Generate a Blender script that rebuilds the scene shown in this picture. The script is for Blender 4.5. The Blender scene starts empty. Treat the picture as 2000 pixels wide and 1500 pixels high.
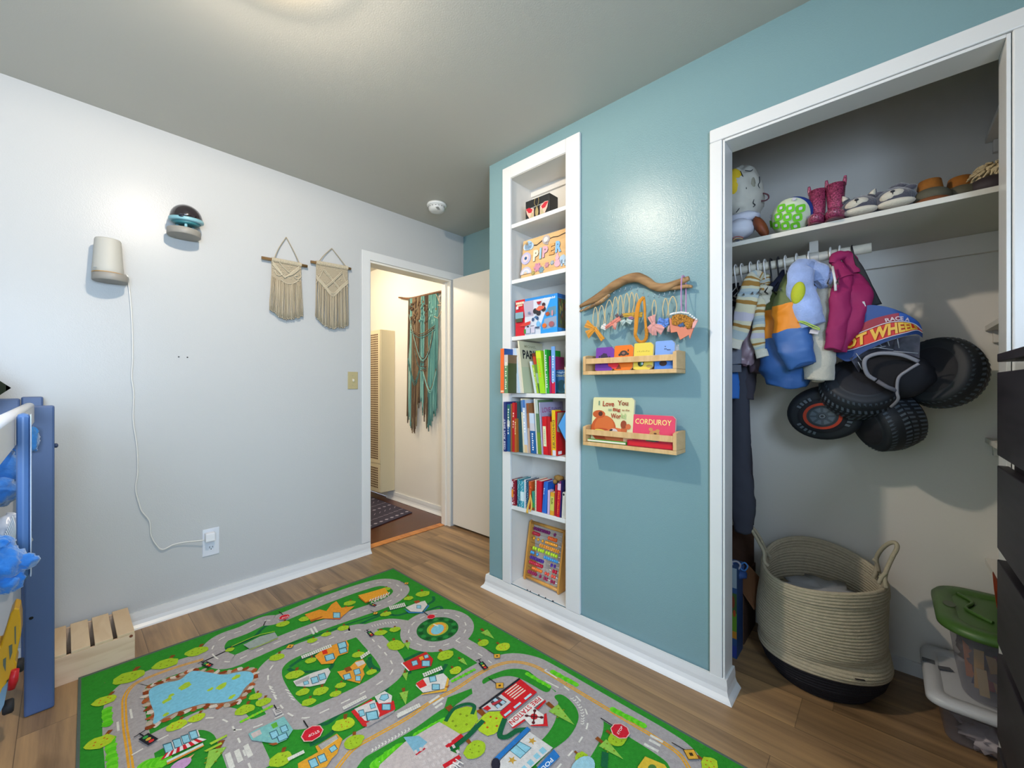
import bpy, bmesh, math, random
from mathutils import Vector, Matrix, noise
C = bpy.context.scene
COL = C.collection
random.seed(7)
PI = math.pi

# ---------------------------------------------------------------- camera
F_PX, HY, EYE = 800.3, 755.0, 1.16
AZ = math.atan(730 / 800.3)
FW = (math.cos(AZ), math.sin(AZ))
RT = (math.sin(AZ), -math.cos(AZ))
cam = bpy.data.objects.new('camera', bpy.data.cameras.new('camera'))
COL.objects.link(cam)
cam.location = (0, 0, EYE)
cam.rotation_euler = (PI / 2, 0, AZ - PI / 2)
cam.data.sensor_width = 36
cam.data.lens = 36 * F_PX / 2000
cam.data.shift_y = 5 / 2000
cam.data.clip_start = 0.02
C.camera = cam

def ray(px, py):
    return (FW[0] * F_PX + RT[0] * (px - 1000), FW[1] * F_PX + RT[1] * (px - 1000), -(py - HY))
def PX(px, py, X):
    d = ray(px, py); t = X / d[0]; return Vector((X, t * d[1], EYE + t * d[2]))
def PY(px, py, Y):
    d = ray(px, py); t = Y / d[1]; return Vector((t * d[0], Y, EYE + t * d[2]))
def PZ(px, py, Z=0.0):
    d = ray(px, py); t = (Z - EYE) / d[2]; return Vector((t * d[0], t * d[1], Z))

# ---------------------------------------------------------------- world, exposure, large lights
w = bpy.data.worlds.new('World'); C.world = w; w.use_nodes = True
wb = w.node_tree.nodes['Background']
wb.inputs[0].default_value = (0.62, 0.78, 1.0, 1); wb.inputs[1].default_value = 1.0
C.view_settings.view_transform = 'Standard'
C.view_settings.look = 'None'
C.view_settings.gamma = 1.0
C.view_settings.use_curve_mapping = False
C.view_settings.exposure = 0.2

def area(name, loc, rot, sx, sy, power, col):
    l = bpy.data.lights.new(name, 'AREA'); l.shape = 'RECTANGLE'; l.size = sx; l.size_y = sy
    l.energy = power; l.color = col
    o = bpy.data.objects.new(name, l); COL.objects.link(o); o.location = loc; o.rotation_euler = rot
    return o
# daylight through the window in the wall behind the camera
area('window_daylight', (-0.35, -0.93, 1.45), (PI / 2 - 0.5, 0, 0), 1.25, 1.1, 98, (0.58, 0.76, 1.0))
# daylight through the window in the bed side wall
area('side_daylight', (-1.52, 0.65, 1.5), (PI / 2 + 0.1, 0, -PI / 2), 1.2, 1.0, 4, (0.78, 0.88, 1.0))

# ---------------------------------------------------------------- materials
def lin(h):
    h = h.lstrip('#'); out = []
    for i in (0, 2, 4):
        c = int(h[i:i + 2], 16) / 255
        out.append(c / 12.92 if c <= 0.04045 else ((c + 0.055) / 1.055) ** 2.4)
    return tuple(out) + (1,)
_M = {}
def M(hexc, rough=0.6, metal=0.0, bump=0.0, bs=60, spec=0.5, var=0.0, vs=8, coat=0.0, sheen=0.0, emit=0, trans=0.0, stretch=None):
    key = (hexc, rough, metal, bump, bs, spec, var, vs, coat, sheen, emit, trans, stretch)
    if key in _M: return _M[key]
    m = bpy.data.materials.new('mat_' + hexc.strip('#')); m.use_nodes = True
    nt = m.node_tree; b = nt.nodes['Principled BSDF']; N = nt.nodes.new; L = nt.links.new
    b.inputs['Base Color'].default_value = lin(hexc)
    b.inputs['Roughness'].default_value = rough; b.inputs['Metallic'].default_value = metal
    b.inputs['Specular IOR Level'].default_value = spec
    b.inputs['Coat Weight'].default_value = coat; b.inputs['Coat Roughness'].default_value = 0.15
    b.inputs['Sheen Weight'].default_value = sheen
    if trans: b.inputs['Transmission Weight'].default_value = trans
    if emit:
        b.inputs['Emission Color'].default_value = lin(hexc); b.inputs['Emission Strength'].default_value = emit
    tc = None
    if bump or var:
        tc = N('ShaderNodeTexCoord'); src = tc.outputs['Object']
        if stretch:
            mp = N('ShaderNodeMapping'); mp.inputs['Scale'].default_value = stretch; L(src, mp.inputs[0]); src = mp.outputs[0]
    if bump:
        n = N('ShaderNodeTexNoise'); n.inputs['Scale'].default_value = bs; n.inputs['Detail'].default_value = 3
        L(src, n.inputs['Vector']); bp = N('ShaderNodeBump'); bp.inputs['Strength'].default_value = min(1, bump)
        bp.inputs['Distance'].default_value = 0.002 * max(1, bump); L(n.outputs['Fac'], bp.inputs['Height']); L(bp.outputs[0], b.inputs['Normal'])
    if var:
        n2 = N('ShaderNodeTexNoise'); n2.inputs['Scale'].default_value = vs; n2.inputs['Detail'].default_value = 4
        L(src, n2.inputs['Vector']); hs = N('ShaderNodeHueSaturation'); hs.inputs['Color'].default_value = lin(hexc)
        mr = N('ShaderNodeMapRange'); mr.inputs['From Min'].default_value = 0.3; mr.inputs['From Max'].default_value = 0.7
        mr.inputs['To Min'].default_value = 1 - var; mr.inputs['To Max'].default_value = 1 + var
        L(n2.outputs['Fac'], mr.inputs['Value']); L(mr.outputs[0], hs.inputs['Value']); L(hs.outputs[0], b.inputs['Base Color'])
    _M[key] = m
    return m

def wood(name, base, dark, scale=(1, 12, 12), rough=0.45, ringv=0.5):
    m = bpy.data.materials.new(name); m.use_nodes = True
    nt = m.node_tree; b = nt.nodes['Principled BSDF']; N = nt.nodes.new; L = nt.links.new
    tc = N('ShaderNodeTexCoord'); mp = N('ShaderNodeMapping'); mp.inputs['Scale'].default_value = scale
    L(tc.outputs['Object'], mp.inputs[0])
    n = N('ShaderNodeTexNoise'); n.inputs['Scale'].default_value = 3.0; n.inputs['Detail'].default_value = 6; n.inputs['Distortion'].default_value = 0.6
    L(mp.outputs[0], n.inputs['Vector'])
    cr = N('ShaderNodeValToRGB'); cr.color_ramp.elements[0].color = lin(dark); cr.color_ramp.elements[1].color = lin(base)
    cr.color_ramp.elements[0].position = 0.3; cr.color_ramp.elements[1].position = 0.6
    L(n.outputs['Fac'], cr.inputs[0]); L(cr.outputs[0], b.inputs['Base Color']); b.inputs['Roughness'].default_value = rough
    bp = N('ShaderNodeBump'); bp.inputs['Strength'].default_value = 0.15; bp.inputs['Distance'].default_value = 0.001
    L(n.outputs['Fac'], bp.inputs['Height']); L(bp.outputs[0], b.inputs['Normal'])
    return m

def plank_mat(name, cols, pw, pl, rough, alongY=True, seam='#3a2c20', gv=0.5):
    """boards running along Y: a colour per board, long grain, dark knots, thin seams"""
    m = bpy.data.materials.new(name); m.use_nodes = True
    nt = m.node_tree; b = nt.nodes['Principled BSDF']; N = nt.nodes.new; L = nt.links.new
    def math_(op, a, bb=None, clamp=False):
        n = N('ShaderNodeMath'); n.operation = op; n.use_clamp = clamp
        for i, v in enumerate((a, bb)):
            if v is None: continue
            if isinstance(v, (int, float)): n.inputs[i].default_value = v
            else: L(v, n.inputs[i])
        return n.outputs[0]
    tc = N('ShaderNodeTexCoord'); sp = N('ShaderNodeSeparateXYZ'); L(tc.outputs['Object'], sp.inputs[0])
    X, Y = (sp.outputs[0], sp.outputs[1]) if alongY else (sp.outputs[1], sp.outputs[0])
    u = math_('DIVIDE', X, pw); row = math_('FLOOR', u); fu = math_('FRACT', u)
    wn = N('ShaderNodeTexWhiteNoise'); wn.noise_dimensions = '1D'; L(row, wn.inputs['W'])
    v = math_('ADD', math_('DIVIDE', Y, pl), wn.outputs['Value']); col = math_('FLOOR', v); fv = math_('FRACT', v)
    cb = N('ShaderNodeCombineXYZ'); L(row, cb.inputs[0]); L(col, cb.inputs[1])
    w2 = N('ShaderNodeTexWhiteNoise'); w2.noise_dimensions = '3D'; L(cb.outputs[0], w2.inputs['Vector'])
    off = N('ShaderNodeCombineXYZ'); L(math_('ADD', X, math_('MULTIPLY', w2.outputs['Value'], 7.0)), off.inputs[0]); L(math_('MULTIPLY', Y, 0.055), off.inputs[1]); L(w2.outputs['Value'], off.inputs[2])
    n = N('ShaderNodeTexNoise'); n.inputs['Scale'].default_value = 16; n.inputs['Detail'].default_value = 8; n.inputs['Roughness'].default_value = 0.62; n.inputs['Distortion'].default_value = 0.25
    L(off.outputs[0], n.inputs['Vector'])
    off2 = N('ShaderNodeCombineXYZ'); L(math_('ADD', X, math_('MULTIPLY', w2.outputs['Value'], 3.0)), off2.inputs[0]); L(math_('MULTIPLY', Y, 0.28), off2.inputs[1]); L(w2.outputs['Value'], off2.inputs[2])
    n3 = N('ShaderNodeTexNoise'); n3.inputs['Scale'].default_value = 7; n3.inputs['Detail'].default_value = 3; L(off2.outputs[0], n3.inputs['Vector'])
    cr = N('ShaderNodeValToRGB'); e = cr.color_ramp.elements
    e[0].color = lin(cols[0]); e[0].position = 0.28; e[1].color = lin(cols[2]); e[1].position = 0.70
    k = e.new(0.48); k.color = lin(cols[1])
    L(n.outputs['Fac'], cr.inputs[0])
    hs = N('ShaderNodeHueSaturation'); L(cr.outputs[0], hs.inputs['Color'])
    L(math_('ADD', math_('MULTIPLY', w2.outputs['Value'], 0.28), 0.86), hs.inputs['Value'])
    mk = N('ShaderNodeMixRGB'); mk.blend_type = 'MULTIPLY'
    kn = N('ShaderNodeMapRange'); kn.inputs['From Min'].default_value = 0.40; kn.inputs['From Max'].default_value = 0.26; kn.inputs['To Min'].default_value = 0; kn.inputs['To Max'].default_value = gv
    L(n3.outputs['Fac'], kn.inputs['Value']); L(kn.outputs[0], mk.inputs[0]); L(hs.outputs[0], mk.inputs[1]); mk.inputs[2].default_value = (0.3, 0.25, 0.2, 1)
    e1 = math_('LESS_THAN', fu, 0.012); e2 = math_('LESS_THAN', fv, 0.0018)
    sm = math_('MAXIMUM', e1, e2)
    mx = N('ShaderNodeMixRGB'); L(math_('MULTIPLY', sm, 0.6), mx.inputs[0]); L(mk.outputs[0], mx.inputs[1]); mx.inputs[2].default_value = lin(seam)
    L(mx.outputs[0], b.inputs['Base Color']); b.inputs['Roughness'].default_value = rough
    bp = N('ShaderNodeBump'); bp.inputs['Strength'].default_value = 0.12; bp.inputs['Distance'].default_value = 0.001
    L(n.outputs['Fac'], bp.inputs['Height']); L(bp.outputs[0], b.inputs['Normal'])
    return m

# ---------------------------------------------------------------- mesh building
def bez(pts, n=8, closed=False):
    """Catmull-Rom through pts"""
    pts = [Vector(p) for p in pts]; out = []; m = len(pts)
    rng = range(m if closed else m - 1)
    for i in rng:
        if closed: p0, p1, p2, p3 = pts[(i - 1) % m], pts[i], pts[(i + 1) % m], pts[(i + 2) % m]
        else: p0, p1, p2, p3 = pts[max(i - 1, 0)], pts[i], pts[i + 1], pts[min(i + 2, m - 1)]
        for k in range(n):
            t = k / n
            out.append(0.5 * ((2 * p1) + (p2 - p0) * t + (2 * p0 - 5 * p1 + 4 * p2 - p3) * t * t + (3 * p1 - p0 - 3 * p2 + p3) * t ** 3))
    if not closed: out.append(pts[-1])
    return out
def lerp(a, b, t): return a + (b - a) * t
def interp(vals, t):
    x = t * (len(vals) - 1); i = min(int(x), len(vals) - 2); return lerp(vals[i], vals[i + 1], x - i)

_T = {}
def text_geo(s, bold=0.0):
    k = (s, bold)
    if k not in _T:
        cu = bpy.data.curves.new('t', 'FONT'); cu.body = s; cu.offset = bold; cu.resolution_u = 2
        o = bpy.data.objects.new('t', cu); COL.objects.link(o)
        dg = bpy.context.evaluated_depsgraph_get(); me = bpy.data.meshes.new_from_object(o.evaluated_get(dg))
        vs = [tuple(v.co[:2]) for v in me.vertices]; fs = [tuple(p.vertices) for p in me.polygons]
        bpy.data.objects.remove(o); bpy.data.curves.remove(cu); bpy.data.meshes.remove(me)
        x0 = min(v[0] for v in vs); x1 = max(v[0] for v in vs); y0 = min(v[1] for v in vs); y1 = max(v[1] for v in vs)
        _T[k] = ([((v[0] - x0) / (x1 - x0), (v[1] - y0) / (y1 - y0)) for v in vs], fs)
    return _T[k]

class MB:
    def __init__(s, mat=None):
        s.v = []; s.f = []; s.mi = []; s.sm = []; s.mats = []; s.cur = 0; s.smooth = False
        if mat is not None: s.use(mat)
    def use(s, mat):
        if isinstance(mat, str): mat = M(mat)
        if mat not in s.mats: s.mats.append(mat)
        s.cur = s.mats.index(mat); return s
    def face(s, idx): s.f.append(tuple(idx)); s.mi.append(s.cur); s.sm.append(s.smooth)
    def poly(s, pts):
        b = len(s.v); s.v += [tuple(p) for p in pts]; s.face(range(b, b + len(pts))); return s
    def hexa(s, p):
        b = len(s.v); s.v += [tuple(q) for q in p]
        sm = s.smooth; s.smooth = False
        for f in ((0, 3, 2, 1), (4, 5, 6, 7), (0, 1, 5, 4), (1, 2, 6, 5), (2, 3, 7, 6), (3, 0, 4, 7)): s.face([b + i for i in f])
        s.smooth = sm; return s
    def box(s, a, b):
        (x0, y0, z0), (x1, y1, z1) = a, b
        x0, x1 = sorted((x0, x1)); y0, y1 = sorted((y0, y1)); z0, z1 = sorted((z0, z1))
        return s.hexa([(x0, y0, z0), (x1, y0, z0), (x1, y1, z0), (x0, y1, z0), (x0, y0, z1), (x1, y0, z1), (x1, y1, z1), (x0, y1, z1)])
    def obox(s, c, ax, ay, az):
        """box from centre and three half-axis vectors"""
        c, ax, ay, az = map(Vector, (c, ax, ay, az))
        return s.hexa([c - ax - ay - az, c + ax - ay - az, c + ax + ay - az, c - ax + ay - az, c - ax - ay + az, c + ax - ay + az, c + ax + ay + az, c - ax + ay + az])
    def tube(s, pts, r, seg=8, caps=True, closed=False, r2=None, up=None):
        """r: number or list along the tube; r2: second radius (flattened section) along up"""
        pts = [Vector(p) for p in pts]; n = len(pts); sm = s.smooth; s.smooth = True
        b = len(s.v); pu = None
        for i, p in enumerate(pts):
            if closed: t = pts[(i + 1) % n] - pts[(i - 1) % n]
            else: t = pts[min(i + 1, n - 1)] - pts[max(i - 1, 0)]
            if t.length < 1e-9: t = Vector((0, 0, 1))
            t.normalize()
            if pu is None:
                a = Vector(up) if up else (Vector((0, 0, 1)) if abs(t.z) < 0.9 else Vector((1, 0, 0)))
            else: a = pu
            if up: a = Vector(up)
            u = a - t * a.dot(t)
            if u.length < 1e-6: u = Vector((1, 0, 0)) - t * t.x
            u.normalize(); pu = u; w_ = t.cross(u)
            f = i / max(1, n - 1)
            ra = interp(r, f) if isinstance(r, (list, tuple)) else r
            rb = (interp(r2, f) if isinstance(r2, (list, tuple)) else r2) if r2 is not None else ra
            for k in range(seg):
                an = 2 * PI * k / seg
                s.v.append(tuple(p + w_ * (math.cos(an) * ra) + u * (math.sin(an) * rb)))
        for i in range(n if closed else n - 1):
            for k in range(seg):
                k2 = (k + 1) % seg; i2 = (i + 1) % n
                s.face((b + i * seg + k, b + i * seg + k2, b + i2 * seg + k2, b + i2 * seg + k))
        if caps and not closed:
            s.smooth = False
            s.face([b + k for k in range(seg)][::-1]); s.face([b + (n - 1) * seg + k for k in range(seg)])
        s.smooth = sm; return s
    def lathe(s, prof, c=(0, 0, 0), ax=(0, 0, 1), seg=24, scale=(1, 1), wob=None):
        """prof: (radius, height) pairs"""
        c = Vector(c); az = Vector(ax).normalized(); a = Vector((1, 0, 0)) if abs(az.x) < 0.9 else Vector((0, 1, 0))
        ux = (a - az * a.dot(az)).normalized(); uy = az.cross(ux); sm = s.smooth; s.smooth = True
        b = len(s.v)
        for (r, h) in prof:
            for k in range(seg):
                an = 2 * PI * k / seg; q = 1 + (wob(an, h) if wob else 0)
                s.v.append(tuple(c + az * h + ux * (math.cos(an) * r * q * scale[0]) + uy * (math.sin(an) * r * q * scale[1])))
        for i in range(len(prof) - 1):
            for k in range(seg):
                k2 = (k + 1) % seg
                s.face((b + i * seg + k, b + i * seg + k2, b + (i + 1) * seg + k2, b + (i + 1) * seg + k))
        s.smooth = False
        if prof[0][0] > 1e-5: s.face([b + k for k in range(seg)][::-1])
        if prof[-1][0] > 1e-5: s.face([b + (len(prof) - 1) * seg + k for k in range(seg)])
        s.smooth = sm; return s
    def ball(s, c, r, seg=12, rings=8, rot=None, noise_=0, ns=3):
        c = Vector(c); r = (r, r, r) if isinstance(r, (int, float)) else r; sm = s.smooth; s.smooth = True
        b = len(s.v); rot = rot or Matrix.Identity(3)
        def put(d):
            q = 1 + (noise_ * noise.noise(Vector(d) * ns + c * 9) if noise_ else 0)
            s.v.append(tuple(c + rot @ Vector((d[0] * r[0] * q, d[1] * r[1] * q, d[2] * r[2] * q))))
        put((0, 0, 1))
        for i in range(1, rings):
            th = PI * i / rings
            for k in range(seg):
                a = 2 * PI * k / seg; put((math.sin(th) * math.cos(a), math.sin(th) * math.sin(a), math.cos(th)))
        put((0, 0, -1)); last = len(s.v) - 1
        for k in range(seg):
            k2 = (k + 1) % seg; s.face((b, b + 1 + k, b + 1 + k2))
            for i in range(rings - 2):
                q = b + 1 + i * seg; s.face((q + k, q + seg + k, q + seg + k2, q + k2))
            q = b + 1 + (rings - 2) * seg; s.face((q + k, last, q + k2))
        s.smooth = sm; return s
    def grid(s, fn, nu, nv, wrap=False):
        b = len(s.v); sm = s.smooth; s.smooth = True
        for j in range(nv + 1):
            for i in range(nu + (0 if wrap else 1)): s.v.append(tuple(fn(i / nu, j / nv)))
        W = nu if wrap else nu + 1
        for j in range(nv):
            for i in range(nu):
                i2 = (i + 1) % W
                s.face((b + j * W + i, b + j * W + i2, b + (j + 1) * W + i2, b + (j + 1) * W + i))
        s.smooth = sm; return s
    def prism(s, pts, d):
        """extrude polygon pts by vector d"""
        d = Vector(d); b = len(s.v); n = len(pts); s.v += [tuple(p) for p in pts] + [tuple(Vector(p) + d) for p in pts]
        s.face(range(b, b + n)); s.face([b + n + i for i in range(n)][::-1])
        for i in range(n): s.face((b + i, b + (i + 1) % n, b + n + (i + 1) % n, b + n + i)[::-1])
        return s
    def text(s, t, O, U, V, bold=0.0, off=None):
        vs, fs = text_geo(t, bold); O, U, V = Vector(O), Vector(U), Vector(V); b = len(s.v)
        s.v += [tuple(O + U * x + V * y) for x, y in vs]
        for f in fs: s.face([b + i for i in f])
        return s
    def arc_text(s, t, P, bold=0.0):
        """P(x, y) -> point, for text bent along a curve"""
        vs, fs = text_geo(t, bold); b = len(s.v); s.v += [tuple(P(x, y)) for x, y in vs]
        for f in fs: s.face([b + i for i in f])
        return s

ORG = {}
def build(name, mb, parent=None, bevel=0, fixn=True, subd=0):
    if parent is not None: o0 = ORG[parent]
    else:
        xs = [v[0] for v in mb.v]; ys = [v[1] for v in mb.v]; zs = [v[2] for v in mb.v]
        o0 = Vector(((min(xs) + max(xs)) / 2, (min(ys) + max(ys)) / 2, min(zs)))
    me = bpy.data.meshes.new(name)
    me.from_pydata([(v[0] - o0[0], v[1] - o0[1], v[2] - o0[2]) for v in mb.v], [], mb.f)
    for m in mb.mats: me.materials.append(m)
    me.polygons.foreach_set('material_index', mb.mi); me.polygons.foreach_set('use_smooth', mb.sm); me.update()
    if fixn:
        bm = bmesh.new(); bm.from_mesh(me); bmesh.ops.recalc_face_normals(bm, faces=bm.faces); bm.to_mesh(me); bm.free()
    o = bpy.data.objects.new(name, me); COL.objects.link(o); ORG[o] = o0
    if parent is not None: o.parent = parent
    else: o.location = o0
    if bevel:
        b = o.modifiers.new('bevel', 'BEVEL'); b.width = bevel; b.segments = 2; b.limit_method = 'ANGLE'; b.angle_limit = math.radians(50)
    if subd:
        b = o.modifiers.new('sub', 'SUBSURF'); b.levels = subd; b.render_levels = subd
    return o
def tag(o, label, cat, group=None, kind=None):
    if label: o['label'] = label
    if cat: o['category'] = cat
    if group: o['group'] = group
    if kind: o['kind'] = kind
    return o
def thing(name, loc, label, cat, group=None):
    o = bpy.data.objects.new(name, None); COL.objects.link(o); o.location = loc; o.empty_display_size = 0.05
    ORG[o] = Vector(loc); return tag(o, label, cat, group)
def struct(name, mb, bevel=0, parent=None):
    o = build(name, mb, parent, bevel)
    if parent is None: o['kind'] = 'structure'
    return o
def part(name, mb, parent, label=None, bevel=0, **k):
    o = build(name, mb, parent, bevel, **k)
    if label: o['label'] = label
    return o

# ================================================================ the room
WHITE = M('#bdbebd', rough=0.25, bump=0.25, bs=220, spec=0.16)
CEIL = M('#bdbab0', rough=0.5, bump=0.2, bs=200, spec=0.45)
TRIM = M('#dcdcda', rough=0.3, bump=0.1, bs=60)
TEAL = M('#7b9a9e', rough=0.26, bump=0.3, bs=200, spec=0.3)
CLOS = M('#dedad2', rough=0.6, bump=0.15, bs=120)
CREAM = M('#e6e0d4', rough=0.5, bump=0.1, bs=120)
FLOOR = plank_mat('floor_planks', ('#5c452e', '#8d7050', '#b08c60'), 0.178, 1.22, 0.42, gv=0.7)
HALLF = plank_mat('hall_boards', ('#34160a', '#54250f', '#6d3617'), 0.057, 0.9, 0.25, alongY=False, seam='#1c0c06', gv=0.3)
H = 2.44
XB, YA, XR = 1.67, 2.67, 2.31          # teal wall front, white wall front, recess / closet back / hall wall

b = MB(FLOOR); b.box((-1.45, -0.85, -0.06), (XR, 2.72, 0)); struct('floor', b)
b = MB(HALLF); b.box((0.5, 2.79, -0.06), (XR, 4.7, -0.002)); struct('floor_hall', b)
b = MB(CEIL); b.box((-1.45, -0.85, H), (XR + 0.05, 4.7, H + 0.06)); struct('ceiling', b)
# white wall with the door opening
b = MB(WHITE); b.box((-1.45, YA, 0), (1.448, YA + 0.115, H)); b.box((1.448, YA, 2.045), (2.175, YA + 0.115, H)); b.box((2.175, YA, 0), (XR, YA + 0.115, H))
struct('wall_left', b)
# teal wall: bookcase niche and closet opening left free
b = MB(TEAL)
NY0, NY1, NZ0, NZ1, NX = 1.144, 1.531, 0.075, 2.305, 1.855
OY0, OY1, OZ = -0.236, 0.447, 2.078
b.box((XB, NY1, 0), (XB + 0.09, 1.70, H)); b.box((XB, NY0, 0), (XB + 0.09, NY1, NZ0)); b.box((XB, NY0, NZ1), (XB + 0.09, NY1, H))
b.box((XB, OY1, 0), (XB + 0.09, NY0, H)); b.box((XB, OY0, OZ), (XB + 0.09, OY1, H)); b.box((XB, -0.85, 0), (XB + 0.09, OY0, H))
b.box((XB + 0.09, 1.62, 0), (XR, 1.70, H))
struct('wall_right', b)
b = MB(TEAL); b.box((XR, 1.62, 0), (XR + 0.05, YA + 0.05, H)); struct('wall_recess', b)
b = MB(CREAM); b.box((XR, YA + 0.05, 0), (XR + 0.05, 4.75, H)); struct('wall_hall_right', b)
b = MB(CREAM); b.box((0.5, 4.7, 0), (XR, 4.75, H)); struct('wall_hall_back', b)
b = MB(CREAM); b.box((0.45, YA + 0.115, 0), (0.5, 4.75, H)); struct('wall_hall_left', b)
b = MB(WHITE); b.box((-1.5, -0.85, 0), (-1.45, 0.05, H)); b.box((-1.5, 1.25, 0), (-1.45, YA + 0.1, H)); b.box((-1.5, 0.05, 0), (-1.45, 1.25, 1.0)); b.box((-1.5, 0.05, 2.0), (-1.45, 1.25, H)); struct('wall_side', b)
b = MB(WHITE); b.box((-1.5, -0.9, 0), (-1.0, -0.85, H)); b.box((0.3, -0.9, 0), (XR, -0.85, H)); b.box((-1.0, -0.9, 0), (0.3, -0.85, 0.9)); b.box((-1.0, -0.9, 2.0), (0.3, -0.85, H)); struct('wall_back', b)
# windows behind the camera (frame, sash bar, pane)
PANE = bpy.data.materials.new('window_glass'); PANE.use_nodes = True
_n = PANE.node_tree; _t = _n.nodes.new('ShaderNodeBsdfTransparent'); _g = _n.nodes.new('ShaderNodeBsdfGlossy'); _g.inputs['Roughness'].default_value = .02; _x = _n.nodes.new('ShaderNodeMixShader'); _x.inputs[0].default_value = .06
_n.links.new(_t.outputs[0], _x.inputs[1]); _n.links.new(_g.outputs[0], _x.inputs[2]); _n.links.new(_x.outputs[0], _n.nodes['Material Output'].inputs[0])
def window(name, horiz, a0, a1, z0, z1, at):
    fr = MB(TRIM)
    def bx(u0, u1, v0, v1, d=0.03):
        if horiz: fr.box((u0, at - d, v0), (u1, at + d, v1))
        else: fr.box((at - d, u0, v0), (at + d, u1, v1))
    bx(a0, a0 + .04, z0, z1); bx(a1 - .04, a1, z0, z1); bx(a0 + .04, a1 - .04, z0, z0 + .04); bx(a0 + .04, a1 - .04, z1 - .04, z1)
    m = (a0 + a1) / 2; bx(m - .02, m + .02, z0 + .04, z1 - .04, .02)
    o = struct(name, fr)
    pn = MB(PANE); e = .003
    if horiz: pn.box((a0 + .04, at - e, z0 + .04), (a1 - .04, at + e, z1 - .04))
    else: pn.box((at - e, a0 + .04, z0 + .04), (at + e, a1 - .04, z1 - .04))
    build('window_pane', pn, o)
    return o
window('window_1', True, -1.0, 0.3, 0.9, 2.0, -0.875)
window('window_2', False, 0.05, 1.25, 1.0, 2.0, -1.475)

# closet interior
b = MB(CLOS); b.box((XR, -0.68, 0), (XR + 0.05, 1.62, H)); struct('wall_closet_back', b)
b = MB(CLOS); b.box((XB + 0.09, 1.0, 0), (XR, 1.03, H)); struct('wall_closet_left', b)
b = MB(CLOS); b.box((XB + 0.09, -0.68, 0), (XR, -0.62, H)); struct('wall_closet_right', b)
b = MB(CLOS)
b.box((XB + 0.09, OY1 + 0.002, 0), (XB + 0.095, 1.0, H)); b.box((XB + 0.09, -0.62, 0), (XB + 0.095, OY0 - 0.002, H)); b.box((XB + 0.09, OY0, OZ + 0.002), (XB + 0.095, OY1, H))
struct('wall_closet_front', b)
b = MB(TRIM); b.box((XR - 0.012, -0.62, 0), (XR, 1.0, 0.055)); struct('baseboard_closet', b)

# baseboards with a flared foot
PROF = [(0.0, 0.074), (0.011, 0.074), (0.014, 0.05), (0.014, 0.034), (0.019, 0.018), (0.03, 0.006), (0.034, 0.0), (0.0, 0.0)]
def baseboard(name, path):
    """path: list of (x, y, outward nx, ny) corner points; the profile is swept along"""
    b = MB(TRIM); n = len(PROF); st = 0
    for (x, y, nx, ny) in path:
        b.v += [(x + nx * o, y + ny * o, z) for o, z in PROF]
    for i in range(len(path) - 1):
        for k in range(n):
            k2 = (k + 1) % n; b.face((i * n + k, i * n + k2, (i + 1) * n + k2, (i + 1) * n + k))
    b.face(range(n)); b.face([(len(path) - 1) * n + k for k in range(n)])
    return struct(name, b)
baseboard('baseboard_left', [(-1.45, YA, 0, -1), (1.448, YA, 0, -1), (1.448, YA + 0.05, 0.0001, -1)][:2])
baseboard('baseboard_right', [(XB + 0.09, OY1 - 0.002, 0, -1), (XB - 0.008, OY1 - 0.002, -1, -1), (XB - 0.008, 1.70, -1, 1), (XB + 0.09, 1.70, 0, 1)])
baseboard('baseboard_hall', [(XR, 3.86, -1, 0), (XR, YA + 0.13, -1, 0)])
baseboard('baseboard_recess', [(XR, YA, -1, 0), (XR, 1.70, -1, 0)])

# closet casing and jamb
b = MB(TRIM)
b.box((XB - 0.018, OY1 + 0.003, 0.07), (XB, OY1 + 0.047, OZ + 0.003)); b.box((XB - 0.018, OY0 - 0.07, 0), (XB, OY0 - 0.006, OZ + 0.003))
b.box((XB - 0.018, OY0 - 0.07, OZ + 0.003), (XB, OY1 + 0.047, OZ + 0.052))
struct('trim_1', b, bevel=0.004)
b = MB(TRIM)
b.box((XB - 0.014, OY1 - 0.006, 0.0), (XB + 0.085, OY1 + 0.001, OZ)); b.box((XB - 0.014, OY0 - 0.004, 0.0), (XB + 0.085, OY0 + 0.004, OZ)); b.box((XB - 0.014, OY0 + .004, OZ - 0.008), (XB + 0.085, OY1 - .006, OZ + 0.001))
struct('trim_2', b, bevel=0.001)
# door casing (white paint, nearly flush) and door stop
b = MB(TRIM)
b.box((1.388, YA - 0.008, 0.078), (1.449, YA, 2.105)); b.box((1.449, YA - 0.008, 2.045), (2.305, YA, 2.105))
struct('trim_3', b, bevel=0.002)
b = MB(CREAM)
b.box((1.449, YA + 0.001, 2.030), (2.175, YA + 0.112, 2.044)); b.box((2.162, YA + 0.001, 0), (2.174, YA + 0.112, 2.03)); b.box((1.4485, YA + 0.001, 0), (1.456, YA + 0.112, 2.03))
b.box((2.15, YA + 0.045, 0), (2.162, YA + 0.085, 2.03))
struct('trim_4', b)
b = MB(wood('threshold_wood', '#c9823e', '#a8642c', (12, 1, 12), 0.4)); b.box((1.456, 2.722, 0), (2.15, 2.79, 0.006)); struct('trim_5', b, bevel=0.003)
# white slab door, open against the recess
b = MB(M('#e2dccf', rough=0.45, bump=0.08, bs=30)); b.box((2.182, 1.90, 0.018), (2.217, 2.655, 2.05))
dr = struct('door_1', b, bevel=0.002)
k = MB(M('#b9b2a2', rough=0.25, metal=1)); k.lathe([(0.0, 0.05), (0.025, 0.045), (0.028, 0.03), (0.012, 0.02), (0.012, 0.006), (0.03, 0.004), (0.03, 0)], (2.182, 1.96, 0.95), (-1, 0, 0)); part('door_knob', k, dr)

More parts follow.
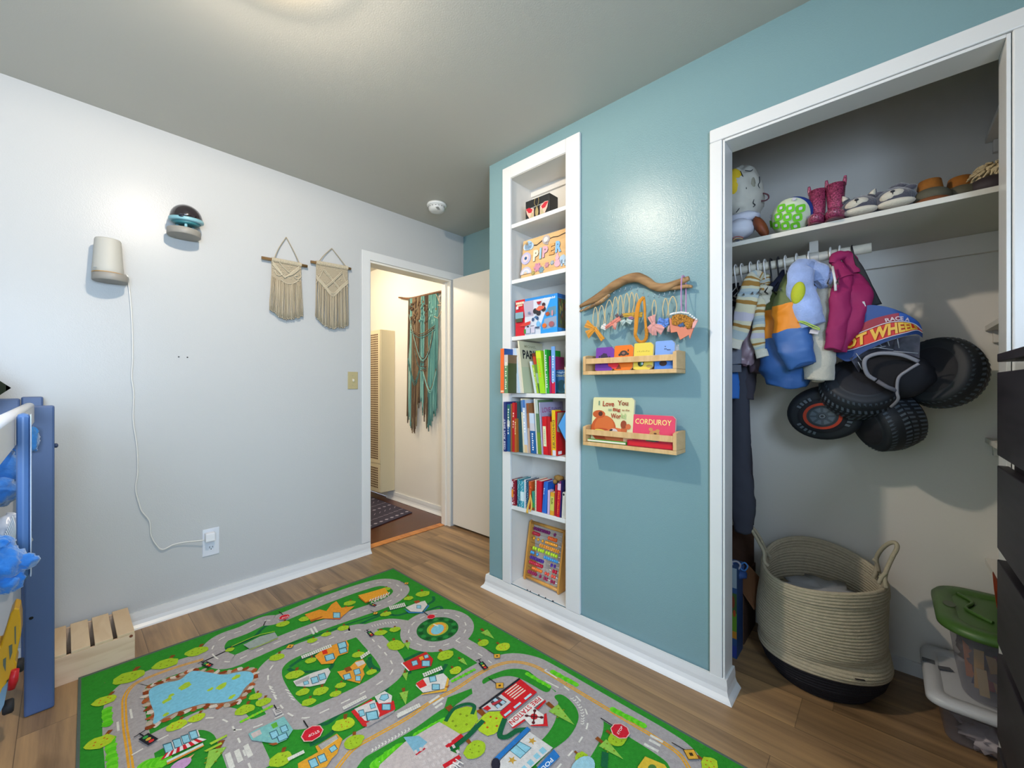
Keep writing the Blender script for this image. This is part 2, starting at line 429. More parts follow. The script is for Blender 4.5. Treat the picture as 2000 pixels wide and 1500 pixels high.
# built-in bookcase
bc = thing('built_in_bookcase', (XB, (NY0 + NY1) / 2, NZ0), 'tall narrow white built-in bookcase set into the blue wall', 'bookcase')
b = MB(TRIM)
b.box((XB - 0.016, NY1 - 0.01, NZ0 - 0.0), (XB, 1.582, 2.372)); b.box((XB - 0.016, 1.074, NZ0), (XB, NY0 + 0.012, 2.372)); b.box((XB - 0.016, NY0 + .012, NZ1 - 0.0), (XB, NY1 - .01, 2.372))
part('trim_frame', b, bc, bevel=0.003)
b = MB(CLOS)
b.box((XB - .010, NY1 - 0.002, NZ0), (NX, NY1 + 0.012, NZ1)); b.box((XB - .010, NY0 - 0.012, NZ0), (NX, NY0 + .002, NZ1)); b.box((NX, NY0 - .012, NZ0), (NX + 0.012, NY1 + .012, NZ1)); b.box((XB - .010, NY0, NZ1 - .002), (NX, NY1, NZ1 + 0.012))
part('case', b, bc)
SHZ = [2.052, 1.745, 1.434, 1.124, 0.812, 0.507, 0.078]
for z in SHZ:
    b = MB(TRIM); b.box((XB - 0.004, NY0 + .0025, z - (0.022 if z > .1 else .003)), (NX - .001, NY1 - .0025, z)); part('shelf', b, bc, bevel=0.002)
b = MB(CLOS)
for z in (2.283,): b.box((NX - 0.014, NY0 + .001, z - 0.02), (NX - .001, NY1 - .001, z + 0.02))
part('back_cleat', b, bc)
hk = M('#4c3d2a', rough=0.4, metal=1)
for y in (1.165, 1.21, 1.255):
    b = MB(hk); p = Vector((NX - .004, y, 1.395))
    b.tube(bez([p, p + Vector((-.012, 0, -.004)), p + Vector((-.022, .0, -.012)), p + Vector((-.02, .006, -.024)), p + Vector((-.012, .012, -.02))], 4), .0022, 6); part('cup_hook', b, bc)

# ================================================================ ceiling lamp (just above the frame) and hall lamp
FROST = bpy.data.materials.new('frosted_glass'); FROST.use_nodes = True
_n = FROST.node_tree; _t = _n.nodes.new('ShaderNodeBsdfTransparent'); _t.inputs[0].default_value = (.62, .62, .62, 1); _x = _n.nodes.new('ShaderNodeMixShader'); _x.inputs[0].default_value = .30
_n.nodes['Principled BSDF'].inputs['Base Color'].default_value = (.8, .8, .8, 1)
_n.links.new(_t.outputs[0], _x.inputs[1]); _n.links.new(_n.nodes['Principled BSDF'].outputs[0], _x.inputs[2]); _n.links.new(_x.outputs[0], _n.nodes['Material Output'].inputs[0])
def globe_lamp(loc, r, col, power, label, glow_baffle=0.165):
    t = thing('ceiling_lamp', (loc[0], loc[1], H), label, 'ceiling light')
    b = MB(M('#f2f2f0', rough=0.4)); b.lathe([(0.07, -0.0), (0.07, -0.012), (0.04, -0.02), (0.03, -(H - loc[2] - r + 0.008))], (loc[0], loc[1], H - .001)); part('canopy', b, t)
    b = MB(FROST); zt = loc[2] + r * 0.62; b.lathe([(0.02, zt + 0.006), (glow_baffle, zt + 0.004), (glow_baffle + .003, zt - 0.012), (glow_baffle, zt - 0.012), (glow_baffle - .004, zt), (0.02, zt + 0.001)], (loc[0], loc[1], 0)); part('glow_baffle', b, t)  # unseen dish, added to hold the globe's glow off the ceiling
    b = MB(M(col, emit=power)); b.ball(loc, r, 24, 16); part('bulb_globe', b, t)
    return t
globe_lamp((0.38, 1.29, 2.398), 0.036, '#ffefda', 1250, 'round white ceiling lamp with a glowing globe in the bedroom')
globe_lamp((1.45, 3.6, 2.33), 0.06, '#fff0d8', 290, 'round ceiling lamp glowing warm in the hallway')

# ================================================================ things on the white wall
def polybox(b, y, pts, d=0.0): b.poly([(x, y, z) for x, z in pts])
GREYP = M('#8d8981', rough=0.5, bump=0.1, bs=80)

# round disc shelf with the white bedside lamp / sound machine
t = thing('round_wall_shelf', (0.145, 2.61, 1.645), 'small grey round wall shelf under the white lamp', 'wall shelf', 'round grey wall shelves')
b = MB(GREYP); b.lathe([(0.058, 0), (0.06, 0.002), (0.06, 0.030), (0.058, 0.032)], (0.145, 2.608, 1.637), seg=40); part('shelf_disc', b, t)
t = thing('night_light', (0.14, 2.605, 1.669), 'white tapered night light with a cord standing on a round grey shelf', 'lamp')
b = MB(M('#b3b1a8', rough=0.6)); b.lathe([(0.05, 0.0), (0.053, 0.004), (0.053, 0.02), (0.051, 0.04), (0.0445, 0.15), (0.042, 0.156), (0.0, 0.158)], (0.138, 2.606, 1.6695), seg=40); part('lamp_shade', b, t)
b = MB(M('#b08b57', rough=0.4)); b.lathe([(0.0528, 0.0), (0.0532, 0.0025), (0.0528, 0.005)], (0.138, 2.606, 1.6692), seg=40); part('base_ring', b, t, 'tan ring around the foot')
b = MB(M('#5f6a70', rough=0.5))
for i, (dx, dz) in enumerate(((0.0, 0.0), (0.0, 0.008), (0.006, 0.0), (0.006, 0.008))):
    q = PY(184 + dx * 500, 526 - dz * 500, 2.5555); b.box((q.x - .002, 2.557 - .001 + .0, q.z - .0025), (q.x + .0015, 2.5575, q.z + .0025))
part('logo', b, t)
cp = [PY(x, y, Y) for x, y, Y in ((245, 536, 2.62), (250, 541, 2.60), (251, 552, 2.655), (255, 590, 2.662), (258, 640, 2.662), (259, 700, 2.662), (257, 735, 2.662), (261, 770, 2.662), (260, 820, 2.662), (267, 870, 2.662), (269, 920, 2.662), (265, 955, 2.662), (272, 985, 2.662), (278, 1000, 2.661), (292, 1018, 2.661), (295, 1045, 2.661), (306, 1065, 2.66), (318, 1073, 2.66), (338, 1064, 2.66), (360, 1059, 2.655), (398, 1055, 2.642))]
b = MB(M('#d8d6d0', rough=0.4)); b.tube(bez(cp, 6), 0.0031, 8); part('power_cord', b, t)
pc = PY(410, 1049, 2.64)
b = MB(M('#e8e8ea', rough=0.3)); b.box((pc.x - .020, 2.628, pc.z - .022), (pc.x + .022, 2.6625, pc.z + .022)); part('plug', b, t, bevel=.004)

t = thing('round_wall_shelf', (0.405, 2.61, 1.905), 'small grey round wall shelf under the dark domed toy', 'wall shelf', 'round grey wall shelves')
b = MB(GREYP); b.lathe([(0.066, 0), (0.068, 0.002), (0.068, 0.030), (0.066, 0.032)], (0.410, 2.600, 1.912), seg=40); part('shelf_disc', b, t)
t = thing('dome_toy', (0.41, 2.6, 1.944), 'dark glossy domed toy projector with a light blue rim on a round shelf', 'toy')
M4 = Matrix.Rotation(0.10, 3, 'Y')
cd = Vector((0.418, 2.592, 1.982)); axd = Vector((-0.04, -0.10, 1)).normalized()
LB = M('#7eaeb8', rough=0.35)
b = MB(LB); b.lathe([(0.050, -0.004), (0.068, 0.001), (0.071, 0.004), (0.070, 0.015), (0.067, 0.018), (0.0, 0.018)], cd, axd, 40); part('rim', b, t)
b = MB(M('#241c20', rough=0.06, coat=1)); b.lathe([(0.066 * math.cos(a), 0.018 + 0.068 * math.sin(a)) for a in [PI / 2 * i / 10 for i in range(10)]] + [(0, 0.086)], cd, axd, 40); part('dome', b, t, 'near-black glossy dome')
b = MB(M('#2c6f76', rough=0.5)); b.lathe([(0.0, -0.014), (0.045, -0.0145), (0.060, -0.003), (0.05, -0.002)], cd, axd, 30); part('underside', b, t)
for a in (0.6, 2.6, 4.5):
    b = MB(LB); q = cd + Vector((math.cos(a) * .038, math.sin(a) * .038, 0)); b.tube([(q.x, q.y, 1.9445), (q.x, q.y, q.z - .012)], 0.0065, 10); part('foot', b, t)
b = MB(M('#0c1a2c', rough=0.3)); 
for an in (-2.02,):
    q = cd + Vector((math.cos(an) * .071, math.sin(an) * .071, 0.0)) + axd * .008
    b.ball(q, (0.010, 0.003, 0.005), 14, 8, Matrix.Rotation(an + PI / 2, 3, 'Z'))
part('button', b, t)

# screw holes and small marks in the wall
for i, (x, y) in enumerate(((349, 697), (366, 698))):
    q = PY(x, y, YA); b = MB(M('#3c3a38')); b.lathe([(0.0035, 0), (0.0035, 0.0012)], (q.x, YA - .0004, q.z), (0, -1, 0), 10)
    tag(build('screw_anchor', b), 'small dark screw hole in the white wall, %s of the pair' % ('left one' if i == 0 else 'right one'), 'screw anchor', 'screw holes in the white wall')

# switch and outlet
t = thing('light_switch', (1.323, YA, 1.2), 'ivory light switch plate beside the doorway', 'light switch')
IV = M('#b3a67c', rough=0.35)
b = MB(IV); b.box((1.288, YA - .006, 1.143), (1.359, YA - .0005, 1.260)); part('plate', b, t, bevel=.002)
b = MB(M('#e9e4d4', rough=.3)); b.obox((1.323, YA - .011, 1.203), (.004, 0, 0), (0, .007, .003), (0, -.0025, .006)); part('toggle', b, t)
for z in (1.171, 1.232):
    b = MB(M('#c6c0a8', rough=.3, metal=.6)); b.lathe([(0.0035, 0), (0.0028, .0012)], (1.323, YA - .0058, z), (0, -1, 0), 10); part('screw', b, t)
t = thing('wall_outlet', (0.534, YA, 0.33), 'white wall outlet low on the white wall with a plug in its top socket', 'outlet')
b = MB(M('#d7dbe2', rough=.3)); b.box((0.497, YA - .005, 0.258), (0.571, YA - .0005, 0.402)); part('plate', b, t, bevel=.002)
for z in (0.362, 0.300):
    f = MB(M('#dfe2e8', rough=.3)); f.lathe([(0.018, 0), (0.018, .002)], (0.534, YA - .0048, z), (0, -1, 0), 24, scale=(.95, .85))
    fo = part('socket', f, t)
    if z < .35:
        s_ = MB(M('#2c2c30'))
        for dx, h in ((-.0065, .0045), (.0065, .0035)): s_.box((0.534 + dx - .001, YA - .0076, z + .003 - h), (0.534 + dx + .001, YA - .0066, z + .003 + h))
        s_.lathe([(0.0025, 0), (0.0025, .001)], (0.534, YA - .0067, z - .008), (0, -1, 0), 10); part('slots', s_, fo)

# smoke detector
t = thing('smoke_detector', (1.77, 2.335, H), 'round white smoke detector on the ceiling near the doorway', 'smoke detector')
b = MB(M('#e8e8e4', rough=.35)); b.lathe([(0.066, 0), (0.068, -.006), (0.068, -.014), (0.058, -.018)], (1.77, 2.33, H - .0005), seg=36); part('base', b, t)
b = MB(M('#dcdcd8', rough=.35)); b.lathe([(0.055, -.018), (0.057, -.022), (0.056, -.04), (0.045, -.052), (0.02, -.056), (0, -.056)], (1.77, 2.33, H), seg=36); part('cover', b, t)
b = MB(M('#4a4a48'));
for k in range(16):
    a = 2 * PI * k / 16; b.obox((1.77 + math.cos(a) * .0565, 2.33 + math.sin(a) * .0565, H - .027), Vector((-math.sin(a), math.cos(a), 0)) * .006, Vector((math.cos(a), math.sin(a), 0)) * .001, (0, 0, .0016))
part('vent_slots', b, t)
b = MB(M('#9a9a96', rough=.3)); b.obox((1.745, 2.285, H - .048), (.012, .006, -.004), (-.005, .009, 0), (0, 0.002, .002)); part('test_button', b, t)

# ---------------------------------------------------------------- two cream macrame hangings
CORD = M('#aa9d85', rough=.9, bump=.6, bs=600)
CORD2 = M('#c4b89f', rough=.9, bump=.6, bs=600)
def wave_rope(b, pts, r, n=5, tw=True):
    b.tube(bez(pts, n), r, 6)
def macrame(px0, px1, cordtop, panel, fringe, label, style):
    (x0, y0), (x1, y1) = px0, px1
    A, B_ = PY(x0, y0, 2.645), PY(x1, y1, 2.645)
    t = thing('macrame_hanging', ((A.x + B_.x) / 2, YA, A.z), label, 'wall hanging', 'cream macrame hangings')
    b = MB(wood('dowel_wood', '#8a6a3c', '#6b4c26', (2, 20, 20))); b.tube([A, B_], .0085, 12); part('dowel', b, t)
    top = PY(cordtop[0], cordtop[1], 2.66); pl, pr_ = panel
    L_, R_ = lerp(A, B_, pl), lerp(A, B_, pr_)
    b = MB(CORD); 
    b.tube(bez([lerp(A, B_, pl + .04) + Vector((0, -.009, 0)), lerp(L_, top, .5), top], 5), .0026, 6); b.tube(bez([top, lerp(R_, top, .5), lerp(A, B_, pr_ - .04) + Vector((0, -.009, 0))], 5), .0026, 6)
    for c in (pl + .04, pr_ - .04): q = lerp(A, B_, c); b.tube([q + Vector((0, .0095 * math.cos(a), .0095 * math.sin(a))) for a in [2 * PI * i / 12 for i in range(12)]], .003, 6, closed=True)
    part('hanging_cord', b, t)
    W = (R_ - L_); wn = W.length; ux = W.normalized(); uz = Vector((0, 0, 1))
    def P(u, v, d=0.0): return L_ + W * u - uz * v + Vector((0, -d, 0))
    # wrapped lark's-head row on the dowel
    kb = MB(CORD2); n = 26
    for i in range(n):
        q = P((i + .5) / n, 0); kb.tube([q + Vector((0, .0112 * math.cos(a), .0112 * math.sin(a))) for a in [2 * PI * k / 10 for k in range(10)]], wn / n * .52, 5, closed=True)
    def rope(pts, r=.0034, d=.004): kb.tube(bez([P(u, v, d) for u, v in pts], 6), r, 6)
    pan = fringe[0]
    # base of the knotted panel
    def low(u):
        return (pan[1] + (pan[0] - pan[1]) * abs(u - .5) * 2) if style == 2 else (pan[0] + .028 * math.sin(PI * u))
    kb.use(CORD); kb.grid(lambda u, v: P(u, .006 + (low(u) - .006) * v, .0015 + .0022 * math.sin(u * 90) * math.sin(v * 60)), 60, 30); kb.use(CORD2)
    if style == 2:
        for k in range(3):
            o = k * .009
            rope([(0, pan[0] - o), (.25, (pan[0] + pan[1]) / 2 - o), (.5, pan[1] - o), (.75, (pan[0] + pan[1]) / 2 - o), (1, pan[0] - o)], .0034, .007)
        for k in (0, .010):
            rope([(.22, .035 + k), (.42, .075 + k), (.62, .12 + k), (.78, .155 + k)], .003, .007); rope([(.80, .030 + k), (.6, .075 + k), (.4, .12 + k), (.24, .15 + k)], .003, .008)
        rope([(.22, .035), (.1, .09), (.0, .13)], .0024); rope([(.8, .03), (.92, .09), (1, .13)], .0024)
    else:
        for k in range(3):
            o = k * .008
            rope([(0.02, .012 + o), (.2, .045 + o), (.42, .098 - o * .4)], .0032, .007); rope([(.42, .098 - o * .4), (.7, .05 + o), (.92, .012 + o)], .0032, .007)
        rope([(.25, .012), (.45, .045), (.6, .06), (.75, .04)], .0028, .007); rope([(.1, .06), (.16, .085), (.3, .085), (.3, .068)], .0028, .007)
        rope([(.92, .05), (.98, .072), (.86, .092), (.74, .08), (.85, .07)], .0028, .007); rope([(.3, .112), (.5, .128), (.72, .12), (.9, .095)], .003, .007)
    for i in range(60):
        u, v = random.random() * .94 + .03, random.random() * .8
        vv = .02 + v * (low(u) - .03); kb.ball(P(u, vv, .004), (.0032, .0022, .0032), 6, 4)
    part('knotted_panel', kb, t)
    fb = MB(CORD)
    n = 44
    for i in range(n):
        u = (i + .5) / n + random.uniform(-.006, .006); bot = interp(fringe[1], u) + random.uniform(-.006, .006)
        v0 = low(min(max(u, 0), 1)) - .004; sw = fringe[2] * (u - .5)
        fb.use(CORD if random.random() < .7 else CORD2)
        a1, a2 = random.uniform(-.0015, .0015), random.uniform(-.0025, .0025); d = random.uniform(.000, .007)
        fb.tube([P(u, v0, d), P(u + sw * .4, lerp(v0, bot, .35), d) + ux * a1, P(u + sw * .8, lerp(v0, bot, .75), d) + ux * a2, P(u + sw, bot, d * .5)], [.0025, .0024, .0023, .0030], 5)
        fb.ball(P(u + sw, bot, d * .5), (.0034, .003, .005), 6, 4)
    part('fringe', fb, t)
macrame((511, 503), (600, 520), (559, 463), (.2, .86), ((.10, .10), [.292, .305, .322, .335, .338, .33, .325, .316, .31], .12), 'cream macrame hanging with a curled-leaf knot panel, left of the pair', 1)
macrame((607, 511), (685, 525), (648, 485), (.12, .92), ((.10, .20), [.335, .36, .385, .40, .405, .40, .395, .39, .38], .04), 'longer cream macrame hanging with a pointed diamond panel beside the doorway', 2)

# ================================================================ the play rug: printed roads, houses and trees, one mesh
RZ = 0.009
def c3(x, y): return (150 + x / 3.077, 1100 + y / 3.077)
def c4(x, y): return (650 + x / 2.5, 1100 + y / 2.5)
def cA(x, y): return (200 + x / 5.5556, 1380 + y / 5.5556)
def cB(x, y): return (560 + x / 5.5556, 1330 + y / 5.5556)
def cC(x, y): return (900 + x / 5.5556, 1300 + y / 5.5556)
RUG = MB()
def pile(h): return M(h, rough=0.95, bump=1.6, bs=420, spec=0.15, var=0.10, vs=90)
G0, G1, GD = '#2d8a28', '#58c31e', '#17603a'
GREY, WHT, YEL = '#a9a19e', '#dcd8cc', '#e0a233'
def fl(p, m=None):
    q = PZ(p[0], p[1], RZ + .002); return q
class Lay:
    n = 0
def layer(): Lay.n += 1; return RZ + 8e-6 * Lay.n
def inrug(v): return v
def shape(pts, col, mp=lambda x, y: (x, y), z=None):
    z = z or layer(); RUG.use(pile(col))
    q = [fl(mp(*p)) for p in pts]; RUG.poly([(v.x, v.y, z) for v in q])
def smooth_shape(pts, col, mp, z=None, n=5):
    z = z or layer(); RUG.use(pile(col))
    q = bez([fl(mp(*p)) for p in pts], n, True); RUG.poly([(v.x, v.y, z) for v in q])
def band(q, wd, col, z=None):
    """ribbon of world width wd along world points q"""
    z = z or layer(); RUG.use(pile(col)); b = len(RUG.v); n = len(q)
    for i, p in enumerate(q):
        t = (q[min(i + 1, n - 1)] - q[max(i - 1, 0)]); t.z = 0; t.normalize(); s = Vector((-t.y, t.x, 0)) * wd / 2
        RUG.v += [(p.x + s.x, p.y + s.y, z), (p.x - s.x, p.y - s.y, z)]
    for i in range(n - 1): RUG.face((b + 2 * i, b + 2 * i + 1, b + 2 * i + 3, b + 2 * i + 2))
def road(pts, mp, wd=.1, center='dash', closed=False, edge=True):
    q = bez([fl(mp(*p)) for p in pts], 10, closed)
    if closed: q.append(q[0]); q.append(q[1])
    roads.append((q, wd, center))
roads = []
def dashes(q, wd, L, gap, col, z=None):
    z = z or layer(); acc = 0; cur = []; on = True
    for i in range(len(q) - 1):
        d = (q[i + 1] - q[i]).length; k = max(1, int(d / .006))
        for j in range(k):
            p = q[i].lerp(q[i + 1], j / k); acc += d / k
            if on: cur.append(p)
            if acc > (L if on else gap):
                if on and len(cur) > 1: band(cur, wd, col, z)
                cur = []; on = not on; acc = 0
def ell(c, rx, ry, ang, col, mp=None, n=18, z=None, jit=0, seed=0):
    z = z or layer(); c = fl(mp(*c)) if mp else c; RUG.use(pile(col)); rr = random.Random(seed); pts = []
    for i in range(n):
        a = 2 * PI * i / n; j = 1 + rr.uniform(-jit, jit)
        x, y = math.cos(a) * rx * j, math.sin(a) * ry * j
        pts.append((c.x + x * math.cos(ang) - y * math.sin(ang), c.y + x * math.sin(ang) + y * math.cos(ang), z))
    RUG.poly(pts)
def tree(x, y, mp, r=.035, ang=0.8, kind=0, trunk=None):
    """lime crown, brown trunk, small dots"""
    r *= .82; c = fl(mp(x, y)); d = Vector((math.cos(ang), math.sin(ang), 0)); n = Vector((-d.y, d.x, 0))
    z = layer(); RUG.use(pile('#8a4a1c')); a = c - d * (-r * 1.55) ; 
    RUG.poly([(a + n * r * .22).to_tuple()[:2] + (z,), (a - n * r * .22).to_tuple()[:2] + (z,), (c - n * r * .12).to_tuple()[:2] + (z,), (c + n * r * .12).to_tuple()[:2] + (z,)])
    col = ['#a3c22a', '#8fbf4a', '#b3cc2c'][kind % 3]
    if kind == 1:
        z = layer(); RUG.use(pile(col)); tip = c - d * r * 1.6; pts = [c + d * r * .8 + n * r * .6, c + d * r * .8 - n * r * .6, tip]; RUG.poly([(p.x, p.y, z) for p in pts])
    else: ell(c, r * .95, r * 1.2, ang, col, n=16, jit=.1, seed=int(x + y))
    z = layer(); RUG.use(pile('#7d8f1c' if kind != 2 else '#c4521c'))
    for i in range(5):
        a_ = 2.4 * i; p = c + Vector((math.cos(a_), math.sin(a_), 0)) * r * .5; s = r * .075
        RUG.poly([(p.x - s, p.y - s, z), (p.x + s, p.y - s, z), (p.x + s, p.y + s, z), (p.x - s, p.y + s, z)])

# rug body: dark woven border, green field
RC = [PZ(153, 1328, 0), PZ(768, 1112, 0)]
e0, e1 = RC[0], RC[1]
dx = (e1 - e0).normalized(); dn = Vector((dx.y, -dx.x, 0))
# right edge runs along the photographed edge line
r1 = PZ(1448, 1498, 0); dr_ = (r1 - e1).normalized(); l1 = PZ(148, 1500, 0)
LEN = 2.30
P0, P1, P2, P3 = e0, e1, e1 + dr_ * LEN, e0 + (l1 - e0).normalized() * LEN
RUG.use(M('#4d5a52', rough=.9, bump=1, bs=300)); RUG.prism([(p.x, p.y, 0.001) for p in (P0, P3, P2, P1)], (0, 0, RZ - .001))
cen = (P0 + P1 + P2 + P3) / 4
RUG.use(pile(G0)); z0 = layer()
ins = [p + (cen - p).normalized() * .016 for p in (P0, P1, P2, P3)]
RUG.poly([(p.x, p.y, z0) for p in ins])
# darker green printed paths
for pts, mp in (([(1490, 640), (1380, 690), (1290, 660), (1250, 610)], c3), ([(1430, 560), (1700, 560), (1760, 600), (1760, 640), (1840, 640)], c3), ([(150, 1050), (330, 860), (380, 930), (560, 1000)], c3)):
    pass
def path(pts, mp, wd=.016, col=GD): band(bez([fl(mp(*p)) for p in pts], 8), wd, col)
path([(1270, 630), (1330, 650), (1500, 640), (1540, 600)], c3); path([(1280, 620), (1380, 560), (1500, 560)], c3); path([(1760, 560), (1770, 610), (1830, 640), (1880, 600)], c3)
path([(1390, 950), (1500, 960), (1600, 890), (1800, 830), (1900, 700), (2010, 650)], c3); path([(1400, 1090), (1500, 1040), (1560, 990)], c3); path([(1740, 970), (1745, 1060)], c3)
path([(870, 520), (1050, 450), (1130, 380), (1250, 330)], c3); path([(1000, 570), (1500, 410), (1700, 340), (1990, 250)], c3, .010)
path([(60, 330), (240, 250), (330, 250), (480, 190), (490, 160)], c4); path([(440, 240), (520, 210), (535, 235)], c4); path([(60, 690), (160, 640), (260, 590), (300, 560)], c4)
path([(170, 470), (190, 510), (240, 520)], c4); path([(330, 480), (440, 430)], c4); path([(520, 545), (555, 490)], c4)

# road network
road([(760, 575), (600, 622), (440, 680), (340, 730), (290, 800), (285, 880), (290, 980), (310, 1110), (330, 1260)], c3, .100, 'yellow')
road([(830, 560), (815, 510), (870, 450), (1000, 400), (1120, 345), (1200, 335), (1350, 275), (1500, 215), (1700, 145), (1830, 113), (1920, 128), (1950, 165), (1900, 215), (1800, 258), (1600, 325), (1400, 395), (1200, 475), (1050, 540), (920, 590)], c3, .082, 'dash', True)
road([(1645, 405), (1500, 458), (1350, 510), (1235, 565), (1165, 630), (1150, 700), (1185, 790), (1240, 870), (1300, 915), (1390, 925), (1500, 880), (1700, 785), (1850, 695), (1900, 630), (1870, 560), (1790, 470), (1720, 405)], c3, .088, 'dash', True)
road([(360, 300), (270, 290), (180, 310), (90, 345), (-20, 380)], c4, .066, None)
road([(330, 1150), (480, 1065), (600, 1005), (750, 935), (850, 930), (925, 965), (965, 1040), (1000, 1120), (1060, 1270)], c3, .092, 'dash')
road([(940, 1000), (1060, 985), (1200, 925), (1290, 880)], c3, .075, 'dash')
road([(600, 375), (720, 445), (800, 505)], c4, .078, 'dash')
road([(-40, 1090), (20, 1000), (100, 905), (200, 845), (350, 762), (480, 675), (600, 612), (700, 545), (790, 500), (880, 480), (970, 495), (1050, 535), (1200, 625), (1400, 745), (1600, 865), (1700, 940), (1760, 1040)], c4, .104, 'yellow')
road([(1130, 600), (1200, 660), (1240, 730), (1240, 800), (1190, 890), (1130, 960), (1060, 1040)], c4, .098, 'dash')
for q, wd, cn in roads: band(q, wd + .008, '#a7a39c')
for q, wd, cn in roads: band(q, wd, GREY)
# grey squares round the fire station
smooth_shape([(700, 610), (740, 560), (850, 520), (950, 545), (1080, 620), (1100, 690), (1080, 780), (1020, 860), (960, 880), (900, 960), (820, 1060), (640, 1080), (560, 960), (620, 900), (560, 760), (600, 690)], GREY, c4)
ring = fl(c4(512, 318)); zc = layer()
RUG.use(pile(GREY)); RUG.poly([(ring.x + .172 * math.cos(a), ring.y + .172 * math.sin(a), zc) for a in [2 * PI * i / 48 for i in range(48)]])
dashes([Vector((ring.x + .134 * math.cos(a), ring.y + .134 * math.sin(a), 0)) for a in [2 * PI * i / 60 for i in range(61)]], .005, .03, .024, WHT)
ell(ring, .098, .098, 0, '#1f6a2c', n=40)
for i in range(18):
    a = 2 * PI * i / 18; ell(ring + Vector((math.cos(a) * .08, math.sin(a) * .08, 0)), .012, .012, 0, '#2c8a3c' if i % 2 else '#174f22', n=10)
ell(ring, .056, .050, .6, '#a8b83a', n=26); ell(ring, .052, .040, .6, '#e6a13a', n=26); ell(ring + Vector((-.004, -.004, 0)), .040, .029, .6, '#7fc4d4', n=24)
ell(ring + Vector((.012, .03, 0)), .004, .018, .2, '#e8e4d8', n=10)
zy, zw = layer(), layer()
for q, wd, cn in roads:
    if cn == 'yellow':
        for o in (-1, 1):
            off = []
            for i, p in enumerate(q):
                t_ = (q[min(i + 1, len(q) - 1)] - q[max(i - 1, 0)]).normalized(); off.append(p + Vector((-t_.y, t_.x, 0)) * .0045 * o)
            band(off, .006, YEL, zy)
    elif cn == 'dash': dashes(q, .0055, .032, .026, WHT, zw)
# road marks: arrows, chevrons, crossings
def bar(p, q, mp, wd, col=WHT): band([fl(mp(*p)), fl(mp(*q))], wd, col)
for a, b_ in (((322, 875), (332, 930)), ((245, 950), (250, 1005))): bar(a, b_, c3, .006)
for x, y in ((1165, 740), (1172, 757), (1180, 774), (1190, 791), (1265, 762), (1275, 780), (1287, 798), (1298, 816)): bar((x - 12, y - 6), (x + 12, y + 4), c3, .004)
for i in range(12):
    x = 190 + i * 16; y = 912 - i * 9.2; bar((x, y + 7), (x + 8, y - 3), c4, .004); bar((x + 8, y - 3), (x + 1, y - 9), c4, .004)
for i in range(11):
    x, y = [(1168, 655), (1180, 664), (1191, 675), (1200, 687), (1208, 699), (1214, 712), (1218, 726), (1220, 740), (1221, 754), (1220, 766), (1219, 778)][i]; bar((x - 8, y + 2), (x, y + 7), c4, .004); bar((x, y + 7), (x + 8, y - 1), c4, .004)
for (a, b_) in (((1405, 390), (1425, 425)), ((1425, 380), (1445, 415))): bar(a, b_, c3, .009)
for (a, b_) in (((960, 1120), (985, 1190)), ((1015, 1090), (1045, 1160)), ((905, 1140), (935, 1231))): bar(a, b_, c3, .014)
for (a, b_) in (((490, 690), (540, 655)), ((470, 680), (520, 645)), ((500, 705), (535, 682)), ((1520, 880), (1590, 918)), ((1545, 860), (1600, 890)), ((1550, 838), (1612, 872))): bar(a, b_, c4, .010)
for (a, b_) in (((1035, 522), (1095, 560)), ((1035, 572), (1103, 606)), ((1035, 522), (1045, 516))): bar(a, b_, c4, .006)
for i in range(10): bar((190 + i * 13, 297 - i * 2 + abs(i - 5)), (196 + i * 13, 305 - i * 2 + abs(i - 5)), c4, .0035)
# hedges and green islands by the fire station
smooth_shape([(735, 588), (742, 560), (850, 518), (940, 520), (1000, 560), (1062, 602), (1040, 628), (960, 585), (900, 556), (840, 550), (770, 570)], G0, c4)
smooth_shape([(1082, 652), (1115, 640), (1160, 670), (1195, 720), (1195, 775), (1150, 850), (1062, 912), (1040, 890), (1110, 810), (1132, 750), (1120, 700)], G0, c4)
shape([(560, 655), (678, 610), (682, 635), (600, 690), (540, 720)], G0, c4)
def hedge(p, q, mp, n, r=.012, col=G1):
    for i in range(n):
        t_ = i / (n - 1); ell((lerp(p[0], q[0], t_), lerp(p[1], q[1], t_)), r, r * 1.15, 0, col if i % 2 else '#6ed02a', mp, 10, jit=.15, seed=i)
hedge((1075, 530), (1185, 590), c4, 9); hedge((1370, 715), (1515, 790), c4, 11); hedge((950, 540), (1055, 600), c4, 9, .009)
hedge((180, 880), (185, 965), c3, 6, .014); hedge((200, 1060), (215, 1231), c3, 9, .014); hedge((410, 1215), (520, 1190), c3, 7, .02); hedge((990, 950), (1170, 860), c3, 14, .006, '#9ac42a')
hedge((210, 985), (330, 900), c4, 10, .018); hedge((410, 840), (540, 770), c4, 9, .013); hedge((585, 575), (690, 520), c4, 9, .007)
# pond with stones
stone = [(505, 715), (570, 690), (640, 665), (700, 640), (800, 650), (900, 655), (980, 635), (1060, 640), (1075, 680), (1050, 740), (1010, 790), (960, 840), (860, 860), (760, 860), (660, 890), (560, 930), (440, 985), (445, 910), (420, 850), (410, 790), (440, 740)]
smooth_shape(stone, '#9b7a62', c3)
qs = bez([fl(c3(*p)) for p in stone], 5, True)
for i in range(0, len(qs), 2):
    ell(qs[i], .0145, .0095, i * .9, ['#8a3f1a', '#b9a894', '#a8552a', '#d2c4b4'][(i // 2) % 4], n=10, jit=.2, seed=i)
wat = [(440, 760), (530, 720), (620, 700), (690, 650), (780, 655), (880, 670), (1000, 650), (1055, 660), (1058, 700), (1010, 750), (960, 815), (860, 840), (760, 845), (640, 880), (540, 920), (462, 965), (465, 900), (440, 830)]
smooth_shape(wat, '#7dc0d6', c3)
